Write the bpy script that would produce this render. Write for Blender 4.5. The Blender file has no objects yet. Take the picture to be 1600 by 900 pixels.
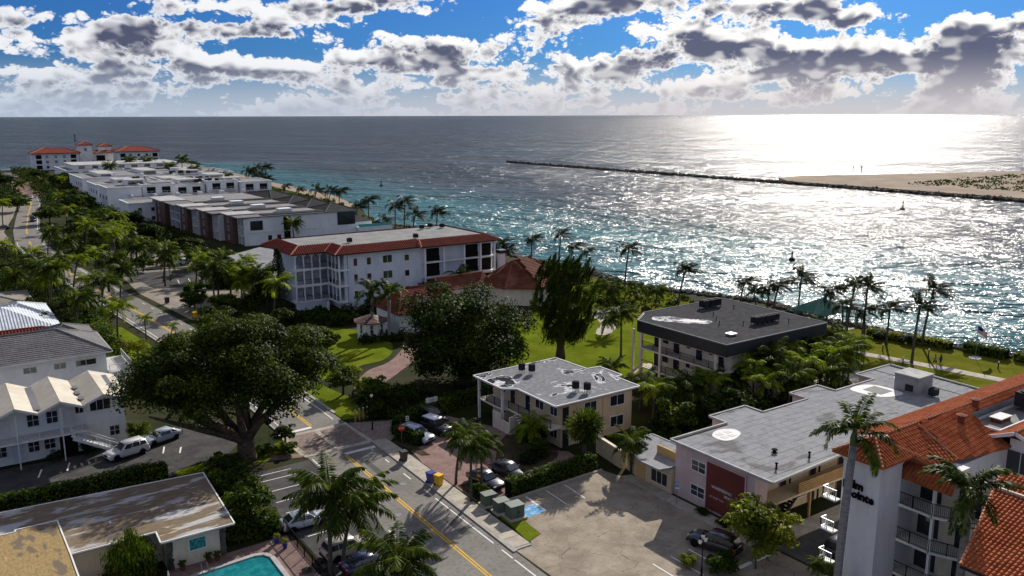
import bpy, bmesh, math, random
import numpy as np
from mathutils import Vector, Matrix
R = math.radians
SC = bpy.context.scene
COL = SC.collection
# ------------------------------------------------------------------ camera, sky, sun, exposure
# World grid: +Y runs up the street away from the camera, +X towards the inlet. Metres.
cam_d = bpy.data.cameras.new('camera'); cam = bpy.data.objects.new('camera', cam_d); COL.objects.link(cam)
cam_d.sensor_width = 36.0; cam_d.lens = 36.0 * 1330.0 / 1600.0
cam_d.clip_start = 1.0; cam_d.clip_end = 120000.0
cam.location = (0, 0, 38.0)
YAW, PITCH, ROLL = 34.5, math.degrees(math.atan2(270.0, 1330.0)), 0.14
cam.rotation_mode = 'XYZ'
cam.rotation_euler = (Matrix.Rotation(R(-YAW), 4, 'Z') @ Matrix.Rotation(R(90.0 - PITCH), 4, 'X') @ Matrix.Rotation(R(-ROLL), 4, 'Z')).to_euler()
SC.camera = cam

SUN_AZ, SUN_EL = 55.5, 27.5            # degrees clockwise from +Y, above the horizon
sun_d = bpy.data.lights.new('sun', 'SUN'); sun = bpy.data.objects.new('sun', sun_d); COL.objects.link(sun)
sun_d.energy = 5.0; sun_d.angle = R(0.53); sun_d.color = (1.0, 0.95, 0.87)
sun.rotation_euler = (R(90.0 - SUN_EL), 0, R(180.0 - SUN_AZ))
sun.location = (200, 150, 150)

SC.view_settings.view_transform = 'Standard'; SC.view_settings.look = 'None'
SC.view_settings.gamma = 1.0; SC.view_settings.use_curve_mapping = False
EXPOSURE = 0.45
SC.view_settings.exposure = EXPOSURE
SC.cycles.use_denoising = True
SC.cycles.max_bounces = 5; SC.cycles.diffuse_bounces = 2; SC.cycles.glossy_bounces = 3
SC.cycles.transmission_bounces = 3; SC.cycles.transparent_max_bounces = 6
SC.cycles.sample_clamp_indirect = 4.0

# ---- node helper
class NT:
    def __init__(s, tree): s.t = tree; s.n = tree.nodes; s.l = tree.links
    def put(s, sock, v):
        if isinstance(v, bpy.types.NodeSocket): s.l.new(v, sock)
        elif v is not None:
            if sock.type == 'RGBA' and not isinstance(v, (int, float)) and len(v) == 3: v = (*v, 1)
            sock.default_value = v
    def math(s, op, a, b=None, c=None, clamp=False):
        n = s.n.new('ShaderNodeMath'); n.operation = op; n.use_clamp = clamp
        s.put(n.inputs[0], a); s.put(n.inputs[1], b); s.put(n.inputs[2], c); return n.outputs[0]
    def add(s, a, b): return s.math('ADD', a, b)
    def sub(s, a, b): return s.math('SUBTRACT', a, b)
    def mul(s, a, b): return s.math('MULTIPLY', a, b)
    def div(s, a, b): return s.math('DIVIDE', a, b)
    def sstep(s, x, lo, hi, a=0.0, b=1.0):
        n = s.n.new('ShaderNodeMapRange'); n.interpolation_type = 'SMOOTHSTEP'
        s.put(n.inputs[0], x); s.put(n.inputs[1], lo); s.put(n.inputs[2], hi); s.put(n.inputs[3], a); s.put(n.inputs[4], b); return n.outputs[0]
    def mix(s, f, a, b, mode='MIX'):
        n = s.n.new('ShaderNodeMix'); n.data_type = 'RGBA'; n.blend_type = mode
        s.put(n.inputs[0], f); s.put(n.inputs[6], a); s.put(n.inputs[7], b); return n.outputs[2]
    def xyz(s, x, y, z):
        n = s.n.new('ShaderNodeCombineXYZ'); s.put(n.inputs[0], x); s.put(n.inputs[1], y); s.put(n.inputs[2], z); return n.outputs[0]
    def sep(s, v):
        n = s.n.new('ShaderNodeSeparateXYZ'); s.put(n.inputs[0], v); return n.outputs
    def noise(s, vec, scale, detail=4, rough=0.55, dist=0.0):
        n = s.n.new('ShaderNodeTexNoise'); n.noise_dimensions = '3D'
        s.put(n.inputs['Vector'], vec); s.put(n.inputs['Scale'], scale); s.put(n.inputs['Detail'], detail)
        s.put(n.inputs['Roughness'], rough); s.put(n.inputs['Distortion'], dist); return n.outputs[0]
    def vor(s, vec, scale, feature='F1', out=0):
        n = s.n.new('ShaderNodeTexVoronoi'); n.feature = feature
        s.put(n.inputs['Vector'], vec); s.put(n.inputs['Scale'], scale); return n.outputs[out]
    def vmul(s, v, k):
        n = s.n.new('ShaderNodeVectorMath'); n.operation = 'MULTIPLY'; s.put(n.inputs[0], v); s.put(n.inputs[1], k); return n.outputs[0]
    def vadd(s, v, k):
        n = s.n.new('ShaderNodeVectorMath'); n.operation = 'ADD'; s.put(n.inputs[0], v); s.put(n.inputs[1], k); return n.outputs[0]

world = bpy.data.worlds.new('World'); SC.world = world; world.use_nodes = True
def build_world():
    t = NT(world.node_tree); t.n.clear()
    out = t.n.new('ShaderNodeOutputWorld'); bg = t.n.new('ShaderNodeBackground')
    sky = t.n.new('ShaderNodeTexSky'); sky.sky_type = 'NISHITA'; sky.sun_disc = False
    sky.sun_elevation = R(SUN_EL); sky.sun_rotation = R(SUN_AZ); sky.altitude = 0; sky.dust_density = 0.6; sky.ozone_density = 2.0
    tc = t.n.new('ShaderNodeTexCoord'); d = tc.outputs['Generated']
    x, y, z = t.sep(d)
    r = t.math('SQRT', t.add(t.mul(x, x), t.mul(y, y))); r = t.math('MAXIMUM', r, 0.02)
    e0 = t.math('MAXIMUM', t.div(z, r), -0.02); e0 = t.math('MINIMUM', e0, 0.9)
    cx, cy = t.div(x, r), t.div(y, r)
    az = t.math('ARCTAN2', x, y)
    # cumulus field: three scales of noise, smaller towards the horizon; a few large banks set where the photo has them
    banks = [(.155, .090, .12, .016, .42), (.27, .082, .05, .016, .24), (.39, .117, .075, .012, .50), (.50, .074, .045, .012, .20),
             (.72, .118, .075, .013, .45), (.86, .110, .06, .02, .22), (.97, .088, .09, .020, .22), (1.10, .07, .10, .020, .24), (.80, .062, .14, .013, .20),
             (.62, .050, .12, .010, .17), (.95, .052, .18, .014, .22),
             (.30, .112, .045, .012, -.25), (.56, .104, .06, .017, -.42), (.72, .082, .055, .008, -.22), (1.09, .115, .05, .012, -.30)]
    bank = None
    for a0, b0, sa_, sb, amp in banks:
        u = t.div(t.sub(az, a0), sa_); w = t.div(t.sub(e0, b0), sb)
        g = t.mul(t.math('EXPONENT', t.mul(t.add(t.mul(u, u), t.mul(w, w)), -1.0)), amp * 0.50); bank = g if bank is None else t.add(bank, g)
    def dens(da, de, octs):
        e = t.add(e0, de); ca = t.add(cx, t.mul(cy, da)); sa = t.sub(cy, t.mul(cx, da))
        v = t.noise(t.xyz(t.mul(ca, 11.0), t.mul(sa, 11.0), t.mul(e, 42.0)), 1.0, 1.0, 0.5)
        for f, amp in ((26.0, .26), (58.0, .20), (125.0, .13), (280.0, .075))[:octs]:      # billows: rounded lumps with sharp creases
            n = t.noise(t.xyz(t.mul(ca, f), t.mul(sa, f), t.mul(e, f*1.45)), 1.0, 0.0)
            v = t.add(v, t.mul(t.sub(t.math('ABSOLUTE', t.sub(t.mul(n, 2.0), 1.0)), 0.25), amp))
        thr = t.add(t.sstep(e, 0.045, 0.11, 0.415, 0.53), t.sstep(e, 0.11, 0.30, 0.0, -0.02))
        return t.add(t.sub(v, thr), bank)
    d0 = dens(0.0, 0.0, 4); d1 = dens(0.003, 0.011, 2)
    alpha = t.sstep(d0, -0.03, 0.06)
    tex = t.noise(t.xyz(t.mul(cx, 40.0), t.mul(cy, 40.0), t.mul(e0, 75.0)), 1.0, 1.0, 0.6)
    core = t.mul(t.sstep(d0, 0.0, 0.20), t.sstep(d1, -0.05, 0.15))
    core = t.mul(core, t.sstep(tex, 0.30, 0.52, 0.50, 1.0))
    toward = t.math('EXPONENT', t.mul(t.math('POWER', t.div(t.sub(az, R(SUN_AZ)), 0.55), 2.0), -1.0))
    k = 2.0 ** -EXPOSURE
    lit = t.mix(toward, tuple(c * k for c in (.86, .88, .92)), tuple(c * k for c in (1.15, 1.12, 1.08)))
    dark = t.mix(toward, tuple(c * k for c in (.085, .096, .165)), tuple(c * k for c in (.122, .136, .215)))
    cloud = t.mix(core, lit, dark)
    nish = t.mix(1.0, sky.outputs[0], (.050, .050, .050), 'MULTIPLY')
    blue = t.mix(0.93, nish, t.mix(1.0, nish, (.05, .33, .95), 'MULTIPLY'))
    skyc = t.mix(alpha, blue, cloud)
    hz = t.sstep(e0, 0.07, -0.004)
    hazec = t.mix(toward, tuple(c * k for c in (.46, .55, .68)), tuple(c * k for c in (.66, .62, .64)))
    skyc = t.mix(t.mul(hz, 0.92), skyc, hazec)
    t.put(bg.inputs[0], skyc); bg.inputs[1].default_value = 1.0
    t.l.new(bg.outputs[0], out.inputs[0])
    world.cycles.sampling_method = 'MANUAL'; world.cycles.sample_map_resolution = 1024
build_world()
# ------------------------------------------------------------------ mesh helpers
class MB:
    def __init__(s): s.v = []; s.f = []
    def face(s, pts):
        i = len(s.v); s.v.extend([tuple(p) for p in pts]); s.f.append(tuple(range(i, i + len(pts)))); return s
    def box(s, x0, x1, y0, y1, z0, z1):
        i = len(s.v)
        s.v += [(x0,y0,z0),(x1,y0,z0),(x1,y1,z0),(x0,y1,z0),(x0,y0,z1),(x1,y0,z1),(x1,y1,z1),(x0,y1,z1)]
        s.f += [(i,i+3,i+2,i+1),(i+4,i+5,i+6,i+7),(i,i+1,i+5,i+4),(i+1,i+2,i+6,i+5),(i+2,i+3,i+7,i+6),(i+3,i,i+4,i+7)]
        return s
    def prism(s, poly, z0, z1):
        a = sum(poly[i][0]*poly[(i+1)%len(poly)][1]-poly[(i+1)%len(poly)][0]*poly[i][1] for i in range(len(poly)))
        if a < 0: poly = poly[::-1]
        n = len(poly); i = len(s.v)
        s.v += [(p[0],p[1],z0) for p in poly] + [(p[0],p[1],z1) for p in poly]
        s.f.append(tuple(range(i+n-1, i-1, -1))); s.f.append(tuple(range(i+n, i+2*n)))
        for k in range(n):
            j = (k+1)%n; s.f.append((i+k, i+j, i+n+j, i+n+k))
        return s
    def tube(s, pts, rad, n=6, cap=True):
        pts = [Vector(p) for p in pts]
        if not hasattr(rad, '__len__'): rad = [rad]*len(pts)
        b0 = len(s.v)
        for k, p in enumerate(pts):
            d = (pts[min(k+1,len(pts)-1)] - pts[max(k-1,0)]).normalized()
            u = d.cross(Vector((0.31,0.95,0.11)))
            if u.length < .05: u = d.cross(Vector((1,0,0)))
            u.normalize(); w = d.cross(u)
            for j in range(n):
                a = 2*math.pi*j/n; q = p + (u*math.cos(a) + w*math.sin(a))*rad[k]; s.v.append(tuple(q))
        for k in range(len(pts)-1):
            for j in range(n):
                a = b0+k*n+j; b = b0+k*n+(j+1)%n; s.f.append((a, b, b+n, a+n))
        if cap:
            s.f.append(tuple(range(b0+n-1, b0-1, -1))); e = b0+(len(pts)-1)*n; s.f.append(tuple(range(e, e+n)))
        return s
    def lathe(s, prof, n=12, c=(0,0,0)):
        b0 = len(s.v)
        for r, z in prof:
            for j in range(n):
                a = 2*math.pi*j/n; s.v.append((c[0]+r*math.cos(a), c[1]+r*math.sin(a), c[2]+z))
        for k in range(len(prof)-1):
            for j in range(n):
                a = b0+k*n+j; b = b0+k*n+(j+1)%n; s.f.append((a, b, b+n, a+n))
        s.f.append(tuple(range(b0+n-1, b0-1, -1))); e = b0+(len(prof)-1)*n; s.f.append(tuple(range(e, e+n)))
        return s
    def bar(s, p0, p1, w, h):
        p0, p1 = Vector(p0), Vector(p1); d = (p1-p0).normalized(); u = Vector((-d.y, d.x, 0))
        if u.length < .01: u = Vector((1,0,0))
        u.normalize(); q = d.cross(u); i = len(s.v)
        for p in (p0, p1):
            for a, b in ((-1,-1),(1,-1),(1,1),(-1,1)): s.v.append(tuple(p + u*(a*w/2) + q*(b*h/2)))
        s.f += [(i,i+1,i+2,i+3),(i+7,i+6,i+5,i+4),(i,i+4,i+5,i+1),(i+1,i+5,i+6,i+2),(i+2,i+6,i+7,i+3),(i+3,i+7,i+4,i)]
        return s
    def mesh(s, name, mat=None, smooth=False):
        m = bpy.data.meshes.new(name); m.from_pydata(s.v, [], s.f)
        if mat: m.materials.append(mat)
        if smooth: m.polygons.foreach_set('use_smooth', [True]*len(m.polygons))
        m.update(); return m
def np_mesh(name, V, F, mat, smooth=False):
    V = np.asarray(V, dtype=np.float32).reshape(-1, 3); F = np.asarray(F, dtype=np.int32); k = F.shape[1]
    m = bpy.data.meshes.new(name); m.vertices.add(len(V)); m.vertices.foreach_set('co', V.ravel())
    m.loops.add(F.size); m.loops.foreach_set('vertex_index', F.ravel())
    m.polygons.add(len(F)); m.polygons.foreach_set('loop_start', np.arange(0, F.size, k, dtype=np.int32))
    if smooth: m.polygons.foreach_set('use_smooth', np.ones(len(F), dtype=bool))
    m.materials.append(mat); m.update(calc_edges=True); return m
def link(o, parent=None):
    COL.objects.link(o)
    if parent is not None:
        o.parent = parent
        if parent.name in WROOT: o.matrix_parent_inverse = Matrix.Translation(-WROOT[parent.name])
    return o
WROOT = {}
def wthing(name, label, cat, base, group=None):
    """a thing whose parts are written in world coordinates, with its Empty at its base"""
    o = bpy.data.objects.new(name, None); o.location = base; COL.objects.link(o); WROOT[o.name] = Vector(base); return tag(o, label, cat, group)
def part(name, mb, mat, parent, loc=(0,0,0), rot=(0,0,0), smooth=False, kind=None, bevel=0, label=None):
    me = mb if isinstance(mb, bpy.types.Mesh) else mb.mesh(name, mat, smooth)
    if bevel: bevel_mesh(me, bevel, 2, False)
    o = bpy.data.objects.new(name, me); o.location = loc; o.rotation_euler = rot; link(o, parent)
    if kind: o['kind'] = kind
    if label: o['label'] = label
    return o
def bevel_mesh(me, w, seg=2, smooth=True):
    bm = bmesh.new(); bm.from_mesh(me); bmesh.ops.remove_doubles(bm, verts=bm.verts, dist=1e-4)
    bmesh.ops.bevel(bm, geom=list(bm.edges), offset=w, segments=seg, affect='EDGES', clamp_overlap=True); bm.to_mesh(me); bm.free()
    me.polygons.foreach_set('use_smooth', [smooth]*len(me.polygons))
def tag(o, label, cat, group=None):
    o['label'] = label; o['category'] = cat
    if group: o['group'] = group
    return o
def thing(name, label, cat, loc=(0,0,0), rz=0.0, group=None):
    o = bpy.data.objects.new(name, None); o.empty_display_size = .5; o.location = loc; o.rotation_euler = (0,0,rz); link(o)
    return tag(o, label, cat, group)
def struct(name, mb, mat, kind='structure', parent=None, smooth=False):
    o = part(name, mb, mat, parent, smooth=smooth); o['kind'] = kind; return o
def copy_tree(o, parent=None):
    c = o.copy(); COL.objects.link(c); c.parent = parent
    for ch in list(o.children): copy_tree(ch, c)
    return c
def sheet(poly, z, th=.02): return MB().prism(poly, z - th, z)
def ribbon(pts, off0, off1, z, th=.02, shift=0.0):
    """flat strip following a centre line between two sideways offsets (+ to the right)"""
    m = MB(); L = []; 
    for k, p in enumerate(pts):
        a = Vector(pts[max(k-1,0)]); b = Vector(pts[min(k+1,len(pts)-1)]); d = (b-a).normalized(); n = Vector((d.y, -d.x))
        q = Vector(p); L.append((q + n*off0, q + n*off1))
    for k in range(len(L)-1):
        (a,b),(c,d) = L[k], L[k+1]; m.prism([a[:],b[:],d[:],c[:]], z-th, z)
    return m
def ordinal(n): return ['first','second','third','fourth','fifth','sixth','seventh','eighth','ninth','tenth','eleventh','twelfth','thirteenth','fourteenth','fifteenth','sixteenth','seventeenth','eighteenth','nineteenth','twentieth','twenty-first','twenty-second','twenty-third','twenty-fourth','twenty-fifth','twenty-sixth','twenty-seventh','twenty-eighth','twenty-ninth','thirtieth'][n]

# ------------------------------------------------------------------ materials
MATS = {}
def M(name, c1, c2=None, rough=.8, scale=.8, lo=.35, hi=.65, bump=0.0, bscale=25.0, metal=0.0, spec=.5, stretch=(1,1,1), c3=None, s3=8.0, f3=.35, coat=0.0):
    if name in MATS: return MATS[name]
    m = bpy.data.materials.new(name); m.use_nodes = True; t = NT(m.node_tree); b = t.n['Principled BSDF']
    pos = t.n.new('ShaderNodeNewGeometry').outputs['Position']; v = t.vmul(pos, stretch)
    col = (*c1, 1)
    if c2:
        col = t.mix(t.sstep(t.noise(v, scale, 6, .62), lo, hi), c1, c2)
    if c3:
        col = t.mix(t.mul(t.sstep(t.noise(v, s3, 4, .6), .45, .7), f3), col, c3)
    t.put(b.inputs['Base Color'], col)
    b.inputs['Roughness'].default_value = rough; b.inputs['Metallic'].default_value = metal; b.inputs['Specular IOR Level'].default_value = spec if rough < .7 else .03
    b.inputs['Coat Weight'].default_value = coat; b.inputs['Coat Roughness'].default_value = .05
    if bump:
        n = t.n.new('ShaderNodeBump'); n.inputs['Strength'].default_value = bump; n.inputs['Distance'].default_value = .05
        t.put(n.inputs['Height'], t.noise(v, bscale, 4, .6)); t.l.new(n.outputs[0], b.inputs['Normal'])
    MATS[name] = m; return m
def leafmat(name, ca, cb, cc, trans=.30, rough=.42):
    m = bpy.data.materials.new(name); m.use_nodes = True; t = NT(m.node_tree); b = t.n['Principled BSDF']; out = t.n['Material Output']
    g = t.n.new('ShaderNodeNewGeometry'); rnd = g.outputs['Random Per Island']
    cr = t.n.new('ShaderNodeValToRGB'); e = cr.color_ramp.elements; e[0].color = (*ca,1); e[1].color = (*cc,1); k = e.new(.55); k.color = (*cb,1)
    nz = t.noise(g.outputs['Position'], .35, 3, .5)
    t.put(cr.inputs[0], t.add(t.mul(rnd, .6), t.mul(t.sstep(nz, .3, .7), .4)))
    t.put(b.inputs['Base Color'], cr.outputs[0]); b.inputs['Roughness'].default_value = rough; b.inputs['Specular IOR Level'].default_value = .05
    tr = t.n.new('ShaderNodeBsdfTranslucent'); t.put(tr.inputs[0], t.mix(1.0, cr.outputs[0], (1.3, 1.35, .35), 'MULTIPLY'))
    mx = t.n.new('ShaderNodeMixShader'); mx.inputs[0].default_value = trans
    t.l.new(b.outputs[0], mx.inputs[1]); t.l.new(tr.outputs[0], mx.inputs[2]); t.l.new(mx.outputs[0], out.inputs[0]); return m
LEAF_DARK = leafmat('leaf_dark', (.005,.011,.003), (.022,.041,.007), (.105,.145,.018), .20, .65)
LEAF_MID = leafmat('leaf_mid', (.010,.020,.004), (.046,.076,.009), (.18,.225,.018), .28, .6)
LEAF_BIG = leafmat('leaf_big', (.006,.013,.003), (.030,.050,.007), (.145,.18,.015), .24, .6)
LEAF_YEL = leafmat('leaf_yellow', (.05,.075,.008), (.16,.185,.016), (.36,.34,.04), .40, .5)
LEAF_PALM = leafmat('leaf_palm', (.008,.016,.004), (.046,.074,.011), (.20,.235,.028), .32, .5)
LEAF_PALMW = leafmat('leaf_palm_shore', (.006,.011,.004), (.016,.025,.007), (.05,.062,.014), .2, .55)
LEAF_PALMY = leafmat('leaf_palm_yellow', (.03,.05,.006), (.15,.20,.013), (.40,.42,.03), .40, .5)
LEAF_NEEDLE = leafmat('leaf_needle', (.008,.015,.004), (.026,.042,.007), (.09,.115,.015), .22, .6)
LEAF_HEDGE = leafmat('leaf_hedge', (.012,.026,.005), (.055,.092,.011), (.18,.23,.022), .30, .5)
LEAF_RED = leafmat('leaf_red', (.03,.02,.01), (.12,.035,.02), (.28,.07,.045), .25)
M('bark', (.06,.045,.033), (.12,.095,.07), .9, 3, bump=.6, bscale=14)
M('palm_bark', (.055,.046,.038), (.12,.105,.085), .9, 4, bump=.4, bscale=20, stretch=(1,1,4))
M('royal_bark', (.20,.19,.18), (.30,.285,.27), .8, 2, stretch=(1,1,3))
M('crownshaft', (.06,.10,.03), (.10,.14,.04), .5, 2)
M('asphalt', (.185,.171,.152), (.235,.217,.195), .9, .22, c3=(.09,.085,.08), s3=2.6, f3=.45, bump=.25, bscale=40)
M('asphalt_lot', (.055,.054,.053), (.085,.082,.078), .9, .35, c3=(.13,.125,.115), s3=1.2, f3=.3, bump=.25, bscale=40)
M('tan_road', (.22,.19,.155), (.30,.26,.21), .9, .5, c3=(.16,.14,.12), s3=3, f3=.35)
M('concrete', (.36,.32,.26), (.48,.43,.35), .9, .7, c3=(.25,.22,.19), s3=3.0, f3=.4, bump=.2, bscale=30)
M('kerb', (.30,.28,.25), (.40,.37,.33), .9, 1.2)
M('paint_white', (.75,.74,.70), (.55,.54,.51), .8, 2.2, lo=.5, hi=.75)
M('paint_yellow', (.72,.43,.03), (.50,.30,.03), .8, 1.6, lo=.5, hi=.75)
M('paint_blue', (.10,.30,.55), (.35,.48,.58), .8, 2.0, lo=.45, hi=.62)
M('soil', (.045,.034,.022), (.085,.062,.038), .95, .6, c3=(.03,.045,.012), s3=1.0, f3=.6)
M('ground', (.018,.026,.008), (.045,.040,.022), .95, .12, c3=(.03,.045,.010), s3=.8, f3=.6)
M('sand', (.24,.185,.135), (.33,.26,.19), .95, .05, c3=(.19,.145,.10), s3=.4, f3=.4)
M('rock', (.045,.042,.038), (.14,.128,.11), .85, .8, bump=.6, bscale=3)
M('stucco_white', (.80,.80,.79), (.74,.74,.73), .9, .5, c3=(.5,.5,.5), s3=1.5, f3=.25, stretch=(1,1,.4))
M('stucco_cool', (.66,.70,.75), (.60,.64,.70), .9, .4, c3=(.36,.40,.46), s3=1.2, f3=.25, stretch=(1,1,.4))
M('stucco_pink', (.62,.47,.44), (.56,.42,.395), .9, .5, c3=(.36,.28,.27), s3=1.4, f3=.3, stretch=(1,1,.35))
M('stucco_beige', (.66,.52,.34), (.60,.46,.30), .9, .5, c3=(.36,.29,.20), s3=1.4, f3=.3, stretch=(1,1,.35))
M('stucco_cream', (.74,.66,.53), (.68,.60,.47), .9, .5, c3=(.42,.36,.29), s3=1.4, f3=.3, stretch=(1,1,.35))
M('stucco_orange', (.60,.38,.15), (.52,.32,.13), .9, .5)
M('trim_white', (.74,.73,.70), (.66,.65,.62), .7, 1.0)
M('trim_dark', (.022,.022,.025), (.04,.04,.044), .75, 1.0)
M('fascia_black', (.010,.011,.016), (.016,.017,.023), .5, .6)
M('sign_red', (.165,.046,.038), (.135,.038,.032), .7, .5)
M('wood_brown', (.085,.032,.020), (.14,.058,.036), .6, .7, stretch=(1,1,6))
M('wood_tan', (.50,.31,.14), (.42,.25,.11), .7, 1.2)
M('glass', (.012,.014,.018), (.03,.035,.045), .08, .25, spec=.8)
M('opening_shade', (.012,.011,.010), (.02,.018,.016), .9, .5)  # near-black paint for the shade inside openings that are not cut
M('metal_black', (.012,.012,.013), None, .75)
M('metal_grey', (.22,.22,.22), (.30,.30,.30), .4, 2, metal=.7)
M('metal_white', (.72,.72,.72), None, .4)
M('roof_grey', (.20,.20,.205), (.27,.27,.275), .8, .35, c3=(.14,.14,.14), s3=.8, f3=.4, stretch=(1,.5,1))
M('roof_dark', (.10,.10,.105), (.14,.14,.145), .65, .25, c3=(.18,.18,.18), s3=.9, f3=.4)
M('roof_pale', (.36,.35,.335), (.46,.45,.43), .85, .35, c3=(.26,.25,.24), s3=.9, f3=.5)
M('roof_cream', (.47,.42,.34), (.56,.51,.42), .85, .5, c3=(.46,.41,.34), s3=1.6, f3=.35)
M('tile_orange', (.40,.11,.042), (.50,.16,.068), .8, .7, c3=(.22,.06,.03), s3=1.7, f3=.5)
M('ridge_orange', (.52,.22,.11), (.60,.28,.15), .75, .9)
M('tile_red', (.185,.046,.033), (.235,.062,.043), .8, .8, c3=(.16,.04,.03), s3=2, f3=.4)
M('tile_brown', (.13,.042,.026), (.20,.075,.045), .8, .5, c3=(.10,.04,.025), s3=2, f3=.4)
M('tile_grey', (.155,.145,.145), (.20,.19,.19), .75, .6, c3=(.12,.11,.11), s3=2, f3=.4)
M('metal_teal', (.022,.13,.09), (.035,.165,.115), .5, .5)
M('plastic_blue', (.012,.03,.25), None, .4)
M('plastic_yellow', (.75,.42,.01), None, .4)
M('plastic_black', (.012,.012,.013), None, .45)
M('transformer_green', (.075,.10,.075), (.095,.125,.095), .6, 1)
M('tyre', (.012,.012,.012), None, .8)
M('rim', (.35,.35,.36), None, .35, metal=.8)
M('lamp_lens', (.75,.74,.68), None, .2)
M('tail_red', (.35,.01,.01), None, .25)
M('stop_red', (.55,.02,.02), None, .5)
M('tile_pool', (.03,.30,.33), (.04,.36,.38), .3, 1)
for nm, c in (('white', (.72,.72,.72)), ('silver', (.42,.47,.53)), ('black', (.008,.008,.010)), ('tan', (.42,.37,.30)), ('navy', (.010,.016,.06)), ('grey', (.12,.12,.125)), ('red', (.22,.02,.02)), ('dark', (.02,.022,.026))):
    M('paint_car_'+nm, c, None, .28, coat=1.0)
def special(name, fn, rough=.85):
    m = bpy.data.materials.new(name); m.use_nodes = True; t = NT(m.node_tree); b = t.n['Principled BSDF']
    pos = t.n.new('ShaderNodeNewGeometry').outputs['Position']; b.inputs['Roughness'].default_value = rough; b.inputs['Specular IOR Level'].default_value = .5 if rough < .5 else 0.0
    fn(t, b, pos); MATS[name] = m; return m
def bump(t, b, h, strength, dist=.05):
    n = t.n.new('ShaderNodeBump'); n.inputs['Strength'].default_value = strength; n.inputs['Distance'].default_value = dist
    t.put(n.inputs['Height'], h); t.l.new(n.outputs[0], b.inputs['Normal'])
def _grass(t, b, p):
    a = t.noise(p, .25, 4, .6); f = t.noise(p, 5.0, 5, .7)
    c = t.mix(t.sstep(a, .35, .65), (.098,.130,.010), (.150,.178,.016)); c = t.mix(t.mul(t.sstep(f, .4, .7), .5), c, (.060,.085,.008))
    t.put(b.inputs['Base Color'], c); bump(t, b, f, .8, .08)
special('grass', _grass, .9)
def _dry(t, b, p):
    a = t.noise(p, .3, 4, .6); f = t.noise(p, 4.0, 5, .7)
    c = t.mix(t.sstep(a, .35, .65), (.095,.110,.012), (.150,.142,.024)); c = t.mix(t.mul(t.sstep(f, .4, .7), .5), c, (.08,.085,.006))
    t.put(b.inputs['Base Color'], c); bump(t, b, f, .8, .08)
special('grass_dry', _dry, .9)
def _crack(t, b, p):
    w = t.noise(p, .6, 3, .5); q = t.vadd(p, t.xyz(t.mul(w, 1.6), t.mul(w, -1.2), 0.0)); q = t.vmul(q, (1, 1, 0))
    d1 = t.vor(q, .42, 'DISTANCE_TO_EDGE'); d2 = t.vor(q, 1.15, 'DISTANCE_TO_EDGE')
    gate = t.sstep(t.noise(p, .35, 2, .5), .44, .56)
    big = t.mul(t.sstep(d1, .002, .010, .6, 0.0), t.sstep(t.noise(p, 1.3, 3, .6), .36, .5)); small = t.mul(t.sstep(d2, .002, .016, .45, 0.0), gate)
    a = t.noise(p, .5, 6, .65); c = t.mix(t.sstep(a, .3, .7), (.25,.21,.163), (.375,.32,.25)); c = t.mix(t.mul(t.sstep(t.noise(p, 3.0, 5, .7), .5, .72), .4), c, (.18,.15,.12)); c = t.mix(t.mul(t.sstep(t.noise(p, .22, 5, .65), .47, .64), .5), c, (.20,.168,.135))
    cr = t.math('MAXIMUM', big, small); t.put(b.inputs['Base Color'], t.mix(cr, c, (.055,.045,.035))); bump(t, b, t.sub(a, cr), .35, .04)
special('cracked_concrete', _crack, .9)
def _paver(t, b, p):
    br = t.n.new('ShaderNodeTexBrick'); t.put(br.inputs['Vector'], p); br.inputs['Scale'].default_value = 1.0
    for k, v in (('Brick Width', .42), ('Row Height', .21), ('Mortar Size', .018)): br.inputs[k].default_value = v
    br.inputs['Color1'].default_value = (.30,.20,.17,1); br.inputs['Color2'].default_value = (.22,.14,.125,1); br.inputs['Mortar'].default_value = (.11,.08,.07,1)
    c = t.mix(t.mul(t.sstep(t.noise(p, .6, 5, .6), .4, .7), .45), br.outputs[0], (.33,.25,.215)); t.put(b.inputs['Base Color'], c); bump(t, b, br.outputs['Fac'], -.3, .02)
special('paver_pink', _paver, .9)
def _paver2(t, b, p):
    s = t.sep(p); u = t.add(s[0], s[1]); v = t.sub(s[0], s[1])
    br = t.n.new('ShaderNodeTexBrick'); t.put(br.inputs['Vector'], t.xyz(u, v, 0.0)); br.inputs['Scale'].default_value = 1.0
    for k, vv in (('Brick Width', .62), ('Row Height', .31), ('Mortar Size', .035)): br.inputs[k].default_value = vv
    br.inputs['Color1'].default_value = (.27,.19,.17,1); br.inputs['Color2'].default_value = (.13,.085,.08,1); br.inputs['Mortar'].default_value = (.36,.32,.28,1)
    t.put(b.inputs['Base Color'], br.outputs[0]); bump(t, b, br.outputs['Fac'], -.3, .02)
special('paver_herringbone', _paver2, .9)
def _patchy(c0, c1, c2, c3, s, st, l1, l2):
    def f(t, b, p):
        v = t.vmul(p, st); n1 = t.noise(v, s, 7, .62, .6); n2 = t.noise(t.vadd(v, (31, 7, 3)), s*1.7, 6, .6, .4); n3 = t.noise(v, s*7, 5, .65)
        c = t.mix(t.sstep(n3, .35, .65), c0, c1); c = t.mix(t.sstep(n1, l1, l1+.07), c, c2); c = t.mix(t.sstep(n2, l2, l2+.06), c, c3)
        c = t.mix(t.mul(t.sstep(n3, .55, .75), .3), c, tuple(k*.6 for k in c0)); t.put(b.inputs['Base Color'], c); bump(t, b, n3, .3, .05)
    return f
special('roof_patchy_brown', _patchy((.15,.115,.08), (.22,.17,.12), (.42,.41,.40), (.60,.46,.28), .36, (.40, 1.5, 1), .51, .60))
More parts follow.
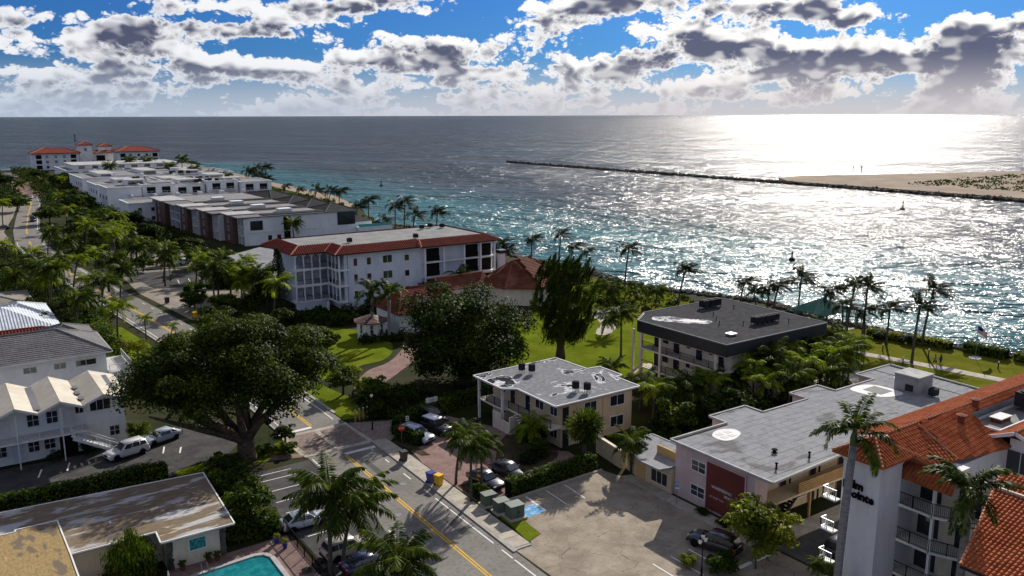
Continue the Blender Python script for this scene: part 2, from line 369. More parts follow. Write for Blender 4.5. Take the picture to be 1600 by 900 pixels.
special('roof_patchy_tan', _patchy((.26,.185,.085), (.36,.26,.13), (.17,.135,.10), (.46,.35,.20), .5, (1.6, .6, 1), .52, .62))
def _puddled(c0, c1, lo, wid, s):
    def f(t, b, p):
        n1 = t.noise(p, s, 5, .58, .8); n3 = t.noise(p, s*9, 4, .6)
        c = t.mix(t.sstep(n3, .35, .65), c0, c1); c = t.mix(t.sstep(n1, lo, lo+.012), c, t.mix(t.sstep(n3, .3, .6), (.36,.36,.37), (.58,.58,.59))); c = t.mix(t.sstep(n1, lo+wid, lo+wid+.015), c, (.03,.031,.036)); c = t.mix(t.sstep(n1, lo+wid*2.6, lo+wid*2.6+.02), c, c0)
        t.put(b.inputs['Base Color'], c); bump(t, b, n3, .2, .04)
    return f
special('roof_patchy_white', _puddled((.17,.17,.175), (.24,.24,.245), .56, .03, .20), .75)
special('roof_patchy_dark', _puddled((.058,.057,.058), (.080,.078,.079), .70, .03, .15), .8)
special('roof_membrane', _patchy((.24,.24,.245), (.30,.30,.305), (.17,.165,.16), (.70,.70,.70), .20, (.7, 1, 1), .56, .74), .8)
def _water(t, b, p):
    x, y, z = t.sep(p); n = t.noise(p, .006, 4, .55)
    xs = t.add(x, t.mul(t.sub(n, .5), 90.0))
    inlet = t.mul(t.sstep(xs, 150.0, 232.0, 1.0, 0.0), t.mul(t.sstep(y, 165.0, 270.0), t.sstep(y, 740.0, 830.0, 1.0, 0.0)))
    far = t.mul(t.sstep(t.add(y, t.mul(t.sub(n, .5), 60.0)), 735.0, 775.0, 1.0, 0.0), t.sstep(x, 260.0, 185.0))
    edge = t.mul(t.sstep(xs, 140.0, 185.0, .2, 0.0), t.sstep(y, 740.0, 830.0, 1.0, 0.0))
    tq = t.math('MAXIMUM', t.math('MAXIMUM', inlet, far), edge)
    c = t.mix(t.mul(tq, .65), (.028,.039,.047), (.022,.135,.150)); c = t.mix(t.mul(t.sstep(n, .5, .7), .4), c, (.016,.05,.066))
    u = t.add(t.mul(x, .777), t.mul(y, .629)); v = t.sub(t.mul(x, .629), t.mul(y, .777))   # wind waves roll in from the sun side
    q = t.xyz(u, t.mul(v, .55), 0.0)
    gust = t.sstep(t.noise(t.xyz(u, t.mul(v, .28), 0.0), .011, 3, .6, .4), .32, .68, .55, 1.35)
    rip = t.noise(q, 1.5, 1, .6, .3); chop = t.noise(q, .42, 2, .65, .6); swell = t.noise(q, .10, 2, .6, .3); long = t.noise(q, .016, 2, .55)
    foam = t.math('MAXIMUM', t.mul(t.sstep(t.noise(q, .16, 4, .75), .71, .74), .7), t.mul(t.sstep(t.noise(q, .5, 3, .7), .68, .72), .35))
    t.put(b.inputs['Base Color'], t.mix(foam, c, (.7,.72,.74)))
    h = t.add(t.mul(gust, t.add(t.mul(rip, .36), t.mul(chop, 1.75))), t.add(t.mul(swell, 5.6), t.mul(long, 18.0)))
    n = t.n.new('ShaderNodeBump'); n.inputs['Strength'].default_value = 1.0; n.inputs['Distance'].default_value = 1.0; t.put(n.inputs['Height'], h)
    t.l.new(n.outputs[0], b.inputs['Normal']); b.inputs['Specular IOR Level'].default_value = 0.0; b.inputs['Roughness'].default_value = 1.0
    g = t.n.new('ShaderNodeBsdfGlossy'); g.distribution = 'GGX'; g.inputs['Roughness'].default_value = .20; g.inputs['Color'].default_value = (1,.98,.96,1); t.l.new(n.outputs[0], g.inputs['Normal'])
    fr = t.n.new('ShaderNodeFresnel'); fr.inputs['IOR'].default_value = 1.33; t.l.new(n.outputs[0], fr.inputs['Normal'])
    mx = t.n.new('ShaderNodeMixShader'); t.put(mx.inputs[0], t.mul(fr.outputs[0], .47)); t.l.new(b.outputs[0], mx.inputs[1]); t.l.new(g.outputs[0], mx.inputs[2]); t.l.new(mx.outputs[0], t.n['Material Output'].inputs[0])
special('water', _water, .12)
def _poolw(t, b, p):
    t.put(b.inputs['Base Color'], t.mix(t.sstep(t.noise(p, 1.2, 3, .6, .8), .4, .65), (.010,.15,.17), (.02,.22,.24))); bump(t, b, t.noise(p, 3, 2, .5), .15, .1)
special('pool_water', _poolw, .05)
def _ribbed(c1, c2, axis, pitch):
    def f(t, b, p):
        s = t.sep(p)[axis]; w = t.math('SINE', t.mul(s, 2*math.pi/pitch)); t.put(b.inputs['Base Color'], t.mix(t.sstep(t.noise(p, .6, 5, .6), .35, .65), c1, c2)); bump(t, b, w, .6, .05)
    return f
special('metal_roof_white', _ribbed((.45,.48,.52), (.58,.61,.64), 0, .45), .6)
MT = MATS
M('roof_mid', (.20,.195,.19), (.265,.26,.25), .85, .35, c3=(.18,.175,.17), s3=.9, f3=.5)
M('stucco_grey', (.80,.78,.76), (.73,.71,.69), .9, .5, c3=(.58,.56,.54), s3=1.6, f3=.35, stretch=(1,1,.3))
M('roof_slate', (.028,.027,.028), (.045,.043,.043), .85, .6)
# ------------------------------------------------------------------ water, land, roads, paths
def grid_sheet(x0, x1, y0, y1, z): return MB().face([(x0,y0,z),(x1,y0,z),(x1,y1,z),(x0,y1,z)])
struct('water', grid_sheet(-60000, 60000, -60000, 60000, -1.1), MT['water'])
SHORE = [(143,-300),(142,40),(141,62),(138.5,72),(139.5,84),(137,93),(141.5,113),(134,131),(131.5,147),(136,168),(132,190),(133,215),(141,250),(134,287),(150,330),(163,386),(167,484),(174,580),(176,648),(176,722),(168,752),(130,752),(90,735),(46,722),(-100,705),(-900,690),(-900,-300)]
struct('ground', MB().prism(SHORE, -3, 0), MT['ground'])
ROAD = [(34.2,10),(35.0,40),(35.5,60),(36.1,86),(36.4,104),(35.6,130),(33.4,160),(31.5,182),(28.0,220),(24.8,265),(24.4,293),(26.8,330),(32,380),(38,430),(43,500),(46,560),(48,640),(47,700)]
struct('road', ribbon(ROAD, -3.9, 4.1, .03), MT['asphalt'])
near = [p for p in ROAD if p[1] <= 270]
def along(Y, off=0.0):
    for a, b in zip(ROAD, ROAD[1:]):
        if a[1] <= Y <= b[1]:
            k = (Y-a[1])/(b[1]-a[1]); d = (Vector(b)-Vector(a)).normalized(); return (a[0]+(b[0]-a[0])*k + d.y*off, Y - d.x*off)
def paint(name, Y0, Y1, off, w, mat, z=.036, n=6):
    pts = [along(Y0+(Y1-Y0)*k/n) for k in range(n+1)]
    o = struct(name, ribbon(pts, off-w/2, off+w/2, z, .004), MT[mat]); return o
for a, b in ((12, 86.1), (97.3, 300), (320, 520)):
    paint('yellow_line', a, b, -.14, .13, 'paint_yellow', n=24); paint('yellow_line', a, b, .14, .13, 'paint_yellow', n=24)
for a, b in ((12, 56), (59.5, 70.6), (98, 148)): paint('edge_line', a, b, 3.25, .13, 'paint_white', n=12)
for Y in (57.2, 72.2, 77.0, 81.6, 86.0): paint('edge_dash', Y-.1 if Y > 80 else Y-.9, Y+.9, 3.25, .13, 'paint_white', n=1)
for k in range(7): paint('edge_dash', 150+k*5.6, 151.6+k*5.6, 3.3, .14, 'paint_white', n=1)
for a, b in ((60.5, 62.2), (65.2, 67.0), (70.3, 72.1), (75.5, 77.2), (80, 81.8), (84, 87)): paint('edge_dash', a, b, -3.6, .13, 'paint_white', n=1)
paint('edge_line', 98, 300, -3.3, .13, 'paint_white', n=30); paint('edge_line', 200, 300, 3.3, .13, 'paint_white', n=16); paint('edge_line', 320, 520, 3.3, .13, 'paint_white', n=16)
struct('stop_bar', sheet([(31.9,96.2),(36.2,96.5),(36.2,97.1),(31.9,96.8)], .036, .004), MT['paint_white'])
struct('stop_bar', sheet([(36.2,86.2),(40.0,86.3),(40.0,86.9),(36.2,86.8)], .036, .004), MT['paint_white'])
M('asphalt_patch', (.085,.08,.075), (.11,.103,.095), .9, .8)
for q in ([(33.0,74.6),(34.6,74.6),(34.7,77.4),(33.1,77.4)], [(37.2,62.2),(38.2,62.2),(38.3,66.0),(37.3,66.0)], [(33.4,107),(35.2,107),(35.1,110.6),(33.3,110.6)], [(36.8,79.2),(37.5,79.2),(37.6,83.5),(36.9,83.5)]): struct('asphalt_patch', sheet(q, .034, .003), MT['asphalt_patch'])
for x, y in ((34.2,69.4),(37.9,75.4),(34.6,101.5)): struct('manhole_cover', MB().lathe([(.36,0),(.36,.008)], 18, (x,y,.03)), MT['metal_grey'])
# raised brick crossing with concrete borders
cw = struct('brick_crossing', sheet([(32.6,88.7),(40.0,88.7),(40.0,95.2),(32.4,95.0)], .06, .05), MT['paver_herringbone'])
for q in ([(32.0,88.0),(40.6,87.9),(40.6,88.7),(32.0,88.7)], [(31.8,95.0),(40.4,95.2),(40.4,95.9),(31.8,95.7)], [(35.9,88.7),(36.5,88.7),(36.5,95.1),(35.9,95.1)], [(31.8,88.7),(32.6,88.7),(32.4,95.0),(31.8,95.0)], [(40.0,88.7),(40.6,88.7),(40.4,95.2),(40.0,95.2)]):
    part('concrete_border', sheet(q, .068, .06), MT['concrete'], cw)
struct('brick_corner', sheet([(40.6,88.2),(42.5,87.3),(46.2,90.6),(45.5,93.4),(40.5,95.6)], .055, .05), MT['paver_herringbone'])
# sidewalk slabs along the east kerb
sw = struct('sidewalk', sheet([(39.7,57.2),(41.4,57.2),(42.1,80),(42.2,87.2),(41.0,88.0),(40.7,88.0),(40.3,76)], .10, .12), MT['kerb'])
slab = MB().box(-.86,.86,-.88,.88,0,.05).mesh('slab', MT['concrete'])
Y = 58.4; i = 0
while Y < 87.5:
    x = 40.55 + (Y-58)*.0215
    o = part('slab', slab, None, sw, (x, Y, .075 + .006*(i*7%3)), (0, 0, R(-1.2))); Y += 1.8; i += 1
struct('verge', sheet([(41.5,57.8),(43.3,58.4),(43.9,65.2),(42.2,66.0),(41.9,61)], .06, .06), MT['grass'])
for q in ([(39.25,57.0),(39.7,57.0),(40.3,76),(40.6,88.0),(40.2,88.0),(39.95,76)],): struct('kerb', sheet(q, .13, .14), MT['kerb'])
struct('kerb', ribbon([along(100+k*5) for k in range(9)], 4.1, 4.5, .12, .12), MT['kerb'])
struct('kerb', ribbon([along(98+k*10) for k in range(12)], -4.2, -3.9, .12, .12), MT['kerb'])
# car parks and drives
struct('parking_lot', sheet([(24.6,40),(31.9,40),(32.1,87.2),(24.8,87.2)], .022, .02), MT['asphalt_lot'])
for i, yy in enumerate((86.0, 84.35, 81.5, 78.7, 75.9, 73.1, 70.2, 66.9, 63.7, 60.8, 57.9)):
    struct('stall_line', sheet([(25.4,yy),(29.6,yy),(29.6,yy+.11),(25.4,yy+.11)], .03, .004), MT['paint_white'])
struct('parking_lot', sheet([(-12,91.7),(18.6,91.5),(19.5,93.0),(25.4,94.4),(27,96.5),(27.5,106),(17,106),(16.8,103.4),(-12,104.4)], .022, .02), MT['asphalt_lot'])
for x, a, b in ((6.4, 99.2, 101.5), (9.2, 99.4, 101.8), (1.5, 99, 101.2), (19.0, 98.6, 100.6), (20.6, 97.6, 99.4), (13.4, 101.0, 102.6), (17.8, 100.5, 102.4)):
    struct('stall_line', sheet([(x,a),(x+.16,a),(x+.75,b),(x+.55,b)], .03, .004), MT['paint_white'])
struct('lawn', sheet([(18.6,89.6),(25.5,90.2),(31.6,88.6),(31.9,91.5),(27,93.6),(25.6,93.7),(19.0,92.4)], .05, .05), MT['grass'])
struct('lawn', sheet([(30.6,91.6),(32.0,91.6),(31.9,94.6),(30.4,94.0)], .055, .05), MT['grass'])
struct('footpath', sheet([(28.2,89.6),(31.9,88.2),(31.9,89.4),(29.2,91.0)], .06, .05), MT['paver_pink'])
struct('car_park', sheet([(39.6,20),(59,20),(58.6,48),(58.0,63.8),(57.4,66.2),(43.9,65.7),(43.9,62),(41.4,57.2),(39.7,57.2)], .02, .02), MT['cracked_concrete'])
struct('kerb', sheet([(43.9,65.7),(57.4,66.1),(57.4,66.4),(43.9,66.0)], .14, .14), MT['concrete'])
for x in (46.5, 49.0, 51.4): struct('stall_line', sheet([(x,61.9),(x+.11,61.9),(x+.35,65.6),(x+.24,65.6)], .028, .004), MT['paint_white'])
struct('accessible_stall_patch', sheet([(44.0,61.8),(46.35,61.8),(46.5,63.8),(44.1,63.9)], .028, .004), MT['paint_blue'])
struct('stall_line', sheet([(46.4,61.8),(46.5,61.8),(46.7,65.6),(46.6,65.6)], .03, .004), MT['paint_white'])
for x in (48.0, 50.2, 52.4): struct('stall_line', sheet([(x,44.8),(x+.12,44.8),(x+.12,48.6),(x,48.6)], .028, .004), MT['paint_white'])
for x0 in (53.2, 55.6): struct('wheel_stop', MB().box(x0, x0+1.9, 43.7, 43.95, 0, .16), MT['paint_white'])
struct('footpath', sheet([(57.1,44.6),(59.0,44.6),(59.1,63.4),(57.9,63.8)], .11, .12), MT['concrete'])
struct('driveway', sheet([(42.0,67.6),(44.9,67.0),(57.0,66.9),(57.6,72.4),(55.2,75.0),(54.4,79.5),(55.3,83),(52,91),(45.6,88.6),(43.4,86.4),(42.2,79)], .045, .045), MT['paver_pink'])
struct('alley', sheet([(59.0,39.9),(102,39.9),(102,44.4),(59.0,44.4)], .03, .03), MT['asphalt_lot']); struct('footpath', sheet([(61.0,44.4),(102,44.4),(102,46.3),(61.0,46.3)], .10, .10), MT['concrete'])
# planting beds and lawns
def smooth_poly(pts, n=6):
    out = []; N = len(pts)
    for i in range(N):
        p0, p1, p2, p3 = (Vector(pts[(i+k-1) % N]) for k in range(4))
        for j in range(n):
            u = j/n; q = .5*((2*p1)+(p2-p0)*u+(2*p0-5*p1+4*p2-p3)*u*u+(3*p1-p0-3*p2+p3)*u**3); out.append((q.x, q.y))
    return out
struct('planting_bed', sheet(smooth_poly([(47.6,72.2),(52,70.8),(56.5,73.0),(56.3,80.8),(53.0,79.6),(50.0,76.0)]), .07, .07), MT['soil'])
struct('planting_bed', sheet([(42.3,86.4),(43.2,81.0),(44.0,80.6),(43.8,87.0)], .09, .09), MT['soil'])
struct('planting_bed', sheet([(42.1,66.2),(43.4,66.0),(44.4,71.6),(42.4,71.8)], .09, .09), MT['soil'])
struct('lawn', sheet(smooth_poly([(70,92),(84,90),(95,92),(103,96),(112,104),(116,114),(108,126),(96,132),(84,128),(74,114)]), .04, .04), MT['grass'])
struct('lawn', sheet(smooth_poly([(46,112),(52,117.5),(56.5,118.5),(60.6,123),(63,130),(62,138),(54,146),(48,138),(45,124)]), .05, .05), MT['grass'])
struct('footpath', sheet(smooth_poly([(47,108),(52,114.5),(56.8,117.0),(61.6,122.0),(65,127),(66.4,124.6),(62.4,117.6),(56,111.5),(50,107)]), .045, .045), MT['paver_pink'])
struct('lawn', sheet([(40.6,97),(43.5,96.4),(45,104),(43.2,116),(40.4,112)], .05, .05), MT['grass'])
struct('lawn', sheet([(23.4,128),(29.2,128),(28.4,150),(26.8,166),(24.4,166)], .05, .05), MT['grass'])
struct('lawn', sheet([(108,20),(141.5,20),(140.6,60),(137.6,72),(138.4,84),(135,94),(126,101),(118,94),(106,84),(104,62)], .04, .04), MT['grass_dry'])
struct('lawn', sheet([(112,108),(128,118),(131,132),(128,146),(129,166),(122,172),(114,150),(108,130)], .045, .045), MT['grass_dry'])
PATH = [(114,98),(118,91),(120.6,82.5),(122.8,74),(124.9,64),(127,50),(129.5,30)]
fp = struct('footpath', ribbon(PATH, -1.15, 1.15, .06, .06), MT['kerb'])
pslab = MB().box(-1.06,1.06,-1.42,1.42,0,.04).mesh('slab', MT['concrete'])
for a, b in zip(PATH, PATH[1:]):
    d = Vector(b)-Vector(a); L = d.length; n = max(1, round(L/3.0))
    for k in range(n):
        q = Vector(a)+d*((k+.5)/n); part('slab', pslab, None, fp, (q.x, q.y, .045+.004*(k%3)), (0, 0, math.atan2(d.y, d.x)-math.pi/2))
struct('footpath', sheet(smooth_poly([(95,112),(101,118),(104,124),(112,127),(113,125),(105.5,121),(103,115.5),(97,110.5)]), .06, .05), MT['concrete'])
struct('paving', sheet([(126.5,88),(137.5,88),(137.5,98),(127,98.5)], .07, .06), MT['concrete'])
struct('paving', sheet([(102.5,61),(112,63),(113.2,72.4),(103,73)], .05, .05), MT['concrete'])
# far car parks, left pavements, beach
struct('car_park', sheet([(39.0,164),(46,164),(58,182),(58.5,200),(50,224),(37.0,226),(36.0,196)], .024, .02), MT['tan_road'])
struct('car_park', sheet([(40,200),(50,196),(57,206),(57,216),(50,222),(38,222)], .034, .01), MT['asphalt_lot'])
struct('car_park', sheet([(39.5,228),(56,224),(58,250),(50,262),(38,264)], .026, .02), MT['tan_road'])
for k in range(5): struct('stall_line', sheet([(46+k*2.3,227),(46.15+k*2.3,227),(46.9+k*2.3,232),(46.75+k*2.3,232)], .034, .004), MT['paint_white'])
for k in range(4): struct('stall_line', sheet([(46+k*2.5,203),(46.15+k*2.5,203),(46.9+k*2.5,208),(46.75+k*2.5,208)], .044, .004), MT['paint_white'])
struct('pavement', sheet([(8,285),(20,283),(20.2,330),(27,380),(32,425),(20,430)], .026, .02), MT['tan_road'])
struct('pavement', sheet([(38,470),(53,470),(56,640),(40,640)], .04, .02), MT['paver_pink'])
struct('beach', MB().prism([(150,332),(163,386),(167,484),(174,580),(176,648),(176,722),(168,752),(90,735),(46,722),(46,716),(92,728),(160,740),(164,640),(160,520),(154,400),(146,340)], -.5, .06), MT['sand'])
# the far side of the inlet: rock jetty, beach and scrub
rng = np.random.default_rng(5)
def rock_pile(name, n, fn, mat, kind='stuff', label=None):
    """many angular boulders joined into one mass"""
    base = np.array([(1,0,0),(-1,0,0),(0,1,0),(0,-1,0),(0,0,1),(0,0,-1)], float)
    tri = np.array([(0,2,4),(2,1,4),(1,3,4),(3,0,4),(2,0,5),(1,2,5),(3,1,5),(0,3,5)])
    V = []; F = []
    for k in range(n):
        (x, y, z), s = fn(k); q = base*rng.uniform(.65, 1.25, (6,1))*s*np.array([1,1,.7]) + rng.uniform(-.2,.2,(6,3))*s
        a = rng.uniform(0, 6.28); c, sn = math.cos(a), math.sin(a); q = np.stack([q[:,0]*c-q[:,1]*sn, q[:,0]*sn+q[:,1]*c, q[:,2]], 1)
        V.append(q+np.array([x,y,z])); F.append(tri+6*k)
    o = part(name, np_mesh(name, np.concatenate(V), np.concatenate(F), mat), None, None); o['kind'] = kind
    if label: o['label'] = label
    return o
struct('beach', MB().prism([(413,318),(430,338),(455,341),(494,323),(550,302),(612,280),(720,230),(900,150),(900,-300),(413,-300)], -3, .25), MT['sand'])
scr = []
for k in range(1500):
    x = rng.uniform(446, 640); y = rng.uniform(60, 268-.0*x)
    if y > 290-(x-436)*.12 - 10*math.sin(x*.09): continue
    scr.append((x,y))
def leaf_cloud(C, N, size, rs, aspect=.6):
    """one quad leaf per centre C with normal N"""
    n = len(C); N = N/np.linalg.norm(N, axis=1, keepdims=True); r = rs.normal(size=(n,3)); U = np.cross(N, r); U /= np.linalg.norm(U, axis=1, keepdims=True); W = np.cross(N, U)
    s = size*rs.uniform(.65, 1.35, (n,1)); V = np.stack([C-U*s, C-W*s*aspect*.9+N*s*.15, C+U*s, C+W*s*aspect*.9+N*s*.15], 1).reshape(-1,3)
    return V, np.arange(4*n).reshape(-1,4)
P = np.array(scr); P = np.repeat(P, 7, 0); C = np.c_[P[:,0]+rng.normal(0,1.3,len(P)), P[:,1]+rng.normal(0,1.3,len(P)), .25+np.abs(rng.normal(0,.30,len(P)))]
V, F = leaf_cloud(C, rng.normal(size=C.shape)+[0,0,.8], .75, rng)
o = part('scrub', np_mesh('scrub', V, F, LEAF_DARK), None, None); o['kind'] = 'stuff'; o['label'] = 'low green scrub on the far beach'
rock_pile('jetty', 2600, lambda k: ((409+rng.normal(0,1.6), rng.uniform(-60,600), rng.uniform(-1.1,.35)), rng.uniform(.5,1.25)), MT['rock'], 'structure')
struct('jetty_core', MB().prism([(407,-300),(411.5,-300),(411,598),(408,600)], -3, -.2), MT['rock'])
def shore_pt(k, lo=20, hi=300):
    while True:
        j = rng.integers(1, 16); a, b = Vector(SHORE[j]), Vector(SHORE[j+1])
        q = a+(b-a)*rng.uniform(); 
        if lo < q.y < hi: break
    return q
def _sr(k):
    q = shore_pt(k); d = abs(rng.normal(0, 1.3)); return ((q.x-1.6+d+rng.normal(0,.5), q.y+rng.normal(0,.6), .25-d*.42), rng.uniform(.35,.85))
rock_pile('shore_rocks', 2600, _sr, MT['rock'], 'stuff', 'dark riprap rocks along the water edge')
bmeshes = []
for k in range(5):
    q = [(rng.uniform(.75,1.2)*x, rng.uniform(.75,1.2)*y, rng.uniform(.6,1.0)*z) for x, y, z in [(1,0,0),(.3,.9,.1),(-.8,.6,0),(-.9,-.5,.1),(.3,-.9,0),(.1,.1,.8),(0,0,-.6),(.5,.3,.6),(-.5,-.2,.65)]]
    bm = bmesh.new(); [bm.verts.new(p) for p in q]; bmesh.ops.convex_hull(bm, input=bm.verts); me = bpy.data.meshes.new('boulder'); bm.to_mesh(me); bm.free(); me.materials.append(MT['rock']); bmeshes.append(me)
for k in range(90):
    yy = 58 + k*1.15 + rng.normal(0,.4)
    for j in range(1, 16):
        a, b = Vector(SHORE[j]), Vector(SHORE[j+1])
        if a.y <= yy <= b.y: q = a+(b-a)*((yy-a.y)/(b.y-a.y)); break
    d = rng.uniform(-.6, 2.2); o = part('boulder', bmeshes[k % 5], None, None, (q.x-.8+d, yy, .3-max(d,0)*.35), (0, 0, rng.uniform(0,6.28))); s = rng.uniform(.6,1.15); o.scale = (s, s*rng.uniform(.8,1.2), s*.85)
    tag(o, 'large dark grey boulder in the riprap at the water edge', 'boulder', 'boulders along the inlet shore')
# ------------------------------------------------------------------ building kit
FACE = {'-y': 0.0, '-x': -math.pi/2, '+y': math.pi, '+x': math.pi/2}
_wc = {}
def fpos(face, a, pos, out=0.0):
    return {'-y': (a, pos-out), '+y': (a, pos+out), '-x': (pos-out, a), '+x': (pos+out, a)}[face]
def window(root, face, a, z, w, h, pos, frame='trim_white', mull=(1,0), pane='glass', sill=False, name='window', fw=.09):
    """window on a wall plane: proud frame with bars, pane as a sub-part. a = centre along the wall, z = bottom"""
    key = (w, h, frame, mull, pane, fw)
    if key not in _wc:
        f = MB(); d = .07
        f.box(-w/2-fw, w/2+fw, -d, 0, h, h+fw); f.box(-w/2-fw, w/2+fw, -d-.02, 0, -fw, 0); f.box(-w/2-fw, -w/2, -d, 0, 0, h); f.box(w/2, w/2+fw, -d, 0, 0, h)
        for k in range(mull[0]): x = -w/2 + w*(k+1)/(mull[0]+1); f.box(x-.03, x+.03, -d+.015, 0, 0, h)
        for k in range(mull[1]): zz = h*(k+1)/(mull[1]+1); f.box(-w/2, w/2, -d+.02, 0, zz-.025, zz+.025)
        p = MB().box(-w/2, w/2, -.03, 0, 0, h)
        _wc[key] = (f.mesh('window_frame', MT[frame]), p.mesh('pane', MT[pane]))
    x, y = fpos(face, a, pos, .002); fm, pm = _wc[key]
    o = part(name, fm, None, root, (x, y, z), (0, 0, FACE[face])); part('pane', pm, None, o); return o
def door(root, face, a, z, w, h, pos, mat='trim_dark', frame='trim_white'):
    key = ('door', w, h, mat, frame)
    if key not in _wc:
        f = MB().box(-w/2, w/2, -.06, 0, 0, h); k = MB().box(w/2-.18, w/2-.1, -.11, -.06, h*.45, h*.5)
        k.box(-w/2-.08, -w/2, -.08, 0, 0, h+.08); k.box(w/2, w/2+.08, -.08, 0, 0, h+.08); k.box(-w/2, w/2, -.08, 0, h, h+.08)
        _wc[key] = (f.mesh('door', MT[mat]), k.mesh('door_frame', MT[frame]))
    x, y = fpos(face, a, pos, .002); fm, km = _wc[key]
    o = part('door', fm, None, root, (x, y, z), (0, 0, FACE[face])); part('door_frame', km, None, o); return o
def railing(root, p0, p1, z, h=1.0, mat='metal_black', step=.28, post=1.8, t=.05, name='railing', z1=None):
    m = MB(); a = Vector((p0[0], p0[1], z)); b = Vector((p1[0], p1[1], z if z1 is None else z1)); L = (b-a).length; d = (b-a)/L; up = Vector((0,0,1))
    m.bar(a+up*h, b+up*h, t, t); m.bar(a+up*.12, b+up*.12, t*.8, t*.8)
    n = max(1, int(L/step))
    for k in range(n+1):
        q = a + d*(L*k/n); m.bar(q+up*.1, q+up*h, t*.45, t*.45)
    n = max(1, round(L/post))
    for k in range(n+1):
        q = a + d*(L*k/n); m.bar(q, q+up*(h+.02), t*1.3, t*1.3)
    return part(name, m, MT[mat], root)
def pip(x, y, poly):
    c = False; n = len(poly); j = n-1
    for i in range(n):
        xi, yi = poly[i]; xj, yj = poly[j]
        if (yi > y) != (yj > y) and x < (xj-xi)*(y-yi)/(yj-yi)+xi: c = not c
        j = i
    return c
def tile_faces(polys, w=.33, c=.40, r=.115, flat=False):
    """barrel or flat tiles laid in courses over each sloping 3D polygon"""
    m = MB(); rs = random.Random(3)
    for P in polys:
        P = [Vector(p) for p in P]; n = (P[1]-P[0]).cross(P[2]-P[0]).normalized()
        if n.z < 0: n = -n
        up = (Vector((0,0,1)) - n*n.z).normalized(); u = up.cross(n).normalized(); o = P[0]
        Q = [((p-o).dot(u), (p-o).dot(up)) for p in P]
        u0, u1 = min(q[0] for q in Q), max(q[0] for q in Q); v0, v1 = min(q[1] for q in Q), max(q[1] for q in Q)
        v = v0
        while v < v1:
            x = u0 + w*.5
            while x < u1:
                if pip(x, v+c*.5, Q):
                    j = rs.uniform(-.012, .012)
                    if flat:
                        a = o + u*(x-w*.48) + up*v + n*(.075+j); b = o + u*(x+w*.48) + up*v + n*(.075+j)
                        cc = o + u*(x+w*.48) + up*(v+c) + n*.02; d = o + u*(x-w*.48) + up*(v+c) + n*.02
                        m.face([a, b, cc, d]); m.face([a-n*.06, b-n*.06, b, a])
                    else:
                        i = len(m.v); pts = [(-1,0),(-.6,.85),(0,1.05),(.6,.85),(1,0)]
                        for vv, lift, k in ((v-.03, .05+j, 1.0), (v+c, .0, .86)):
                            for a, b in pts: m.v.append(tuple(o + u*(x+a*r*k) + up*vv + n*(lift+b*r*k)))
                        m.f += [(i+k, i+k+1, i+k+6, i+k+5) for k in range(4)]; m.f.append((i+4, i+3, i+2, i+1, i))
                x += w
            v += c
    return m
def ridge_caps(edges, r=.13, step=.42):
    m = MB()
    for a, b in edges:
        a, b = Vector(a), Vector(b); L = (b-a).length; n = max(1, int(L/step)); d = (b-a)/L
        for k in range(n):
            p = a+d*(L*k/n)+Vector((0,0,.08)); q = a+d*(L*(k+1)/n)+Vector((0,0,.05)); m.tube([p, q], [r, r*.8], 6)
    return m
def tiled_roof(root, polys, mat, base='trim_dark', w=.33, c=.40, r=.115, flat=False, ridges=(), ridge_mat=None, soffit=.12):
    m = MB()
    for P in polys:
        m.face(P); m.face([(p[0], p[1], p[2]-soffit) for p in reversed(P)])
        for i in range(len(P)):
            a, b = P[i], P[(i+1)%len(P)]; m.face([a, (a[0],a[1],a[2]-soffit), (b[0],b[1],b[2]-soffit), b])
    ro = part('roof', m, MT[mat], root)
    part('roof_tiles', tile_faces(polys, w, c, r, flat), MT[mat], ro, kind='stuff', smooth=False)
    if ridges: part('ridge_caps', ridge_caps(ridges, r*1.15), MT[ridge_mat or mat], ro, kind='stuff')
    return ro
def gutter(root, pts, z, mat='trim_white', w=.12, h=.16):
    m = MB()
    for a, b in zip(pts, pts[1:]): m.bar((a[0],a[1],z), (b[0],b[1],z), w, h)
    return part('fascia', m, MT[mat], root)
def parapet(root, poly, z, h, t, mat, name='parapet'):
    m = MB(); n = len(poly)
    for i in range(n):
        a, b = Vector(poly[i]), Vector(poly[(i+1)%n]); d = (b-a).normalized(); m.bar((a.x-d.x*t/2,a.y-d.y*t/2,z+h/2), (b.x+d.x*t/2-d.x*t,b.y+d.y*t/2-d.y*t,z+h/2), t, h)
    return part(name, m, MT[mat], root)
def text(body, size, mat, parent, loc, rot, name='lettering', ext=.01, bold=0.0, align='LEFT'):
    c = bpy.data.curves.new(name, 'FONT'); c.body = body; c.size = size; c.extrude = ext; c.offset = bold; c.align_x = align; c.resolution_u = 2
    tmp = bpy.data.objects.new(name, c); COL.objects.link(tmp); bpy.context.view_layer.update()
    me = bpy.data.meshes.new_from_object(tmp.evaluated_get(bpy.context.evaluated_depsgraph_get())); me.materials.clear(); me.materials.append(MT[mat])
    bpy.data.objects.remove(tmp); o = bpy.data.objects.new(name, me); o.location = loc; o.rotation_euler = rot; link(o, parent); return o
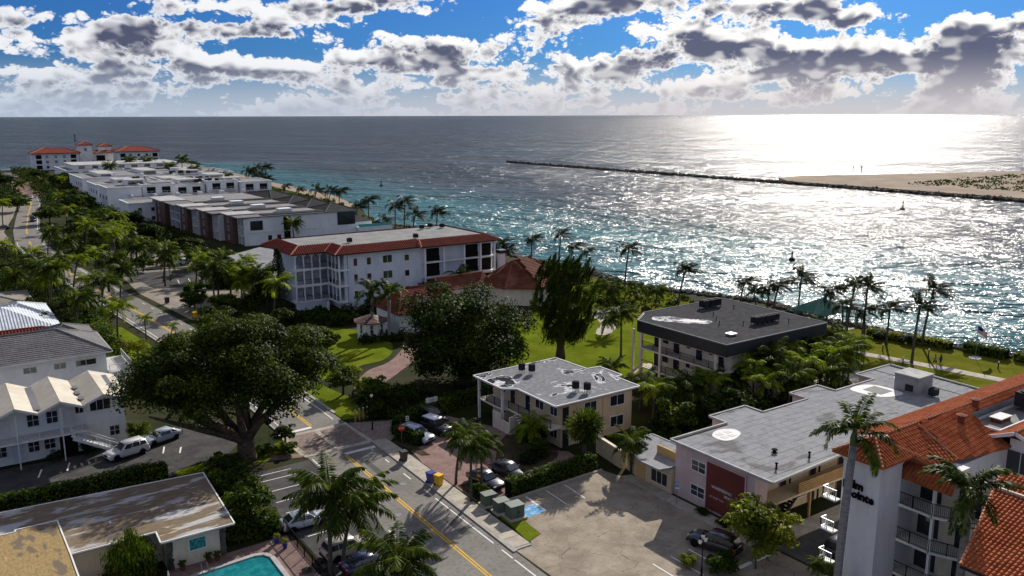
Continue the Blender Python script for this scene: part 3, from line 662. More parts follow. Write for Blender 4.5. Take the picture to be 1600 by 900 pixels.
def strip_panels(root, poly, z, du, dv, mat, name='roof_sheet', gap=.03, seed=1):
    """membrane sheets laid side by side on a flat roof, each its own slightly uneven piece"""
    rs = random.Random(seed); xs = [p[0] for p in poly]; ys = [p[1] for p in poly]; mesh = MB().box(0, du-gap, 0, dv-gap, 0, .02).mesh(name, MT[mat]); y = min(ys); k = 0
    while y < max(ys)-.2:
        x = min(xs) - (du*.5 if k % 2 else 0)
        while x < max(xs):
            x1 = max(x, min(xs)+.02); x2 = min(x+du-gap, max(xs)-.02); y2 = min(y+dv-gap, max(ys)-.02)
            if x2-x1 > .15 and all(pip(a, b, poly) for a in (x1+.04, x2-.04, (x1+x2)/2) for b in (y+.06, y2-.04)):
                o = part(name, mesh, None, root, (x1, y, z+rs.uniform(0,.012))); o.scale = ((x2-x1)/(du-gap), (y2-y)/(dv-gap), 1)
            x += du
        y += dv; k += 1
_ac = {}
def condenser(x, y, z, label, rz=0.0, s=1.0, kind='round', group=None):
    t = thing('air_conditioner', label, 'air conditioner', (x, y, z), rz, group)
    if kind not in _ac:
        if kind == 'round':
            b = MB().lathe([(.42,.45),(.45,.5),(.45,1.2),(.40,1.26)], 14); l = MB()
            for a in range(4): l.bar((.33*math.cos(a*1.57+.7), .33*math.sin(a*1.57+.7), 0), (.33*math.cos(a*1.57+.7), .33*math.sin(a*1.57+.7), .46), .05, .05)
            f = MB().lathe([(.36,1.262),(.36,1.30),(.10,1.32)], 14)
        else:
            b = MB().box(-.48,.48,-.48,.48,.25,1.1); l = MB()
            for a, c in ((-.4,-.4),(.4,-.4),(.4,.4),(-.4,.4)): l.bar((a,c,0),(a,c,.27),.06,.06)
            f = MB().lathe([(.38,1.10),(.38,1.16),(.08,1.18)], 14)
        _ac[kind] = (b.mesh('casing', MT['trim_dark']), l.mesh('stand', MT['metal_grey']), f.mesh('fan_grille', MT['metal_black']))
    for n, me in zip(('casing', 'stand', 'fan_grille'), _ac[kind]): part(n, me, None, t)
    t.scale = (s, s, s); return t
def vent(x, y, z, label, r=.09, h=.5, mat='metal_black', cap=True):
    m = MB().lathe([(r*1.8,0),(r*1.8,.04),(r,.06),(r,h)] + ([(r*1.7,h),(r*1.7,h+.08),(r*.3,h+.16)] if cap else []), 8, (x,y,z))
    return tag(part('vent_pipe', m, MT[mat], None), label, 'vent')
def arch_panel(x0, x1, y, z0, z1, zs, th=.25, axis='y'):
    """spandrel with an arched opening: the opening springs at zs and peaks below z1"""
    m = MB(); n = 8; r = (x1-x0)/2; cx = (x0+x1)/2; pts = [(cx - r*math.cos(math.pi*k/n), zs + min(r, z1-zs-.15)*math.sin(math.pi*k/n)) for k in range(n+1)]
    f = (lambda x, yy, z: (x, yy, z)) if axis == 'y' else (lambda x, yy, z: (yy, x, z))
    for (xa, za), (xb, zb) in zip(pts, pts[1:]):
        for yy in (y, y+th): m.face([f(xa,yy,za), f(xb,yy,zb), f(xb,yy,z1), f(xa,yy,z1)])
        m.face([f(xa,y,za), f(xa,y+th,za), f(xb,y+th,zb), f(xb,y,zb)])
    return m
def hip_poly(x0, x1, y0, y1, ze, zr, run=None, axis='x'):
    """four planes and ridges of a hip roof"""
    if axis == 'x':
        r = run if run is not None else (y1-y0)/2; ym = (y0+y1)/2; a, b = (x0+r, ym, zr), (x1-r, ym, zr)
    else:
        r = run if run is not None else (x1-x0)/2; xm = (x0+x1)/2; a, b = (xm, y0+r, zr), (xm, y1-r, zr)
    A, B, Cc, D = (x0,y0,ze), (x1,y0,ze), (x1,y1,ze), (x0,y1,ze)
    if axis == 'x': pl = [[A,B,b,a],[B,Cc,b],[Cc,D,a,b],[D,A,a]]; rd = [(A,a),(B,b),(Cc,b),(D,a),(a,b)]
    else: pl = [[A,B,a],[B,Cc,b,a],[Cc,D,b],[D,A,a,b]]; rd = [(A,a),(B,a),(Cc,b),(D,b),(a,b)]
    rd = [e for e in rd if (Vector(e[0])-Vector(e[1])).length > .1]
    pl = [[p for i, p in enumerate(q) if (Vector(p)-Vector(q[i-1])).length > .05] for q in pl]
    return pl, rd
special('roof_white_worn', lambda t, b, p: t.put(b.inputs['Base Color'], t.mix(t.sstep(t.noise(p, 1.1, 5, .65, .5), .44, .56), (.62,.62,.62), (.16,.16,.165))), .85)
# ------------------------------------------------------------------ buildings
def motel():
    b = wthing('motel', 'white two storey motel with zigzag folded cream roof and balcony stairs', 'building', (4, 108, 0))
    part('wall', MB().box(-12, 16.5, 104.9, 113.0, 0, 6.15), MT['stucco_white'], b)
    rx = [-12.4, -10.2, -8.0, -5.8, -3.6, -1.4, .8, 3.0, 5.2, 7.4, 9.6, 11.8, 14.0, 16.9]; rz = [6.2 if i % 2 else 7.15 for i in range(14)]
    rz = [(7.15 if (round((x-5.2)/2.2) % 2 == 0) else 6.2) for x in rx]; rz[-1] = 6.15
    ro = part('roof_edge', MB().box(-12.4, 16.9, 113.2, 113.4, 5.9, 6.1), MT['trim_white'], b)
    g = MB()
    for i in range(13):
        x0, x1, z0, z1 = rx[i], rx[i+1], rz[i], rz[i+1]; m = MB(); ya, yb = 102.2, 113.4
        for a, c in ((ya, yb),):
            m.face([(x0+.02,a,z0),(x1-.02,a,z1),(x1-.02,c,z1),(x0+.02,c,z0)]); m.face([(x0+.02,c,z0-.14),(x1-.02,c,z1-.14),(x1-.02,a,z1-.14),(x0+.02,a,z0-.14)])
            m.face([(x0+.02,a,z0-.14),(x1-.02,a,z1-.14),(x1-.02,a,z1),(x0+.02,a,z0)]); m.face([(x1-.02,c,z1-.14),(x0+.02,c,z0-.14),(x0+.02,c,z0),(x1-.02,c,z1)])
            m.face([(x1-.02,a,z1-.14),(x1-.02,c,z1-.14),(x1-.02,c,z1),(x1-.02,a,z1)])
        part('roof_panel', m, MT['roof_cream'], b)
        part('fascia_board', MB().bar((x0,ya-.04,z0-.12), (x1,ya-.04,z1-.12), .06, .26), MT['trim_white'], b); g.face([(x0,104.88,6.1),(x1,104.88,6.1),(x1,104.88,z1-.12),(x0,104.88,z0-.12)])
    part('gable_infill', g, MT['trim_white'], b)
    part('valley_patch', MB().box(7.05, 7.75, 103.0, 112.6, 6.3, 6.38), MT['roof_dark'], b); part('valley_patch', MB().box(15.2,15.75,104.4,111.6,6.68,6.74), MT['roof_dark'], b)
    for i, (x, y) in enumerate(((12.0,109.6),(11.9,107.2),(12.0,104.8))): part('valley_patch', MB().box(x-.25,x+.25,y-.8,y+.5,6.32,6.42), MT['roof_dark'], b)
    part('balcony_slab', MB().box(-12, 12.2, 102.6, 104.9, 2.95, 3.15), MT['trim_white'], b)
    railing(b, (-12,102.7), (11.6,102.7), 3.15, 1.05, 'metal_white', .22, 2.2)
    for x in (-8, -3.6, .8, 5.2, 9.6): part('post', MB().box(x-.06,x+.06,102.62,102.74,0,6.3), MT['metal_white'], b)
    st = MB(); n = 13
    for k in range(n): st.box(10.4+k*.38, 10.8+k*.38, 101.3, 102.5, 2.95-k*.235-.06, 2.95-k*.235)
    part('stair_treads', st, MT['trim_white'], b)
    for y in (101.3, 102.5):
        part('stringer', MB().bar((10.4,y,2.85),(15.4,y,-.0), .08, .3), MT['metal_white'], b)
        railing(b, (10.4,y), (15.4,y), 3.0, 1.0, 'metal_white', .35, 1.6, z1=0.05)
    for x, w in ((7.0,1.1),(8.9,1.1),(1.6,1.1),(-2,1.1),(-6,1.1)):
        window(b, '-y', x, 4.0, w, 1.35, 104.9, 'trim_white', (1,1))
    for x in (4.2, 0.0, 10.6): door(b, '-y', x, 3.15, .95, 2.1, 104.9, 'trim_white')
    window(b, '-y', 13.9, 4.55, 2.1, 1.2, 104.9, 'trim_white', (2,0)); window(b, '-y', 11.7, 4.6, .8, .8, 104.9); window(b, '-y', 15.2, 1.2, 1.0, 1.1, 104.9, 'trim_white', (1,1))
    for x in (3.6, 6.8, 8.4, -1, -4): window(b, '-y', x, 1.05, 1.05, 1.2, 104.9, 'trim_white', (1,1))
    part('carport_shade', MB().box(9.4,11.2,104.82,104.9,0,2.7), MT['opening_shade'], b)  # flat dark panel on the wall paints the carport's shade
    for x in (5.2, 2.2): door(b, '-y', x, 0, .95, 2.1, 104.9, 'stucco_cool')
motel()
def tile_house():
    b = wthing('house', 'white house with grey tiled hip roof and glass sided terrace', 'house', (6, 134, 0))
    part('wall', MB().box(-8, 18.2, 126.6, 142.4, 0, 6.0), MT['stucco_white'], b)
    pl, rd = hip_poly(-9, 18.9, 125.8, 138.6, 6.0, 8.6, 6.0)
    tiled_roof(b, pl, 'tile_grey', w=.5, c=.45, flat=True, ridges=rd)
    pl2, rd2 = hip_poly(10.5, 18.6, 134.6, 143.6, 6.02, 7.7, 4.0, 'y'); tiled_roof(b, pl2, 'tile_grey', w=.5, c=.45, flat=True, ridges=rd2)
    gutter(b, [(-9,125.75),(18.95,125.75),(18.95,138.6)], 5.93)
    for x, w in ((8.8,1.5),(12.4,1.4),(15.6,2.5),(2,1.5)): window(b, '-y', x, 4.35, w, .75, 126.6, 'trim_white', (1,0))
    for x in (9, 13): window(b, '-y', x, 1.2, 1.4, 1.2, 126.6)
    part('terrace', MB().box(18.2, 21.4, 125.2, 133.8, 0, 3.1), MT['stucco_white'], b); part('terrace_floor', MB().box(18.25,21.3,125.3,133.7,3.1,3.13), MT['roof_pale'], b)
    railing(b, (18.3,125.3), (21.3,125.3), 3.1, 1.05, 'metal_white', 1.0, 1.6); railing(b, (21.3,125.3), (21.3,133.7), 3.1, 1.05, 'metal_white', 1.0, 1.6)
    part('terrace_glass', MB().box(21.31,21.33,125.4,133.6,3.25,4.05), MT['glass'], b)
tile_house()
def side_houses():
    b = wthing('house', 'house under a ribbed white metal hip roof behind the grey tiled house', 'house', (6, 162, 0))
    part('wall', MB().box(-6, 15.2, 153.5, 170, 0, 4.2), MT['stucco_cool'], b)
    pl, rd = hip_poly(-7, 16, 152.6, 171, 4.2, 7.0, 8.0)
    m = MB(); [m.face(p) for p in pl]; [m.face([(q[0],q[1],q[2]-.12) for q in reversed(p)]) for p in pl]; part('roof', m, MT['metal_roof_white'], b)
    pl, rd = hip_poly(6.2, 15.8, 161.5, 172.5, 4.6, 6.4, 4.5, 'y'); m = MB(); [m.face(p) for p in pl]; part('roof', m, MT['metal_roof_white'], b)
    part('ridge', ridge_caps(rd, .1, .8), MT['trim_white'], b); window(b, '-y', 12, 1.5, 1.5, 1.2, 153.5)
    c = wthing('house', 'low house with red tile roof squeezed between grey and white metal roofs', 'house', (6, 148, 0))
    part('wall', MB().box(-6, 15.4, 145.2, 151.4, 0, 4.1), MT['stucco_beige'], c); pl, rd = hip_poly(-7, 16.2, 144.5, 152.1, 4.1, 5.7, 3.6); tiled_roof(c, pl, 'tile_red', w=.45, c=.5, r=.15, ridges=rd); window(c, '-y', 11, 1.5, 1.4, 1.2, 145.2)
    d = wthing('house', 'bungalow with shallow grey brown roof behind the white metal roof', 'house', (6, 187, 0))
    part('wall', MB().box(-6, 13.6, 180, 194, 0, 3.4), MT['stucco_cream'], d); pl, rd = hip_poly(-7, 14.8, 178.8, 195.2, 3.4, 4.9, 7.0); m = MB(); [m.face(p) for p in pl]; [m.face([(q[0],q[1],q[2]-.14) for q in reversed(p)]) for p in pl]; part('roof', m, M('roof_shingle', (.20,.175,.15), (.27,.24,.20), .9, .8), d)
    part('ridge', ridge_caps(rd, .1, .8), MT['roof_pale'], d); window(d, '-y', 10, 1.2, 1.6, 1.1, 180)
side_houses()
def pool_house():
    b = wthing('bungalow', 'single storey house with stained peeling flat roof beside the pool', 'house', (10, 78, 0))
    part('wall', MB().prism([(13.4,71.2),(18.2,71.2),(18.9,82.2),(-8,84.2),(-8,73.4),(13.4,73.4)], 0, 3.0), MT['stucco_cream'], b)
    P = [(-9,85.2),(19.6,82.9),(18.9,70.3),(12.8,70.3),(12.9,72.5),(-9,72.6)]
    part('roof', MB().prism(P, 3.02, 3.2), MT['roof_patchy_brown'], b); 
    m = MB()
    for a, c in zip(P, P[1:]+P[:1]): m.bar((a[0],a[1],3.18), (c[0],c[1],3.18), .12, .14)
    part('roof_edge', m, MT['trim_white'], b)
    m = MB(); rs = random.Random(2)
    for k in range(14):
        for x in (13.4, 18.2-.36): m.box(x-.05, x+.36+rs.uniform(0,.14), 71.12-rs.uniform(0,.05), 71.24, k*.21+.01, k*.21+.2)
    part('stone_quoins', m, MT['rock'], b, kind='stuff')
    w = window(b, '-y', 15.9, 1.35, 1.35, 1.0, 71.2, 'trim_white', (0,0), 'pane_teal'); vent(10, 76.5, 3.2, 'small vent stub near middle of the stained roof', .07, .2, 'trim_white', False)
    vent(16.6, 76.6, 3.2, 'white vent stub near the far end of stained roof', .07, .2, 'trim_white', False)
    c = wthing('house', 'house wing with flaking tan flat roof in the bottom corner', 'house', (0, 66, 0))
    part('wall', MB().box(-9, 5.6, 56, 78.2, 0, 3.2), MT['stucco_cream'], c); P = [(-9,55),(6.3,55),(6.3,71.8),(6.2,79.0),(3.0,79.1),(3.0,78.7),(-9,78.9)]
    part('roof', MB().prism(P, 3.3, 3.5), MT['roof_patchy_tan'], c); m = MB()
    for a, e in zip(P, P[1:]+P[:1]): m.bar((a[0],a[1],3.48), (e[0],e[1],3.48), .12, .14)
    part('roof_edge', m, MT['trim_white'], c)
special('pane_teal', lambda t, b, p: t.put(b.inputs['Base Color'], t.mix(t.sstep(t.noise(p, 5, 2, .5), .4, .6), (.01,.12,.14), (.05,.30,.30))), .2)
pool_house()
def black_roof_block():
    b = wthing('apartment_block', 'three storey apartment block with black fascia and flat grey roof', 'building', (92, 80, 0))
    x0, x1, y0, y1 = 83.4, 101.2, 71.6, 85.6
    part('wall', MB().box(x0+.2, x1, y0, y1, 0, 8.0), MT['stucco_cream'], b)
    F = [(81.4,86.9),(83.0,86.9),(83.0,89.8),(102.4,89.8),(102.4,70.4),(83.2,70.4),(81.4,70.6)]
    F = [(81.4,70.5),(102.0,70.5),(102.6,90.0),(85.5,90.0),(81.4,87.0)]
    part('fascia', MB().prism(F, 7.75, 9.35), MT['fascia_black'], b); part('roof', MB().prism([(81.55,70.65),(101.85,70.65),(102.4,89.8),(85.6,89.8),(81.55,86.9)], 9.352, 9.40), MT['roof_patchy_dark'], b)
    m = MB()
    for a, c in zip(F, F[1:]+F[:1]): m.bar((a[0],a[1],9.40), (c[0],c[1],9.40), .14, .12)
    part('roof_edge', m, MT['roof_grey'], b)
    for z in (2.55, 5.3):
        part('balcony_slab', MB().box(81.6, 83.6, 70.9, 86.6, z, z+.2), MT['stucco_cream'], b); railing(b, (81.7,71.0), (81.7,86.5), z+.2, 1.0, 'metal_black', .16, 2.4)
    part('soffit', MB().box(81.6, 83.6, 70.9, 86.6, 7.62, 7.74), MT['stucco_cream'], b)
    for x, y in ((81.75,72.4),(81.75,82.5),(81.75,86.4)): part('column', MB().box(x-.2,x+.2,y-.2,y+.2,0,7.75), MT['stucco_cream'], b)
    part('column', MB().box(81.9,82.2,88.2,88.5,0,7.75), MT['stucco_cream'], b)
    for z in (0, 2.75, 5.5):
        for k, y in enumerate((73.2, 75.0, 77.0, 79.0, 81.2, 83.4, 85.0)):
            if k in (1, 3, 5): window(b, '-x', y, z+.9 if k == 5 else z+1.2, .75 if k != 5 else 1.2, .8 if k != 5 else 1.2, 83.6, 'trim_white', (0,0), 'glass')
            else: door(b, '-x', y, z+.02, 1.15, 2.2, 83.6, 'trim_dark', 'trim_white')
        for x in (86.5, 90.5, 94.5, 98.5): window(b, '-y', x, z+.8, 1.8, 1.4, 71.6, 'trim_white', (1,0))
    for x in (86, 92.6, 99): part('pilaster', MB().box(x-.3,x+.3,71.3,71.6,0,7.7), MT['stucco_cream'], b)
    st = MB()
    for k in range(11): st.box(82.1,83.3, 86.9+k*.26, 87.2+k*.26, 2.6-k*.235, 2.66-k*.235)
    st.bar((82.1,86.9,2.6),(82.1,89.8,0),.1,.35); part('stair', st, MT['stucco_cream'], b)
    for i, (x, y) in enumerate(((94.6,86.6),(95.9,86.6),(97.2,86.6))): condenser(x, y, 9.4, ['dark air conditioner farthest left of three at back of black roof', 'middle dark air conditioner of three at back of black roof', 'dark air conditioner nearest the water at back of black roof'][i], 0, 1.15, 'square', 'condensers on the black edged roof')
    for i in range(5): condenser(93.0+i*.98, 75.6-i*.03, 9.4, f'{ordinal(i)} dark air conditioner from the lawn end in front row on black edged roof', 0, 1.0, 'square', 'condensers on the black edged roof')
    w = tag(part('coating_patch', MB().prism(smooth_poly([(83.2,85.4),(84.6,83.2),(86.4,80.6),(88.4,79.6),(89.6,81.0),(87.6,83.4),(86.8,85.6),(84.6,87.0)]), 9.405, 9.425), MT['roof_white_worn'], None), 'worn white sealant patch on lawn corner of black edged roof', 'roof patch'); part('wet_patch', MB().prism(smooth_poly([(85.6,83.4),(87.0,81.2),(88.4,80.6),(88.4,81.4),(87.0,83.2)]), 9.426, 9.432), MT['roof_dark'], w)
    h = wthing('roof_hatch', 'small white square hatch near front corner of black edged roof', 'hatch', (85.6,73.4,9.4)); part('curb', MB().box(85.1,86.1,73.0,73.9,9.4,9.62), MT['metal_grey'], h); part('lid', MB().box(85.0,86.2,72.9,74.0,9.62,9.72), MT['metal_white'], h)
    for i, (x, y) in enumerate(((90.4,80.4),(92.0,82.4),(88.6,78.2),(98.2,84.0),(97.5,73.5),(91.2,76.2))): vent(x, y, 9.4, ['thin vent pipe in the middle of black edged roof','thin vent pipe behind the middle pipe on black edged roof','thin vent pipe nearest the hatch on black edged roof','thin vent pipe near the far edge of black edged roof','thin vent pipe by the front edge behind condensers on black edged roof','thin vent pipe just left of condenser row on black edged roof'][i], .05, .45)
black_roof_block()
def beige_block():
    b = wthing('apartment_house', 'two storey beige apartment house with patched white and grey flat roof', 'building', (62, 80, 0))
    part('wall', MB().prism([(57.6,73.9),(68.6,73.9),(68.4,88.2),(57.6,88.2)], 0, 5.25), MT['stucco_beige'], b)
    P = [(56.3,73.2),(69.3,73.3),(69.4,77.8),(70.6,78.0),(70.6,82.4),(68.6,82.6),(68.4,89.0),(54.9,88.6),(54.9,82.2),(56.4,81.0)]
    part('roof', MB().prism(P, 5.26, 5.48), MT['roof_patchy_white'], b); m = MB()
    for a, c in zip(P, P[1:]+P[:1]): m.bar((a[0],a[1],5.46), (c[0],c[1],5.46), .16, .18)
    part('roof_edge', m, MT['trim_white'], b)
    for x, y in ((55.3,87.9),(55.3,82.6)): part('column', MB().box(x-.14,x+.14,y-.14,y+.14,0,5.3), MT['trim_white'], b)
    part('balcony_slab', MB().box(55.9,57.6,73.6,82.4,2.5,2.7), MT['stucco_cream'], b); railing(b, (56.0,73.7), (56.0,82.3), 2.7, 1.0, 'metal_black', .16, 2.0)
    part('balcony_slab', MB().box(55.2,57.6,82.4,88.0,2.5,2.7), MT['stucco_cream'], b); railing(b, (55.3,82.5), (55.3,88.0), 2.7, 1.0, 'metal_black', .16, 2.0)
    m = MB(); m.box(54.9,55.1,80.6,82.4,0,1.5); m.box(54.9,56.8,80.4,80.6,0,2.3); m.box(54.9,55.1,82.4,84.2,0,2.2); part('entrance_wall', m, MT['stucco_cream'], b)
    st = MB()
    for k in range(10): st.box(55.5,56.9, 80.5-k*.29-.32, 80.5-k*.29, 2.45-k*.24, 2.51-k*.24)
    part('stair', st, MT['stucco_cream'], b)
    for y, w in ((75.2,1.3),(78.0,1.6),(86.0,1.6)): window(b, '-x', y, 3.6, w, 1.1, 57.6, 'trim_white', (1,0)); window(b, '-x', y, .9, w, 1.2, 57.6, 'trim_white', (1,0))
    for y in (80.4, 83.6): door(b, '-x', y, 2.7, 1.0, 2.1, 57.6, 'trim_dark')
    for z in (.0, 2.7): door(b, '-y', 58.25, z, .95, 2.15, 73.9, 'trim_dark', 'stucco_beige')
    window(b, '-y', 66.2, 3.55, 2.2, 1.25, 73.9, 'trim_white', (1,0)); window(b, '-y', 66.2, .9, 2.0, 1.25, 73.9, 'trim_white', (1,0)); window(b, '-y', 62.0, 3.55, 1.8, 1.2, 73.9); part('downpipe', MB().box(63.9,64.02,73.78,73.9,0,5.2), MT['stucco_beige'], b)
    window(b, '-y', 62.0, .9, 1.8, 1.2, 73.9)
    for i, (x, y) in enumerate(((60.6,86.0),(61.4,84.9),(61.6,76.2),(62.4,75.0))): condenser(x, y, 5.48, ['round air conditioner at the tree end of patched roof', 'second round air conditioner at the tree end of patched roof', 'left round air conditioner of front pair on patched roof', 'right round air conditioner of front pair on patched roof'][i], 0, 1.0, 'round', 'round condensers on patched roof')
beige_block()
def pink_block():
    b = wthing('apartment_motel', 'long pink two storey building with grey sheet roof and dark red sign wall', 'building', (80, 52, 0))
    z = 5.75
    part('wall', MB().prism([(59.6,47.3),(61.2,47.3),(61.2,48.6),(100.4,48.6),(101.2,60.0),(94.2,60.0),(94.2,57.5),(86.0,57.5),(86.0,60.0),(81.2,60.0),(81.2,57.5),(73.0,57.5),(73.0,60.0),(67.6,60.0),(67.6,57.5),(59.6,57.5)], 0, z-.05), MT['stucco_pink'], b)
    P = [(59.1,45.1),(69.4,45.6),(78,45.9),(100.7,46.2),(101.5,60.3),(94.0,60.3),(94.0,57.8),(86.2,57.8),(86.2,60.3),(81.0,60.3),(81.0,57.8),(73.2,57.8),(73.2,60.3),(67.4,60.3),(67.4,57.8),(59.1,57.8)]
    ro = part('roof', MB().prism(P, z-.05, z+.12), MT['roof_membrane'], b); strip_panels(ro, P, z+.12, 3.2, 1.05, 'roof_membrane', 'roof_sheet', .035)
    m = MB()
    for a, c in zip(P, P[1:]+P[:1]): m.bar((a[0],a[1],z+.15), (c[0],c[1],z+.15), .2, .2)
    part('roof_edge', m, MT['roof_pale'], b); part('roof_seam', MB().bar((100.4,46.4,z+.17),(101.1,60.0,z+.17),.3,.12), MT['trim_dark'], b); part('roof_seam', MB().bar((59.4,57.5,z+.17),(67.0,57.5,z+.17),.3,.1), MT['trim_dark'], b)
    m = MB(); m.bar((96.8,46.4,z+.15),(97.6,60.0,z+.15),.12,.06); part('roof_seam', m, MT['trim_dark'], b)
    # sign wall
    part('sign_panel', MB().box(59.48,59.6,48.5,53.2,.3,5.1), MT['sign_red'], b); f = MB()
    f.box(59.44,59.6,48.38,48.5,.2,5.2); f.box(59.44,59.6,53.2,53.32,.2,5.2); f.box(59.44,59.6,48.5,53.2,5.1,5.2); f.box(59.42,59.6,47.3,47.55,0,5.6); part('sign_frame', f, MT['stucco_pink'], b)
    r = (R(90), 0, R(-90))
    text('WHISPERING', .43, 'trim_white', b, (59.46, 52.5, 2.62), r, ext=.012); text('WATERS', .43, 'trim_white', b, (59.46, 50.9, 2.12), r, ext=.012); text('227 INLET WAY', .26, 'stucco_pink', b, (59.46, 52.7, 1.62), r, ext=.01)
    m = MB(); m.tube([(59.46,49.2-.25*math.cos(a*.35),2.78-.2*math.sin(a*.35)) for a in range(10)], [.01]+[.035]*8+[.01], 5); part('emblem', m, MT['stucco_pink'], b, label='small curved pale emblem beside the lettering')
    for z0 in (.95, 3.55): window(b, '-x', 54.35, z0, 1.75, 1.05, 59.6, 'trim_white', (1,1))
    # long right side: walkway, railings, doors
    part('walkway_slab', MB().box(61.2,100,46.4,48.6,2.65,2.85), MT['stucco_beige'], b)
    m = MB()
    for k in range(6): m.box(64.6,100,46.36,46.44,2.9+k*.19,3.02+k*.19)
    for x in range(65, 100, 3): m.box(x-.06,x+.06,46.44,46.54,2.85,4.0)
    part('slat_railing', m, MT['wood_tan'], b)
    st = MB()
    for k in range(11): st.box(61.6+k*.28,61.95+k*.28,46.5,47.4,.2+k*.24,.27+k*.24)
    st.bar((61.6,46.5,.1),(64.7,46.5,2.75),.08,.3); part('stair', st, MT['trim_dark'], b)
    part('side_wall', MB().box(61.2,100.4,48.55,48.62,0,z-.1), MT['stucco_beige'], b)
    for k in range(8):
        x = 63.4+k*4.6
        for zz in (0, 2.85): door(b, '-y', x+1.6, zz, .95, 2.15, 48.55, 'trim_dark', 'wood_tan'); window(b, '-y', x, zz+.95, 1.5, 1.2, 48.55, 'trim_white', (1,0)); part('downpipe', MB().box(x+2.6,x+2.72,48.42,48.54,zz,zz+2.6), MT['trim_dark'], b)
    for x in (66.6, 72.6, 78.6, 84.6): part('post', MB().box(x-.1,x+.1,46.42,46.6,0,2.65), MT['wood_tan'], b)
    # things on the roof
    t = wthing('stair_penthouse', 'grey boxy roof access housing on the pink building roof', 'roof housing', (93.5,52,z+.13)); part('wall', MB().box(92.4,95.4,51.2,54.2,z+.13,z+2.2), MT['roof_grey'], t); part('lid', MB().box(92.3,95.5,51.1,54.3,z+2.2,z+2.3), MT['roof_pale'], t); part('louvre', MB().box(92.36,92.4,51.8,52.8,z+.4,z+1.2), MT['trim_dark'], t)
    condenser(93.6, 50.0, z+.14, 'small fan unit in front of grey roof housing on pink building', 0, .9, 'square')
    vent(64.9, 49.6, z+.14, 'short black box vent in the middle of pink building roof', .18, .3); vent(66.6, 46.9, z+.14, 'thin black pipe near the right roof edge of pink building'); vent(61.9, 47.0, z+.14, 'thin black pipe near the front roof corner of pink building')
    m = MB(); m.box(63.0,66.0,54.2,56.4,z+.155,z+.17); w = tag(part('coating_patch', MB().prism(smooth_poly([(63.2,54.6),(64.4,54.2),(66.2,54.9),(66.5,56.2),(65.0,56.9),(63.3,56.1)]), z+.14, z+.165), MT['trim_white'], None), 'bright white sealant patch on the front of pink building roof', 'roof patch')
    for i, (x, y) in enumerate(((64.0,55.1),(65.0,55.0),(64.2,55.95),(65.4,55.9))): part('skylight_pad', MB().box(x-.36,x+.36,y-.28,y+.28,z+.166,z+.18), MT['roof_dark'], w)
    w = tag(part('coating_patch', MB().prism(smooth_poly([(88.5,53.4),(91.8,52.6),(92.2,55.6),(91.0,57.2),(88.0,57.0)]), z+.14, z+.165), MT['trim_white'], None), 'white sealant patch beside grey roof housing on pink building', 'roof patch'); part('pad', MB().box(89.2,91.6,53.8,56.2,z+.166,z+.18), MT['roof_grey'], w)
    w = tag(part('coating_patch', MB().prism(smooth_poly([(96.2,54.4),(98.8,54.0),(99.4,56.6),(96.6,56.8)]), z+.14, z+.165), MT['trim_white'], None), 'white sealant patch behind grey roof housing on pink building', 'roof patch'); part('pad', MB().box(96.9,98.4,54.9,56.0,z+.166,z+.18), MT['roof_dark'], w)
    # low annex
    a = wthing('annex', 'low beige annex with grey roof and sign board beside the pink building', 'building', (61, 60.5, 0))
    part('wall', MB().prism([(59.2,57.6),(63.6,57.6),(63.6,65.2),(59.9,65.2),(59.2,62.5)], 0, 2.75), MT['stucco_beige'], a); P = [(57.7,57.9),(59.0,57.6),(64.0,57.82),(64.0,65.4),(59.6,65.4),(57.7,60.5)]
    part('roof', MB().prism(P, 2.76, 2.96), MT['roof_membrane'], a); m = MB()
    for q, c in zip(P, P[1:]+P[:1]): m.bar((q[0],q[1],2.95), (c[0],c[1],2.95), .14, .16)
    part('roof_edge', m, MT['roof_pale'], a); part('orange_wall', MB().box(60.6,60.75,57.8,61.2,2.96,3.9), MT['stucco_orange'], a)
    window(a, '-x', 59.3, .6, 2.3, 1.3, 59.2, 'stucco_cream', (2,0)); m = MB().box(59.1,59.2,61.4,62.6,.0,2.2); part('arched_niche', m, MT['stucco_orange'], a)
    f = wthing('garden_wall', 'pale garden wall running from annex towards the beige apartment house', 'wall', (59.9, 66.5, 0)); part('wall', MB().prism([(59.3,65.4),(59.6,65.4),(60.4,70.5),(60.1,70.5)], 0, 2.0), MT['stucco_beige'], f); part('coping', MB().prism([(59.25,65.4),(59.65,65.4),(60.45,70.5),(60.05,70.5)], 2.0, 2.08), MT['stucco_cream'], f)
pink_block()
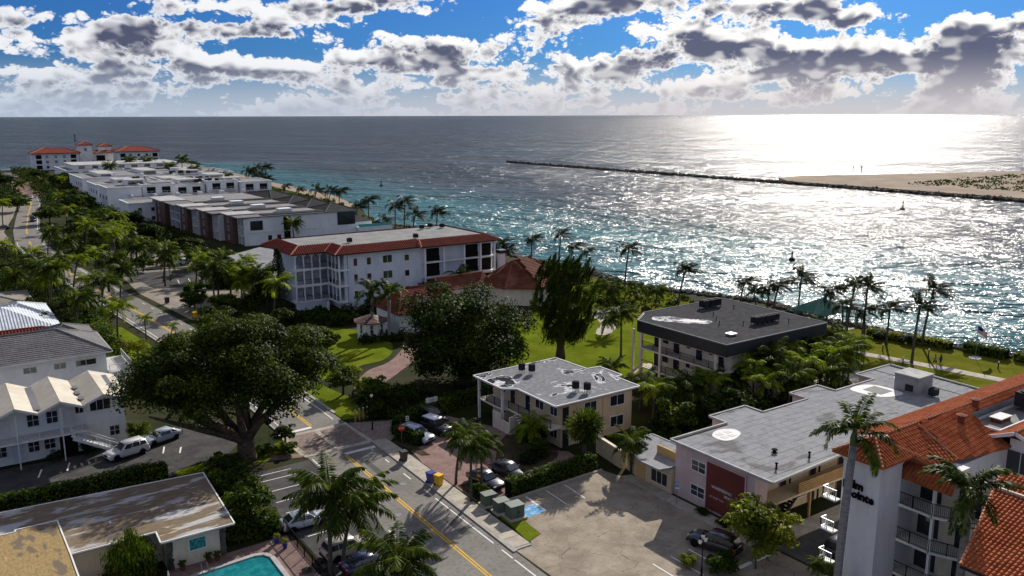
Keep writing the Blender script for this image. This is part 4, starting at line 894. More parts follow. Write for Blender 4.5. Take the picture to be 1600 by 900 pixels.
def orange_block():
    b = wthing('condominium', 'white condominium with square tower and orange barrel tile roofs', 'building', (64, 34, 0))
    tw = part('tower', MB().box(59.3,62.3,35.2,38.5,0,11.1), MT['stucco_grey'], b)
    part('tower_cornice', MB().face([(59.3,35.2,10.4),(62.3,35.2,10.4),(62.6,34.9,11.1),(59.0,34.9,11.1)]).face([(59.3,38.5,10.4),(59.3,35.2,10.4),(59.0,34.9,11.1),(59.0,38.8,11.1)]), MT['stucco_grey'], b)
    pl, rd = hip_poly(58.5, 63.1, 34.6, 39.1, 11.15, 12.5, 2.25, 'x'); tiled_roof(b, pl, 'tile_orange', ridges=rd, ridge_mat='ridge_orange')
    r = (R(90), 0, R(-90)); text('palm', .95, 'metal_black', b, (59.2, 38.35, 8.35), r, ext=.05, bold=.03); text('pointe', .95, 'metal_black', b, (59.2, 38.0, 7.55), r, ext=.05, bold=.03)
    part('wall', MB().box(66.2,97,33.0,38.8,0,9.85), MT['stucco_grey'], b); part('upper_wall', MB().box(66.2,97,37.2,38.8,9.85,11.3), MT['stucco_grey'], b)
    # main roof: long ridge, far slope, near slope with a projecting hip, skirt over the balconies
    A, Bq = (62.8,37.0,12.35), (97,37.0,12.35); P1, P2, P3 = (66.8,36.75,12.3), (66.3,32.9,10.62), (63.9,33.4,10.42)
    near_l = [(62.6,34.9,11.2),P3,(66.75,36.8,12.28),A]; facet = [P3,P2,P1]; near_r = [P2,(74.2,32.5,10.0),(74.2,37.0,12.35),P1]; up_r = [(74.2,36.3,11.98),(97,36.3,11.98),Bq,(74.2,37.0,12.35)]; far_ = [(97,39.8,11.5),(62.6,39.8,11.5),A,Bq]
    skirt = [(62.6,36.9,9.15),(62.6,31.2,9.15),(64.1,31.6,10.2),(64.0,36.6,10.2)]
    tiled_roof(b, [near_l, facet, near_r, up_r, far_], 'tile_orange', ridges=[(A,Bq),(P1,P2)], ridge_mat='ridge_orange'); tiled_roof(b, [skirt], 'tile_orange', ridges=[((64.1,31.6,10.2),(64.0,36.6,10.2))], ridge_mat='ridge_orange')
    part('upper_wall', MB().prism([(64.0,31.8),(66.2,31.8),(66.2,38.8),(64.0,38.8)], 9.3, 10.35), MT['stucco_grey'], b)
    # flat well with equipment, and a gabled dormer in front of it
    part('roof_well', MB().prism([(74.2,32.6),(88,32.6),(88,36.3),(74.2,36.3)], 10.2, 11.0), MT['roof_mid'], b); parapet(b, [(74.3,33.6),(88,33.6),(88,36.2),(74.3,36.2)], 11.0, .18, .14, 'trim_white')
    g1 = [(73.2,29.6,10.75),(90,29.6,10.75),(90,31.8,11.7),(73.2,31.8,11.7)]; g2 = [(90,34.0,10.75),(73.2,34.0,10.75),(73.2,31.8,11.7),(90,31.8,11.7)]
    tiled_roof(b, [g1, g2], 'tile_orange', ridges=[((73.2,31.8,11.75),(90,31.8,11.75))], ridge_mat='ridge_orange')
    m = MB(); m.bar((73.15,29.6,10.7),(73.15,31.8,11.65),.1,.3); m.bar((73.15,34.0,10.7),(73.15,31.8,11.65),.1,.3); part('gable_fascia', m, MT['trim_white'], b)
    part('gable_wall', MB().prism([(74.2,30.0),(90,30.0),(90,33.4),(74.2,33.4)], 0, 10.8), MT['stucco_grey'], b)
    for zz in (7.9, 4.6): window(b, '-x', 31.6, zz, 2.2, 1.9, 74.2, 'trim_white', (1,0))
    # balcony block: slabs, dark recesses, railings
    part('recess_back', MB().box(66.0,66.2,27.5,38.4,0,9.6), MT['stucco_cream'], b)
    for i, z in enumerate((.1, 3.15, 6.25)):
        slab = [(63.4,38.0),(63.4,33.0),(64.4,30.6),(67.0,27.6),(67.6,27.6),(67.6,38.0)]
        part('balcony_slab', MB().prism(slab, z, z+.22), MT['trim_white'], b)
        for p, q in zip(slab[:3], slab[1:4]): railing(b, p, q, z+.22, 1.05, 'metal_black', .14, 1.5)
        for y in (31.4, 34.6): door(b, '-x', y, z+.22, 1.6, 2.2, 66.0, 'glass', 'trim_dark')
        part('divider', MB().box(63.6,66.0,36.0,36.15,z+.22,z+3.0), MT['stucco_grey'], b)
    for y in (37.9,): part('pier', MB().box(63.3,63.7,y-.2,y+.3,0,10.2), MT['stucco_grey'], b)
    part('pier', MB().box(63.4,63.7,32.9,33.1,0,9.6), MT['stucco_grey'], b)
    for i, z in enumerate((1.2, 4.0, 6.8)):      # small balconies on the far side of the tower
        m = MB().box(58.6,59.3,38.5,39.8,z,z+.12); part('balcony_ledge', m, MT['trim_white'], b); railing(b, (58.65,39.75), (59.3,39.75), z+.1, .9, 'metal_white', .2, .6); railing(b, (58.65,38.55), (58.65,39.75), z+.1, .9, 'metal_white', .2, .8)
    # lower wing roof in the corner
    w1 = [(57.0,27.3,6.9),(57.0,14,6.9),(68.5,14,10.0),(68.5,30.4,10.0)]; w2 = [(57.0,27.3,6.9),(68.5,30.4,10.0),(71.5,29.0,9.2),(66.5,27.8,7.2)]
    w2 = [(57.0,27.3,6.9),(68.5,30.4,10.0),(68.5,30.8,8.6)]
    tiled_roof(b, [w1], 'tile_orange', ridges=[((57.0,27.3,6.9),(68.5,30.4,10.0))], ridge_mat='ridge_orange')
    part('wing_wall', MB().prism([(57.9,26.4),(57.9,14),(68.5,14),(68.5,29.2)], 0, 6.9), MT['stucco_grey'], b); gutter(b, [(56.95,27.3),(56.95,14)], 6.8, 'trim_dark')
    part('terrace', MB().box(64.8,70.2,28.2,31.0,0,6.0), MT['stucco_cream'], b); m = MB()
    for k in range(11): m.tube([(65.0+k*.42,30.95,6.05),(65.0+k*.42,30.95,6.5),(65.0+k*.42,30.95,7.0)], [.07,.1,.06], 6)
    m.box(64.8,70.0,30.85,31.05,7.0,7.1); part('balustrade', m, MT['trim_white'], b)
    vent(71.6, 35.6, 11.55, 'fat capped roof flue left of the pair on the orange roof', .28, .9, 'tile_brown'); vent(75.6, 36.5, 11.95, 'fat capped roof flue right of the pair on the orange roof', .28, .9, 'tile_brown')
    condenser(82.0, 35.0, 11.0, 'large dark air conditioner in the flat well of orange roof', 0, 1.6, 'square'); h = wthing('roof_hatch', 'small brown sided hatch in the flat well of orange roof', 'hatch', (77.2,34.9,11.0)); part('curb', MB().box(76.3,78.1,34.5,35.4,11.0,11.4), MT['tile_brown'], h); part('lid', MB().box(76.2,78.2,34.4,35.5,11.4,11.47), MT['trim_white'], h)
orange_block()
def arcade_block():
    b = wthing('apartment_building', 'pale blue white apartment building with arched loggias and red tile skirt roof', 'building', (78, 164, 0))
    y0, y1 = 159.7, 154.6
    part('wall', MB().prism([(60,162),(67,162),(67,154.6),(101,154.6),(101,175),(60,175)], 0, 11.3), MT['stucco_cool'], b)
    lev = [1.75, 5.0, 8.2]
    # ground arches, slabs, arched bays
    part('base_wall', MB().box(58.2,65.0,159.75,160.1,0,1.75), MT['stucco_cool'], b)
    for i, z in enumerate(lev + [11.3]):
        part('floor_band', MB().prism([(57.9,159.6),(64.9,159.6),(64.9,154.4),(67.2,154.4),(67.2,162),(57.9,162)], z-.2, z+.15), MT['stucco_white'], b)
    xs = [58.2 + k*1.68 for k in range(5)]; ys = [159.5 - k*1.7 for k in range(4)]
    for i, z in enumerate(lev):
        zt = z+3.05
        for x in xs: part('pillar', MB().box(x-.12,x+.12,159.62,159.9,z,zt), MT['stucco_white'], b)
        for y in ys[1:]: part('pillar', MB().box(64.93,65.2,y-.12,y+.12,z,zt), MT['stucco_white'], b)
        for x in xs[:-1]:
            part('arch', arch_panel(x+.12, x+1.56, 159.64, z, zt, z+(2.2 if i == 2 else 2.75)), MT['stucco_white'], b); part('screen', MB().box(x+.12,x+1.56,160.05,160.08,z+1.05,zt), MT['glass_blue'], b); railing(b, (x+.12,159.72), (x+1.56,159.72), z+.15, .95, 'metal_black', .13, 2)
        for y in ys[:-1]:
            part('arch', arch_panel(y-1.58, y-.12, 64.95, z, zt, z+(2.2 if i == 2 else 2.75), axis='x'), MT['stucco_white'], b); part('screen', MB().box(65.35,65.38,y-1.58,y-.12,z+1.05,zt), MT['glass_blue'], b); railing(b, (65.05,y-.12), (65.05,y-1.58), z+.15, .95, 'metal_black', .13, 2)
    part('inner_wall', MB().prism([(58.6,161.9),(58.6,161.2),(66.2,161.2),(66.2,154.7),(66.9,154.7),(66.9,161.9)], 0, 11.2), MT['stucco_cool'], b)
    for xa, ya in ((65.0,154.4),(58.1,159.6),(63.4,157.0)): part('base_pier', MB().box(xa,xa+.35,ya,ya+.35,0,1.75), MT['stucco_white'], b)
    for i, z in enumerate((2.2, 5.6, 8.8)):
        for x, w, h in ((68.6,.75,1.5),(71.5,.9,1.4),(75.6,2.0,1.5),(80.0,1.0,1.2)): window(b, '-y', x, z, w, h, 154.6, 'trim_white', (1 if w > 1.5 else 0, 0))
        z2 = z-.7
        for x in (86.0, 95.6): part('loggia', MB().box(x-1.6,x+1.6,154.5,154.6,z2,z2+2.7), MT['opening_shade'], b); railing(b, (x-1.6,154.4), (x+1.6,154.4), z2, 1.0, 'metal_black', .2, 1.6)  # dark sheet on the wall stands in for shade in the loggia
        part('loggia', MB().box(98.0,100.6,154.5,154.6,z2,z2+2.6), MT['opening_shade'], b); part('balcony_slab', MB().box(83.6,101.2,153.5,154.6,z2-.25,z2), MT['stucco_white'], b)  # end loggia is a painted shade panel too
        railing(b, (88.5,153.6), (93.0,153.6), z2, 1.0, 'metal_white', .2, 1.6)
        for x in (83.8, 88.3, 93.3, 97.4, 101.0): part('pillar', MB().box(x-.18,x+.18,153.55,153.9,z2,z2+3.0), MT['stucco_white'], b)
        for y in (157, 161, 165, 169): window(b, '+x', y, z, 1.6, 1.5, 101.0)
    # red tile skirt around a flat roof
    E_ = [(57.0,158.6),(63.9,158.6),(63.9,153.5),(82.4,153.5),(82.4,152.6),(102.2,152.6),(102.2,176.2),(57.0,176.2)]
    I_ = [(59.6,161.3),(66.6,161.3),(66.6,156.2),(83.4,156.2),(83.4,155.4),(99.4,155.4),(99.4,173.4),(59.6,173.4)]
    pl = []; rd = []
    for k in range(8):
        a, c = E_[k], E_[(k+1)%8]; d, e = I_[(k+1)%8], I_[k]; pl.append([(*a,11.45),(*c,11.45),(*d,12.75),(*e,12.75)]); rd.append(((*a,11.45),(*e,12.75)))
    tiled_roof(b, pl, 'tile_red', w=.48, c=.5, r=.17, ridges=rd, ridge_mat='ridge_red')
    part('flat_roof', MB().prism(I_, 12.2, 12.6), MT['roof_mid'], b); gutter(b, E_[:7], 11.38, 'trim_dark')
    for i, (x, y) in enumerate(((84,158),(92,170),(95,171.5),(97,169.5),(70,160.2))): condenser(x, y, 12.6, ['roof unit near the front edge of the red skirted roof','roof unit at the far end of the red skirted roof, the first of three','roof unit at the far end of the red skirted roof, in the middle','roof unit nearest the water on the red skirted roof','small roof unit above the arched loggias'][i], 0, .9, 'square', 'units on the red skirted roof')
special('glass_blue', lambda t, b, p: t.put(b.inputs['Base Color'], t.mix(t.sstep(t.noise(p, .8, 2, .5), .35, .65), (.13,.16,.20), (.22,.26,.32))), .25)
M('ridge_red', (.50,.22,.16), (.56,.27,.2), .75, .9)
arcade_block()
def club():
    b = wthing('clubhouse', 'clubhouse with broad faceted brown shingle roof behind the dark tree', 'building', (102, 144, 0))
    E_ = [(92.0,144.4),(94.0,139.4),(100.2,134.8),(108,136.4),(111.5,144),(106.5,152.2),(96.5,151.6)]; ap = [(100.2,145.4,8.0),(104.6,143.2,8.0)]
    idx = [0,0,0,1,1,1,0]; pl = []; rd = []
    for k in range(7):
        a, c = (*E_[k],3.7), (*E_[(k+1)%7],3.7); p, q = ap[idx[(k+1)%7]], ap[idx[k]]; pl.append([a, c, p] if p == q else [a, c, p, q]); rd.append((a, q))
    tiled_roof(b, pl, 'tile_brown', w=.5, c=.45, flat=True, ridges=rd + [(ap[0], ap[1])], ridge_mat='tile_red')
    cx, cy = 101.8, 143.8; part('wall', MB().prism([(cx+(x-cx)*.9, cy+(y-cy)*.9) for x, y in E_], 0, 3.7), MT['stucco_cream'], b)
    part('chimney', MB().box(99.2,100.4,148.6,149.8,5,9.2), MT['stucco_white'], b); part('chimney_cap', MB().box(99.0,100.6,148.4,150.0,9.2,9.9), MT['fascia_black'], b)
    c = wthing('garden_house', 'low wing with brown tile gable roof between clubhouse and pale apartment building', 'building', (86, 147, 0))
    part('wall', MB().box(82.4,93,144.8,150.4,0,3.9), MT['stucco_white'], c); pl = [[(81.6,144.0,3.9),(94,144.0,3.9),(94,147.6,6.0),(82.6,147.6,6.0)],[(94,151.2,3.9),(81.6,151.2,3.9),(82.6,147.6,6.0),(94,147.6,6.0)]]
    tiled_roof(c, pl, 'tile_brown', w=.5, c=.45, flat=True, ridges=[((82.6,147.6,6.0),(94,147.6,6.0)),((81.6,144.0,3.9),(82.6,147.6,6.0))], ridge_mat='ridge_red')
    d = wthing('dormer_house', 'white house with red brown roof and two small gabled dormers behind royal palms', 'house', (72, 134, 0))
    part('wall', MB().prism([(66.0,130.8),(79,130.8),(79,140),(66.0,140)], 0, 4.0), MT['stucco_white'], d)
    pl, rd = hip_poly(65.2, 80, 129.8, 141, 4.0, 7.4, 3.6); tiled_roof(d, pl, 'tile_brown_red', w=.45, c=.42, flat=True, ridges=rd, ridge_mat='tile_brown')
    for x in (71.0, 75.0):
        dm = part('dormer', MB().prism([(x-.75,130.6),(x+.75,130.6),(x+.75,133.8),(x-.75,133.8)], 4.4, 6.0).face([(x-.75,130.6,6.0),(x+.75,130.6,6.0),(x,130.6,6.7)]), MT['stucco_white'], d)
        m = MB().face([(x-1.0,130.3,5.85),(x,130.3,6.85),(x,134.6,6.85),(x-1.0,134.6,5.85)]).face([(x,130.3,6.85),(x+1.0,130.3,5.85),(x+1.0,134.6,5.85),(x,134.6,6.85)]); part('dormer_roof', m, MT['tile_brown_red'], dm)
        window(d, '-y', x, 4.85, .65, .9, 130.6, 'trim_white', (1,1))
    # bay with its own little roof
    bay = [(61.6+2.6*math.cos(R(a)), 133.2+2.6*math.sin(R(a))) for a in range(0, 360, 45)]; part('bay_wall', MB().prism(bay, 0, 3.0), MT['stucco_white'], d)
    pl = [[(*(61.6+3.1*math.cos(R(a)), 133.2+3.1*math.sin(R(a))),3.0), (*(61.6+3.1*math.cos(R(a+45)), 133.2+3.1*math.sin(R(a+45))),3.0), (61.6,133.2,4.0)] for a in range(0,360,45)]; tiled_roof(d, pl, 'wood_brown', w=.45, c=.42, flat=True)
    for a in (202.5, 247.5, 292.5):
        x, y = 61.6+2.42*math.cos(R(a)), 133.2+2.42*math.sin(R(a)); o = window(d, '-y', x, 1.1, .5, 1.5, y, 'trim_white', (0,1)); o.rotation_euler = (0,0,R(a)+math.pi/2)
M('tile_brown_red', (.14,.038,.026), (.19,.055,.037), .8, .6, c3=(.10,.03,.022), s3=2, f3=.4)
club()
def town_row():
    ys = [(251,266.5),(267,283),(283.5,300),(300.5,334)]; xs = [75.6, 72.6, 70.6, 69.2]
    labs = ['nearest modern townhouse with brown wood front and white side wall', 'second modern townhouse back from the white side wall, brown wood front', 'third modern townhouse back from the white side wall, brown wood front', 'farthest modern townhouse of the brown fronted terrace']
    for i, ((a, c), x) in enumerate(zip(ys, xs)):
        b = wthing('townhouse', labs[i], 'townhouse', (x+18, (a+c)/2, 0), 'terrace of modern townhouses'); z = 8.3
        part('wall', MB().box(x+2.2, 112, a+.3, c-.2, 0, z), MT['stucco_white'], b)
        part('wood_front', MB().box(x-.6, x+2.4, a+(c-a)*.42, c-.25, 0, z-.2), MT['wood_brown'], b); part('glass_front', MB().box(x+1.9,x+2.19,a+.5,a+(c-a)*.40,0,z-.4), MT['glass_blue'], b)
        for yy in (a+.45, a+(c-a)*.22, a+(c-a)*.40): part('fin', MB().box(x+.9,x+2.2,yy-.18,yy+.18,0,z-.3), MT['trim_white'], b)
        for zz in (2.6, 5.4): part('balcony_slab', MB().box(x+1.0,x+2.2,a+.7,a+(c-a)*.38,zz,zz+.25), MT['trim_white'], b)
        for zz in (1.0, 3.8, 6.3): window(b, '-x', a+(c-a)*.70, zz, 1.4, 1.3, x-.6, 'trim_white', (1,0))
        part('roof', MB().box(x-1.0, 112.5, a-.2, c-.4, z, z+.3), MT['tile_grey'], b); part('roof_band', MB().box(x+7.2,101.5,a+6.2,c-2.2,z+.3,z+.42), MT['roof_mid'], b); part('roof_canopy', MB().box(x-1.8, x+7, a+(c-a)*.42, c-.3, z+.3, z+.62), MT['roof_pale'], b); part('dark_strip', MB().box(x+7.2, 104, a+1.0, a+5.5, z+.3, z+.55), MT['roof_slate'], b)
        part('roof_curb', MB().box(x+14,x+18,a+6,a+9.5,z+.3,z+1.5), MT['trim_white'], b)
        pl, rd = hip_poly(102, 113, a, c-.6, z+.3, z+2.2, 5); m = MB(); [m.face(p) for p in pl]; part('hip_roof', m, MT['roof_slate'], b); part('hip_ridges', ridge_caps(rd, .1, .8), MT['tile_grey'], b)
        pl, rd = hip_poly(112.2, 119, a+1, c-1.5, 4.6, 6.0, 3); m = MB(); [m.face(p) for p in pl]; part('porch_roof', m, MT['roof_slate'], b); part('porch_wall', MB().box(112.0,118.4,a+1.6,c-2.1,0,4.6), MT['stucco_white'], b)
        if i == 0:
            window(b, '-y', 80.3, 4.6, 3.6, 2.6, a+.3, 'trim_dark', (2,0)); window(b, '-y', 87, 1.2, 1.0, 1.4, a+.3, 'trim_dark'); window(b, '-y', 92, 5, 1.0, 1.6, a+.3, 'trim_dark'); part('band', MB().box(77.8,100,a+.15,a+.3,3.6,3.95), MT['trim_white'], b); part('shade_panel', MB().box(88.6,90.6,a+.2,a+.3,1,8), MT['opening_shade'], b)  # last part: dark sheet painting shade where no slot is cut
            window(b, '-y', 84.2, 1.2, 1.0, 1.4, a+.3, 'trim_dark'); part('dark_bay', MB().box(106,112,a+.1,a+.3,4.2,8.2), MT['glass'], b)
            part('terrace', MB().box(112,124,a-2,a+4,0,3.2), MT['stucco_white'], b); part('glass_rail', MB().box(112.2,123.9,a-1.95,a-1.9,3.2,4.1), M('glass_green', (.10,.42,.36), None, .2), b)
town_row()
def white_rows():
    specs = [((59.5,71.5,329,346),7.0,'small white block with four square windows beside the townhouses'), ((60.6,128,376,398),9.3,'long white flat roofed building with tall blank end wall, nearest of the long ones'), ((62.0,130,408,436),8.2,'long white flat roofed building, second back of the long ones'), ((63,136,458,500),8.3,'long white flat roofed building, third back of the long ones'), ((66,142,533,584),8.0,'farthest long white building with balcony recesses below its flat roof')]
    for i, ((x0,x1,y0,y1), z, lab) in enumerate(specs):
        b = wthing('white_building', lab, 'building', ((x0+x1)/2,(y0+y1)/2,0), 'white flat roofed buildings up the street')
        n = 1 if i == 0 else 5; w = (x1-x0)/n; fy = []
        for k in range(n):      # stepped bays, each set forward or back and higher or lower than the next
            xa, xb = x0+k*w, x0+(k+1)*w-(.6 if k < n-1 else 0); ya = y0+((0,4.5,1.5,6,2.5)[(k+i)%5] if k else 0); zz = z+((0,-.9,.5,-.5,.8)[(k+i)%5] if k else 0); fy.append((xa, xb, ya, zz))
            part('wall', MB().box(xa,xb,ya,y1,0,zz), MT['stucco_white'], b); part('roof', MB().box(xa+.3,xb-.3,ya+.3,y1-.3,zz+.003,zz+.1), MT['roof_mid'], b); parapet(b, [(xa,ya),(xb,ya),(xb,y1),(xa,y1)], zz, .45, .5, 'trim_white')
        if i == 0:
            for zz in (1.0, 4.2):
                for x in (63.2, 67.6): window(b, '-y', x, zz, 1.2, 1.3, y0, 'trim_white', (0,0))
        elif i < 4:
            for k in range(6):
                xa = x0+9+k*10.2; hh = (1.5,.7,2.3,.9,1.7,.6)[(k+i*2)%6]; d = (k*5+i*3)%4
                if xa+8 < x1: part('roof_block', MB().box(xa,xa+7.8,y0+8+d,y1-2-d*.5,z-.6,z+hh), MT['stucco_white'], b); part('block_roof', MB().box(xa-.25,xa+8.05,y0+7.75+d,y1-1.75-d*.5,z+hh,z+hh+.16), MT['roof_mid' if k % 2 else 'roof_pale'], b)
                if hh > 1.4: part('clerestory', MB().box(xa+1,xa+6.8,y0+7.94+d,y0+8+d,z+.5,z+hh-.35), MT['glass'], b)
            for k, (xa, xb, ya, zz) in enumerate(fy):
                if k == 0: continue
                for j in range(2):
                    xc = xa+(xb-xa)*(.27+.46*j); part('balcony_shade', MB().box(xc-1.7,xc+1.7,ya-.08,ya,zz-3.3,zz-.7), MT['opening_shade'], b); part('balcony_slab', MB().box(xc-2.0,xc+2.0,ya-1.3,ya,zz-3.5,zz-3.3), MT['trim_white'], b); railing(b, (xc-1.9,ya-1.25), (xc+1.9,ya-1.25), zz-3.3, 1.0, 'metal_white', .5, 1.9)  # dark sheet before the wall paints the balcony shade
            for k in range(6): part('patio_wall', MB().box(x0+8+k*9,x0+8.4+k*9,y0-7,y0,0,z*.72), MT['stucco_white'], b); part('patio_roof', MB().box(x0+8.4+k*9,x0+14+k*9,y0-6,y0,z*.55,z*.6), MT['roof_mid'], b)
            for k in range(3): window(b, '-x', y0+4+k*7, 4.6, 1.4, 1.4, x0, 'trim_dark')
        else:
            part('upper_floor', MB().box(x0+5,x1-14,y0+8,y1-6,z,z+2.6), MT['stucco_white'], b); part('upper_roof', MB().box(x0+4.4,x1-13.4,y0+7.4,y1-5.4,z+2.6,z+2.9), MT['roof_pale'], b)
            [part('shade_panel', MB().box(xa+1.5+j*6.6,xa+6.0+j*6.6,ya-.1,ya,zz-3.4,zz-.6), MT['opening_shade'], b) for xa, xb, ya, zz in fy for j in range(2)]  # flat dark sheets on each bay, balcony shade put in as colour
            for k in range(7): window(b, '-y', x0+9+k*7, z+.7, 3.0, 1.4, y0+8, 'trim_dark', (2,0))
        if i in (1, 2, 3):
            for k in range(5): condenser(x0+34+k*2.2+i*3, y0+8+k%2*3, z+.1, f'{ordinal(k)} dark roof unit along the {ordinal(i-1)} long white roof', 0, 1.5, 'square', 'units on the long white roofs')
    c = wthing('far_condominium', 'far seaside condominium with white walls and several red hip roofs', 'building', (105, 710, 0))
    part('wing', MB().box(66,96,699,716,0,12), MT['stucco_white'], c); part('wing', MB().box(120,149,688,706,0,12.4), MT['stucco_white'], c); part('centre_block', MB().box(90,128,716,738,0,11), MT['stucco_white'], c)
    part('tower', MB().box(98,107,712,722,0,17.2), MT['stucco_white'], c); part('tower', MB().box(114,122,722,732,0,15.6), MT['stucco_white'], c)
    for (x0,x1,y0,y1,ze,zr) in ((64.5,97.5,697.5,717.5,12,15.6),(118.5,150.5,686.5,707.5,12.4,15.8),(88,112,714,740,11,13.8),(110,130,714,740,11,13.6),(96.8,108.2,710.8,723.2,17.2,19.4),(112.8,123.2,720.8,733.2,15.6,17.6)):
        pl, rd = hip_poly(x0,x1,y0,y1,ze,zr); m = MB(); [m.face(p) for p in pl]; [m.face([(q[0],q[1],q[2]-.4) for q in reversed(p)]) for p in pl]; r = part('roof', m, MT['tile_red'], c); part('ridge_caps', ridge_caps(rd, .25, 1.5), MT['ridge_red'], r)
    part('flat_roof', MB().box(78,90,706,711,14.9,15.2), MT['roof_pale'], c)
    for x0, n, y in ((68, 5, 699), (122, 5, 688)):
        for k in range(n):
            for zz in (1.2, 5.0, 8.6):
                if k == 0 or k == n-1: part('balcony_shade', MB().box(x0+k*5.6,x0+k*5.6+3.6,y-.1,y,zz-.6,zz+2.2), MT['opening_shade'], c)  # end bays: dark sheet painted as balcony shade
                else: window(c, '-y', x0+1.5+k*5.6, zz, 1.5, 1.7, y, 'trim_dark', (0,0))
    for k in range(3): part('balcony_shade', MB().box(92+k*9,98+k*9,711.8-.1+4,711.8+4,5,9), MT['opening_shade'], c)  # flat dark sheets give the centre block its painted balcony shade
    window(c, '-y', 102.5, 12.5, 1.6, 2.2, 712, 'trim_dark', (0,0))
    d = wthing('store_building', 'low grey flat roofed outbuilding in front of the townhouses', 'building', (66,206,0)); part('wall', MB().prism([(59.5,194),(63.5,188.5),(76,210),(72,224),(61,214)], 0, 3.2), MT['stucco_white'], d); part('roof', MB().prism([(59.2,194),(63.5,188),(76.5,210),(72.2,224.6),(60.6,214.4)], 3.2, 3.5), MT['roof_grey'], d); window(d, '-y', 61.4, 1.2, 1.2, 1.0, 190.6)
white_rows()
def gazebo():
    g = wthing('gazebo', 'open shelter with teal metal pyramid roof by the water', 'gazebo', (132.5, 93.0, 0))
    x, y = 132.5, 93.0; c = [(x-4.2,y-3.6,3.1),(x+4.2,y-3.6,3.1),(x+4.2,y+3.6,3.1),(x-4.2,y+3.6,3.1)]; ap = (x,y,5.2); m = MB()
    for k in range(4): m.face([c[k], c[(k+1)%4], ap]); m.face([(q[0],q[1],q[2]-.12) for q in (ap, c[(k+1)%4], c[k])])
    ro = part('roof', m, MT['metal_teal'], g); s = MB()
    for k in range(4):
        a, b = Vector(c[k]), Vector(c[(k+1)%4])
        for j in range(1, 14):
            p = a+(b-a)*(j/14); f = 1-abs(j/7-1); q = p+(Vector(ap)-(a+b)/2)*f*.98+Vector((0,0,.04)); s.bar(p+Vector((0,0,.04)), q, .06, .06)
        s.bar(a, ap, .12, .12)
    part('roof_seams', s, MT['metal_teal'], ro)
    for dx, dy in ((-3.5,-3),(3.5,-3),(3.5,3),(-3.5,3)): part('post', MB().box(x+dx-.15,x+dx+.15,y+dy-.15,y+dy+.15,0,3.15), MT['metal_teal'], g)
    part('bench', MB().box(x-1.5,x+1.5,y-.3,y+.3,.42,.5).box(x-1.4,x-1.2,y-.25,y+.25,0,.42).box(x+1.2,x+1.4,y-.25,y+.25,0,.42), MT['concrete'], g)
gazebo()
# ------------------------------------------------------------------ vegetation
def frond_arrays(L, az, el0, droop, rs, nl=17, wind=None, ll=.75, lw=.075, hang=.5, n=7, plume=.10):
    """one feather frond: rachis plus two rows of leaflets. returns quads (k,4,3)"""
    p = np.zeros(3); pts = [p.copy()]; ds = []
    for k in range(n):
        f = (k+.5)/n; el = el0 - droop*f**1.3
        d = np.array([math.cos(el)*math.cos(az), math.cos(el)*math.sin(az), math.sin(el)])
        if wind is not None: d = d + np.array(wind)*(.15+1.0*f)
        d /= np.linalg.norm(d); p = p + d*L/n; pts.append(p.copy()); ds.append(d)
    pts = np.array(pts); Q = []
    for k in range(n):
        d = ds[k]; s = np.cross(d, [0,0,1.0]); s /= np.linalg.norm(s)+1e-6; w0, w1 = .05*(1-k/n)+.012, .05*(1-(k+1)/n)+.012
        Q.append([pts[k]-s*w0, pts[k]+s*w0, pts[k+1]+s*w1, pts[k+1]-s*w1])
    for j in range(nl):
        f = .14+.86*(j+.5)/nl; i = min(int(f*n), n-1); u = f*n-i; b = pts[i]*(1-u)+pts[i+1]*u; d = ds[i]
        s = np.cross(d, [0,0,1.0]); s /= np.linalg.norm(s)+1e-6; l = ll*(math.sin(math.pi*(.16+.80*f))**.6)
        for sg in (-1, 1):
            v = s*sg*.85 + d*(.35+.5*f) + np.array([0,0,-hang*rs.uniform(.6,1.3)]) + rs.normal(0,plume,3)
            if wind is not None: v = v + np.array(wind)*.5
            v /= np.linalg.norm(v); t = b+v*l*rs.uniform(.85,1.1); mid = b+v*l*.5+np.array([0,0,.03])
            Q.append([b-d*lw*.3, mid-d*lw*.62, t, mid+d*lw*.62])
    return Q
def crown_palm(kind, seed):
    rs = np.random.default_rng(seed); Q = []
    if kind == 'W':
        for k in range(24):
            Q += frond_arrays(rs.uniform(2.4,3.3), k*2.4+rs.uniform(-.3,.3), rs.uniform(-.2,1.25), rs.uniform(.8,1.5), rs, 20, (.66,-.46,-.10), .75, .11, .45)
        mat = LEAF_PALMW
    elif kind == 'C':
        for k in range(30):
            Q += frond_arrays(rs.uniform(3.0,3.9), k*2.4+rs.uniform(-.3,.3), rs.uniform(-.3,1.3), rs.uniform(1.1,1.9), rs, 28, (.12,-.08,0), .95, .125, .8)
        mat = LEAF_PALM
    elif kind == 'Y':
        for k in range(22):
            Q += frond_arrays(rs.uniform(2.6,3.5), k*2.4+rs.uniform(-.3,.3), rs.uniform(0,1.3), rs.uniform(1.2,2.0), rs, 20, (.08,-.05,0), .85, .12, .6)
        mat = LEAF_PALMY
    elif kind == 'R':
        for k in range(14):
            Q += frond_arrays(rs.uniform(3.2,4.1), k*2.4+rs.uniform(-.25,.25), (1.3,.9,.5,.1)[k%4]+rs.uniform(-.15,.15), rs.uniform(1.3,2.0), rs, 60, (.10,-.06,0), .72, .10, .45, 9, .20)
        mat = LEAF_PALM
    Q = np.array(Q); return np_mesh('crown', Q.reshape(-1,3), np.arange(len(Q)*4).reshape(-1,4), mat)
CROWN = {k: [crown_palm(k, 10*i+ord(k)) for i in range(4 if k in 'CW' else 3)] for k in 'WCYR'}
RNG = np.random.default_rng(77)
